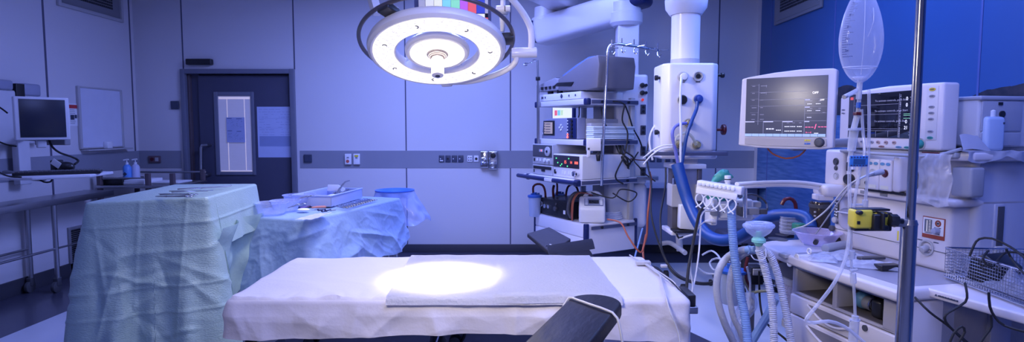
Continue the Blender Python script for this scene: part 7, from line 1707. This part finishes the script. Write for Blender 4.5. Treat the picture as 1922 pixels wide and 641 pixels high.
# long steel side table
TZ = .845
xf = -4.06; ynear, yfar = 3.2, 5.86
T = thing('side_table', 'long narrow steel side table against the left wall', 'table', (-4.2, 4.6, 0))
b = MB(); b.box(XL + .025, xf, ynear, yfar, TZ - .03, TZ, .004); b.box(xf - .012, xf + .004, ynear, yfar, TZ - .055, TZ + .002, .003); b.box(XL + .025, xf, yfar - .01, yfar + .004, TZ - .055, TZ + .002, .003); b.build('table_top', STEEL, T, world=True)
yl = 5.12
for yy in (3.4, yl):
    for xx in (xf - .03, XL + .06):
        b = MB(); b.cyl((xx, yy, .13), (xx, yy, TZ - .03), .020, n=16); b.build('leg', STEEL, T, world=True)
        b = MB(); b.cyl((xx - .016, yy - .02, .052), (xx + .016, yy - .02, .052), .052, bev=.006); b.box(xx - .022, xx + .022, yy - .03, yy + .02, .06, .135, .006); b.build('caster', DGREY, T, world=True)
zr = P(103, 466, yl).z
b = MB(); b.cyl((xf - .03, 3.2, zr), (xf - .03, yl, zr), .011, n=12); b.cyl((xf - .03, yl, zr), (xf - .03, yl + .75, zr), .009, n=12); b.cyl((XL + .06, 3.2, zr), (XL + .06, yl, zr), .011, n=12); b.build('cross_rail', STEEL, T, world=True)
# low wall vent
ly0, ly1 = PX(127, 460, XL).y, PX(160, 460, XL).y; lz1, lz0 = PX(130, 426, XL).z, PX(135, 505, XL).z
T = thing('low_wall_vent', 'dark framed return vent low on the left wall behind the green drape', 'vent', (XL, (ly0 + ly1) / 2, lz0))
b = MB(); w = .03
b.box(XL + .0005, XL + .02, ly0, ly0 + w, lz0, lz1, .004); b.box(XL + .0005, XL + .02, ly1 - w, ly1, lz0, lz1, .004); b.box(XL + .0005, XL + .019, ly0 + w, ly1 - w, lz1 - w, lz1 - .001, .004); b.box(XL + .0005, XL + .019, ly0 + w, ly1 - w, lz0 + .001, lz0 + w, .004); b.build('vent_frame', GREY, T, world=True)
b = MB()
for kq in range(int((lz1 - lz0 - .06) / .02)): b.box(XL + .0005, XL + .012, ly0 + w, ly1 - w, lz0 + .035 + kq * .02, lz0 + .047 + kq * .02)
b.build('vent_slat', BLACK, T, world=True)
# corner trolley with the bottles
CX0, CX1 = P(182, 340, 5.98).x, P(352, 340, 6.2).x
cz = P(260, 347, 6.0).z
T = thing('corner_trolley', 'steel trolley with rail standing in the corner by the door', 'trolley', ((CX0 + CX1) / 2, 6.25, 0))
b = MB(); b.box(CX0, CX1, 5.95, 6.60, cz - .03, cz - .0, .004); b.build('trolley_top', STEEL, T, world=True)
b = MB(); b.box(CX0, CX1, 5.95, 6.60, .32, .345, .004); b.build('trolley_shelf', STEEL, T, world=True)
zr2 = P(260, 330, 6.0).z
for xx, yy in ((CX0 + .03, 5.98), (P(278, 340, 5.98).x, 5.98), (CX0 + .03, 6.57), (CX1 - .03, 6.57), (CX1 - .03, 5.98)):
    b = MB(); b.box(xx - .022, xx + .022, yy - .02, yy + .02, .10, zr2 + .03, .004); b.build('leg', mat('bronze_post', (), 0), T, world=True)
    b = MB(); b.cyl((xx - .016, yy, .05), (xx + .016, yy, .05), .05, bev=.006); b.build('caster', RUBBER, T, world=True)
b = MB(); b.cyl((CX0, 6.57, zr2), (CX1, 6.57, zr2), .012); b.cyl((CX0 + .05, 5.98, zr2 - .02), (P(278, 340, 5.98).x, 5.98, zr2 - .02), .008); b.build('guard_rail', STEEL, T, world=True)
b = MB(); b.box(P(189, 340, 6.).x, P(228, 340, 6.).x, 6.02, 6.38, cz + .0, P(0, 336, 6.02).z, .008); solo('black_bin', b, BLACK, 'black box at the left end of the corner trolley', 'box')
b = MB(); p0 = P(233, 350, 6.05); p1 = P(272, 341, 6.05); b.box(p0.x, p1.x, 6.04, 6.36, cz + .001, cz + .05, .004); b.box(p0.x, p1.x, 6.03, 6.045, cz + .001, P(0, 341, 6.04).z, .003); solo('glove_tray', b, PAPER, 'white shallow tray holding the two pump bottles', 'tray')
bz = cz + .052
for u, bm_, lab in ((240, mat('blue_bottle', (.12, .32, .72), .3), 'blue tinted pump bottle, left of the pair on the corner trolley'), (256, mat('white_bottle', (.52, .55, .72), .35), 'white pump bottle, right of the pair on the corner trolley')):
    c = P(u, 345, 6.15 if u == 240 else 6.2); r = .040; ht = .145
    T = thing('pump_bottle', lab, 'bottle', (c.x, c.y, bz))
    b = MB(); b.lathe([(0, 0), (r * .95, 0), (r, .01), (r, ht * .85), (r * .7, ht), (r * .35, ht + .01), (0, ht + .01)], (c.x, c.y, bz), n=28); b.build('bottle_body', bm_, T, world=True)
    b = MB(); b.cyl((c.x, c.y, bz + ht), (c.x, c.y, bz + ht + .03), .015); b.cyl((c.x, c.y, bz + ht + .03), (c.x, c.y, bz + ht + .055), .005); b.tube([(c.x + .02, c.y, bz + ht + .062), (c.x, c.y, bz + ht + .062), (c.x - .03, c.y - .01, bz + ht + .055)], .007, 8); b.build('pump_head', PAPER, T, world=True)
    if u == 240:
        b = MB(Matrix.Translation((c.x, c.y - r - .001, bz + .055)) @ Matrix.Rotation(R(45), 4, 'Y')); b.box(-.015, .015, -.001, .004, -.015, .015); b.build('diamond_mark', INK, T, world=True)
b = MB(); c0 = P(285, 343, 6.2); b.box(c0.x, P(340, 343, 6.2).x, 6.15, 6.42, cz + .001, cz + .02, .004); solo('paper_stack', b, PAPER, 'flat white papers at the right of the corner trolley', 'paper')
# black bin and basin stand glimpsed beyond
b = MB(); p = P(500, 384, 5.9); b.lathe([(0, 0), (.16, 0), (.19, p.z - .02), (.2, p.z), (.17, p.z), (0, p.z - .03)], (p.x, 5.9, 0), n=32); solo('waste_bin', b, BLACK, 'round black waste bin in front of the door behind the basins', 'bin')
b = MB(); p = P(138, 410, 5.9); b.lathe([(0, 0), (.11, 0), (.13, .5), (.0, .5)], (p.x - .2, 5.95, .004), n=28)
# ================================================================ INSTRUMENTS ON THE HIGH TABLE
mzz = MZ + .008
def seg(b, p0, p1, r0, r1, n=10): b.cyl(p0, p1, r0, r1, n=n)
def up(p, d=.004): return Vector((p.x, p.y, p.z + d))
INS = mat('instrument_steel', (.50, .50, .52), .22, 1.)
def instr(kind, u0, v0, u1, v1, label, name, z=None, group=None, th=.0045):
    z = z or mzz; p0 = up(PZ(u0, v0, z)); p1 = up(PZ(u1, v1, z)); d = (p1 - p0); L = d.length; M = Matrix.Translation(p0) @ Matrix.Rotation(math.atan2(d.y, d.x), 4, 'Z')
    b = MB(M)
    if kind == 'clamp':
        for sg in (-1, 1):
            b.tube([(0, sg * .018, .002 + .003 * sg), (L * .12, sg * .020, .003), (L * .3, sg * .010, .003), (L * .68, sg * .002, .003)], .0028, 8)
            b.torus((-.006, sg * .020, .002 + .002 * sg), (0, 0, 1), .013, .0028, 20, 8)
            b.tube([(L * .66, -sg * .003, .003), (L * .85, -sg * .003, .003), (L, -sg * .0012, .003)], .0028, 8, rf=lambda l, f: .0034 * (1 - .5 * f))
        b.cyl((L * .67, 0, -.001), (L * .67, 0, .007), .005, n=12)
    elif kind == 'retractor':
        b.prism([(0, -.012), (.01, -.018), (L * .42, -.018), (L * .46, -.006), (L * .46, .006), (L * .42, .018), (.01, .018), (0, .012)], 0, .006, .002)
        b.tube([(L * .45, 0, .004), (L * .9, 0, .005), (L, .004, .012)], .004, 8)
        b.tube([(L * .45, .008, .004), (L * .85, .012, .005)], .003, 8)
    else:
        b.tube([(0, 0, .004), (L * .35, 0, .005), (L * .5, 0, .004), (L, 0, .004)], th, 8, rf=lambda l, f: th * (1.0 if f < .45 else (.55 - .3 * (f - .45))))
    return solo(name, b, INS, label, 'instrument', group)
instr('retractor', 333, 357, 435, 352, 'broad flat steel retractor, largest instrument on the green drape', 'retractor')
instr('rod', 322, 363.5, 400, 359.5, 'slim dark forceps just in front of the broad retractor', 'forceps')
instr('rod', 318, 361, 390, 361, 'slim steel probe lying between retractor and forceps', 'probe', th=.003)
instr('clamp', 360, 366.5, 298, 366, 'long clamp pointing left in the middle of the green drape', 'clamp')
instr('clamp', 352, 370, 292, 370.5, 'front clamp nearest the edge of the green drape', 'clamp')
instr('rod', 300, 368, 355, 366.5, 'thin steel needle holder between the two clamps', 'needle_holder', th=.003)
# ================================================================ THINGS ON THE BLUE TABLE
BZt = BZ + .010
CW = clear_mat('basin_film', (.55, .62, .92), .26, .1, .5)
for u, v, r, h, lab in ((510, 400, .105, .075, 'clear blue basin nearest the green drape, front one'), (536, 394, .098, .070, 'clear blue basin with steel handles, middle one'), (562, 385, .112, .08, 'clear blue basin behind the other two')):
    c = PZ(u, v, BZt); c.z = BZt; b = MB()
    b.lathe([(0, 0), (r * .75, 0), (r * .82, .006), (r, h), (r * 1.05, h), (r * 1.05, h - .004), (r * .985, h - .006), (r * .8, .009), (0, .006)], c, n=44)
    solo('basin', b, CW, lab, 'basin')
instr('clamp', 565, 384, 540, 392, 'steel clamp resting across the middle basin rim', 'clamp', z=BZ + .081)
instr('clamp', 580, 369, 560, 374, 'steel clamp resting on the rear basin rim', 'clamp', z=BZ + .091)
# instrument tray
t0 = PZ(563, 371, BZ + .08); t1 = PZ(621, 375, BZ + .08); t2 = PZ(680, 357, BZ + .08)
tb = [PZ(566, 384, BZt), PZ(622, 388, BZt), PZ(680, 371, BZt)]
o_ = tb[1]; ex = (tb[2] - tb[1]); Lx = ex.length; TRM = Matrix.Translation((o_.x, o_.y, BZt)) @ Matrix.Rotation(math.atan2(ex.y, ex.x), 4, 'Z')
Wd = .30
T = thing('instrument_tray', 'pale blue plastic tray full of instruments on the blue drape', 'tray', TRM)
TRB = mat('pale_blue_tray', (.45, .50, .72), .35)
b = MB(TRM); b.box(0, Lx, 0, Wd, .0, .008, .003); b.box(0, .006, 0, Wd, .004, .078, .002); b.box(Lx - .006, Lx, 0, Wd, .004, .078, .002); b.box(0, Lx, 0, .006, .004, .078, .002); b.box(0, Lx, Wd - .006, Wd, .004, .078, .002); b.build('tray_body', TRB, T, world=True)
b = MB(TRM); r_ = .006; b.tube([(0, 0, .078), (Lx, 0, .078), (Lx, Wd, .078), (0, Wd, .078), (0, 0, .078)], r_, 8, smooth=False); b.build('tray_rim', mat('tray_rim_light', (.45, .52, .80), .3), T, world=True)
b = MB(TRM @ Matrix.Translation((.36, .12, .075)) @ Matrix.Rotation(R(18), 4, 'Y')); b.box(0, .13, 0, .09, 0, .05, .003); solo('sterile_packet', b, PAPER, 'white printed packet sticking out of the blue tray', 'packet')
b = MB(TRM @ Matrix.Translation((.10, .06, .045))); b.box(0, .14, 0, .05, 0, .02, .004); solo('sterile_packet', b, PAPER, 'small white packet lying low in the blue tray', 'packet')
b = MB(TRM); b.tube([(.30, .10, .06), (.42, .12, .10), (.52, .13, .13), (.60, .13, .135)], .009, 8, rf=lambda l, f: .011 * (1 - .6 * f)); solo('bent_forceps', b, INS, 'curved dark forceps rising out of the blue tray', 'forceps')
for kq in range(6):
    b = MB(TRM); x = .12 + kq * .07
    b.tube([(x, .08 + .01 * kq, .05), (x + .10, .10 + .02 * (kq % 3), .062), (x + .15, .11, .07)], .0045, 8); b.torus((x - .005, .08 + .01 * kq, .056), (0, 0, 1), .012, .003, 16, 6)
    solo('clamp', b, INS, 'steel clamp in the pale blue tray, ' + ('leftmost of the six', 'second from the left', 'third from the left', 'third from the right', 'second from the right', 'rightmost of the six')[kq], 'instrument', 'clamps in the pale blue tray')
# row of clamps on the drape in front of the tray
N_ = 13
ORD = ('nearest the camera', 'second', 'third', 'fourth', 'fifth', 'sixth', 'middle', 'eighth', 'ninth', 'tenth', 'eleventh', 'twelfth', 'farthest')
pa, pb = PZ(648, 392, BZt), PZ(702, 377, BZt)
dirn = (PZ(620, 386, BZt) - PZ(650, 391, BZt)).normalized()
for kq in range(N_):
    p = pa.lerp(pb, kq / (N_ - 1)); q = p + dirn * .15
    M = Matrix.Translation((p.x, p.y, BZt + .006)) @ Matrix.Rotation(math.atan2(dirn.y, dirn.x) + R(random.uniform(-3, 3)), 4, 'Z')
    b = MB(M); L = .15
    for sg in (-1, 1):
        b.tube([(0, sg * .012, .002), (L * .25, sg * .010, .003), (L * .6, sg * .002, .003), (L, -sg * .001, .003)], .0026, 6)
        b.torus((-.004, sg * .013, .004 + sg * .002), (0, 0, 1), .0105, .0028, 16, 6)
    b.cyl((L * .62, 0, -.001), (L * .62, 0, .007), .0045, n=10)
    solo('clamp', b, INS, 'ring-handled clamp on the blue drape, ' + (ORD[kq] if kq in (0, 12) else ORD[kq] + ' counted from the camera') + ' in the row', 'instrument', 'row of clamps on the blue drape')
def onb(u, v): p = PZ(u, v, BZt + .004); p.z = BZt + .004; return p
c = [onb(553, 413), onb(585, 413.5), onb(624, 400), onb(592, 402)]
b = MB(); b.grid(lambda a, q: c[0].lerp(c[1], a).lerp(c[3].lerp(c[2], a), q) + Vector((0, 0, .006 + .004 * noise.noise(Vector((a * 5, q * 5, 2))))), 20, 20, thick=.004); solo('swab_cloth', b, PAPER, 'white folded swab cloth at the front of the blue table', 'cloth', sm=60)
c_ = onb(570, 395); b = MB(); b.M = Matrix.Translation(c_) @ Matrix.Diagonal((1.4, 1, .35, 1)); b.ball((0, 0, .02), .03); solo('swab', b, PAPER, 'small white oval swab beside the middle basin', 'swab')
c_ = onb(598, 389.5); b = MB(Matrix.Translation(c_) @ Matrix.Rotation(R(25), 4, 'Z')); b.prism([(-.05, -.015), (.05, -.02), (.045, .02), (-.01, .025)], 0, .012, .003); solo('blade_packet', b, mat('salmon_plastic', (.55, .22, .18), .4), 'salmon coloured blade pack lying before the tray', 'packet')
b = MB(); b.tube([onb(564, 389.5), onb(583, 386)], .005, 8); solo('marker_pen', b, mat('violet_pen', (.22, .12, .35), .4), 'thin violet pen lying left of the salmon blade pack', 'pen')
for kq, (u, v) in enumerate(((597, 395), (604, 397), (610, 395), (620, 395))):
    b = MB(); q = onb(u, v); b.tube([q, q + Vector((.035, .01, .004))], .004, 6, smooth=False); b.cyl(q, q + Vector((0, 0, .012)), .006, n=10); solo('towel_clip', b, NAVY if kq < 3 else INS, 'tiny clip lying on the drape before the blue tray, ' + ('leftmost of four', 'second from left', 'third from left', 'rightmost, steel one')[kq], 'clip', 'tiny clips before the blue tray')
# basin on stand, wrapped in blue film
bc_ = P(741, 357, 5.15)
T = thing('basin_stand', 'round blue basin stand wrapped in crumpled blue film behind the table', 'basin stand', (bc_.x, 5.15, 0))
b = MB(); r = .175; b.lathe([(0, -.06), (.08, -.055), (.14, -.02), (.165, .002), (r, .006), (r, .0), (.16, -.01), (.1, -.06), (0, -.07)], bc_, n=48); b.build('basin', mat('royal_blue_basin', (.05, .16, .62), .3), T, world=True)
def wrapf(a, q):
    an = a * 2 * PI; rr = .172 + .02 * q + .05 * q * abs(math.sin(an * 3.5 + .6)) + .09 * q * max(0, math.cos(an)) ** 2
    ln_ = .19 + .08 * max(0, math.cos(an + .4)) + .03 * math.sin(an * 5)
    p = Vector((bc_.x + rr * math.cos(an), 5.15 + rr * math.sin(an), bc_.z - .004 - ln_ * q))
    return p + Vector((math.cos(an), math.sin(an), .4)) * .035 * q * noise.noise(Vector((math.cos(an) * 3, math.sin(an) * 3, q * 3)))
b = MB(); b.grid(wrapf, 140, 30); b.build('film_wrap', BLUEFILM, T, world=True, sm=60)
b = MB(); b.cyl((bc_.x, 5.15, .08), (bc_.x, 5.15, bc_.z - .06), .018); b.build('pole', STEEL, T, world=True)
for kq in range(4):
    a = kq * PI / 2 + .4; e = (bc_.x + .25 * math.cos(a), 5.15 + .25 * math.sin(a), .07)
    b = MB(); b.tube([(bc_.x, 5.15, .10), e], .014, 8, smooth=False); b.build('leg', STEEL, T, world=True)
    b = MB(); b.cyl((e[0] - .012, e[1], .032), (e[0] + .012, e[1], .032), .032); b.build('caster', RUBBER, T, world=True)
# ================================================================ LIGHT AND CAMERA
def area(name, loc, size, power, col, rot=(0, 0, 0), sy=None, shape='RECTANGLE', spread=PI):
    l = bpy.data.lights.new(name, 'AREA'); l.shape = shape; l.size = size; l.size_y = sy or size; l.energy = power; l.color = col; l.spread = spread
    o = bpy.data.objects.new(name, l); COL.objects.link(o); o.location = loc; o.rotation_euler = rot; return o
BL = (.25, .33, 1.0)
# blue theatre lighting: panels in the ceiling
def fixture(x, y, w, d, power, col, lab):
    T = thing('ceiling_light', lab, 'ceiling light', (x, y, ZC - .03))
    b = MB(); b.box(x - w / 2 - .03, x + w / 2 + .03, y - d / 2 - .03, y + d / 2 + .03, ZC - .025, ZC - .001, .004); b.build('light_frame', WHITE, T, world=True)
    area('ceiling_lamp', (x, y, ZC - .035), w, power, col, sy=d)
fixture(-.6, 4.9, 2.2, .9, 150, BL, 'blue lit ceiling panel above the equipment tower')
fixture(.9, 1.2, 2.0, 1.6, 85, BL, 'blue lit ceiling panel above the camera side of the table')
fixture(1.9, 4.0, .9, 1.6, 42, (.20, .33, 1.0), 'blue lit ceiling panel in front of the mural wall')
fixture(-3.2, 3.0, .8, 2.0, 9, (.22, .28, 1.0), 'dim blue ceiling panel over the left side table')
# the lit surgical light: beam onto the table
tgt = PZ(831, 519, .81)
def spotl(name, loc, tgt, power, col, ang, blend, rad):
    l = bpy.data.lights.new(name, 'SPOT'); l.energy = power; l.color = col; l.spot_size = R(ang); l.spot_blend = blend; l.shadow_soft_size = rad
    o = bpy.data.objects.new(name, l); COL.objects.link(o); o.location = loc; o.rotation_euler = (Vector(tgt) - Vector(loc)).to_track_quat('-Z', 'Y').to_euler(); return o
WARM = (1.0, .90, .80)
spotl('surgical_beam', lc + ln * .14, tgt, 360, WARM, 35, 1.0, .05)
a_ = area('surgical_spill', lc + ln * .012, .60, 9, WARM, ln.to_track_quat('-Z', 'Y').to_euler(), shape='DISK')
# second surgical light, out of the picture above the camera, aimed over the table
l2 = Vector((-.50, .78, 1.98)); t2 = Vector((.25, 2.4, .8)); n2 = (t2 - l2).normalized()
area('surgical_spill_front', l2, .50, 10, (1, .90, .86), n2.to_track_quat('-Z', 'Y').to_euler(), shape='DISK', spread=R(100))
# unseen fill spots, added to whiten tower, pendant, machine and left drapes
spotl('fill_spot_back', (-.65, 3.3, 2.70), (1.35, 4.5, 1.25), 200, (1, .90, .90), 62, 1.0, .22)
spotl('fill_spot_side', (-.60, 3.1, 2.70), (1.75, 2.8, 1.15), 95, (1, .90, .88), 50, 1.0, .22)
spotl('fill_spot_left', (-.75, 3.35, 2.70), (-1.45, 3.6, .85), 115, (1, .93, .90), 58, 1.0, .20)
# unseen copies of the dish, added to give these lamps fittings
src = [o for o in bpy.data.objects if o.name == 'surgical_light'][0]
DISH = ('outer_ring', 'outer_lit_face', 'inner_disc', 'inner_lit_face', 'handle_collar', 'spoke', 'sterile_handle', 'grip_rail')
for loc, nn, lab in ((l2 - n2 * .03, n2, 'unseen second surgical light head hanging above the camera side of the table'), (Vector((-.67, 3.25, 2.78)), Vector((.05, .05, -1)).normalized(), 'added unseen light head for the fill spots, close under the ceiling')):
    M9 = Matrix.Translation(loc) @ nn.to_track_quat('-Z', 'Y').to_matrix().to_4x4()
    h9 = thing('surgical_light', lab, 'surgical light', M9)
    for ch in list(src.children):
        if ch.name.split('.')[0] in DISH: copy_tree(ch, h9)
    top = M9 @ Vector((0, 0, .05))
    b = MB(); b.cyl(top, (top.x, top.y, ZC), .03); b.build('ceiling_stem', LAMPW, h9, world=True)
w = bpy.data.worlds.new('World'); bpy.context.scene.world = w; w.use_nodes = True
w.node_tree.nodes['Background'].inputs[0].default_value = (.06, .07, .22, 1); w.node_tree.nodes['Background'].inputs[1].default_value = .5
cam = bpy.data.cameras.new('camera'); co = bpy.data.objects.new('camera', cam); COL.objects.link(co)
co.location = EYE; co.rotation_euler = (PI / 2 - PITCH, 0, 0)
cam.sensor_width = 36; cam.lens = F / 1922 * 36; cam.clip_start = .05
sc = bpy.context.scene; sc.camera = co
sc.view_settings.view_transform = 'Standard'; sc.view_settings.look = 'None'; sc.view_settings.exposure = 0; sc.view_settings.gamma = 1; sc.view_settings.use_curve_mapping = False
sc.cycles.max_bounces = 8; sc.cycles.transparent_max_bounces = 24; sc.cycles.use_denoising = True
sc.cycles.caustics_reflective = False; sc.cycles.caustics_refractive = False; sc.cycles.sample_clamp_indirect = 6
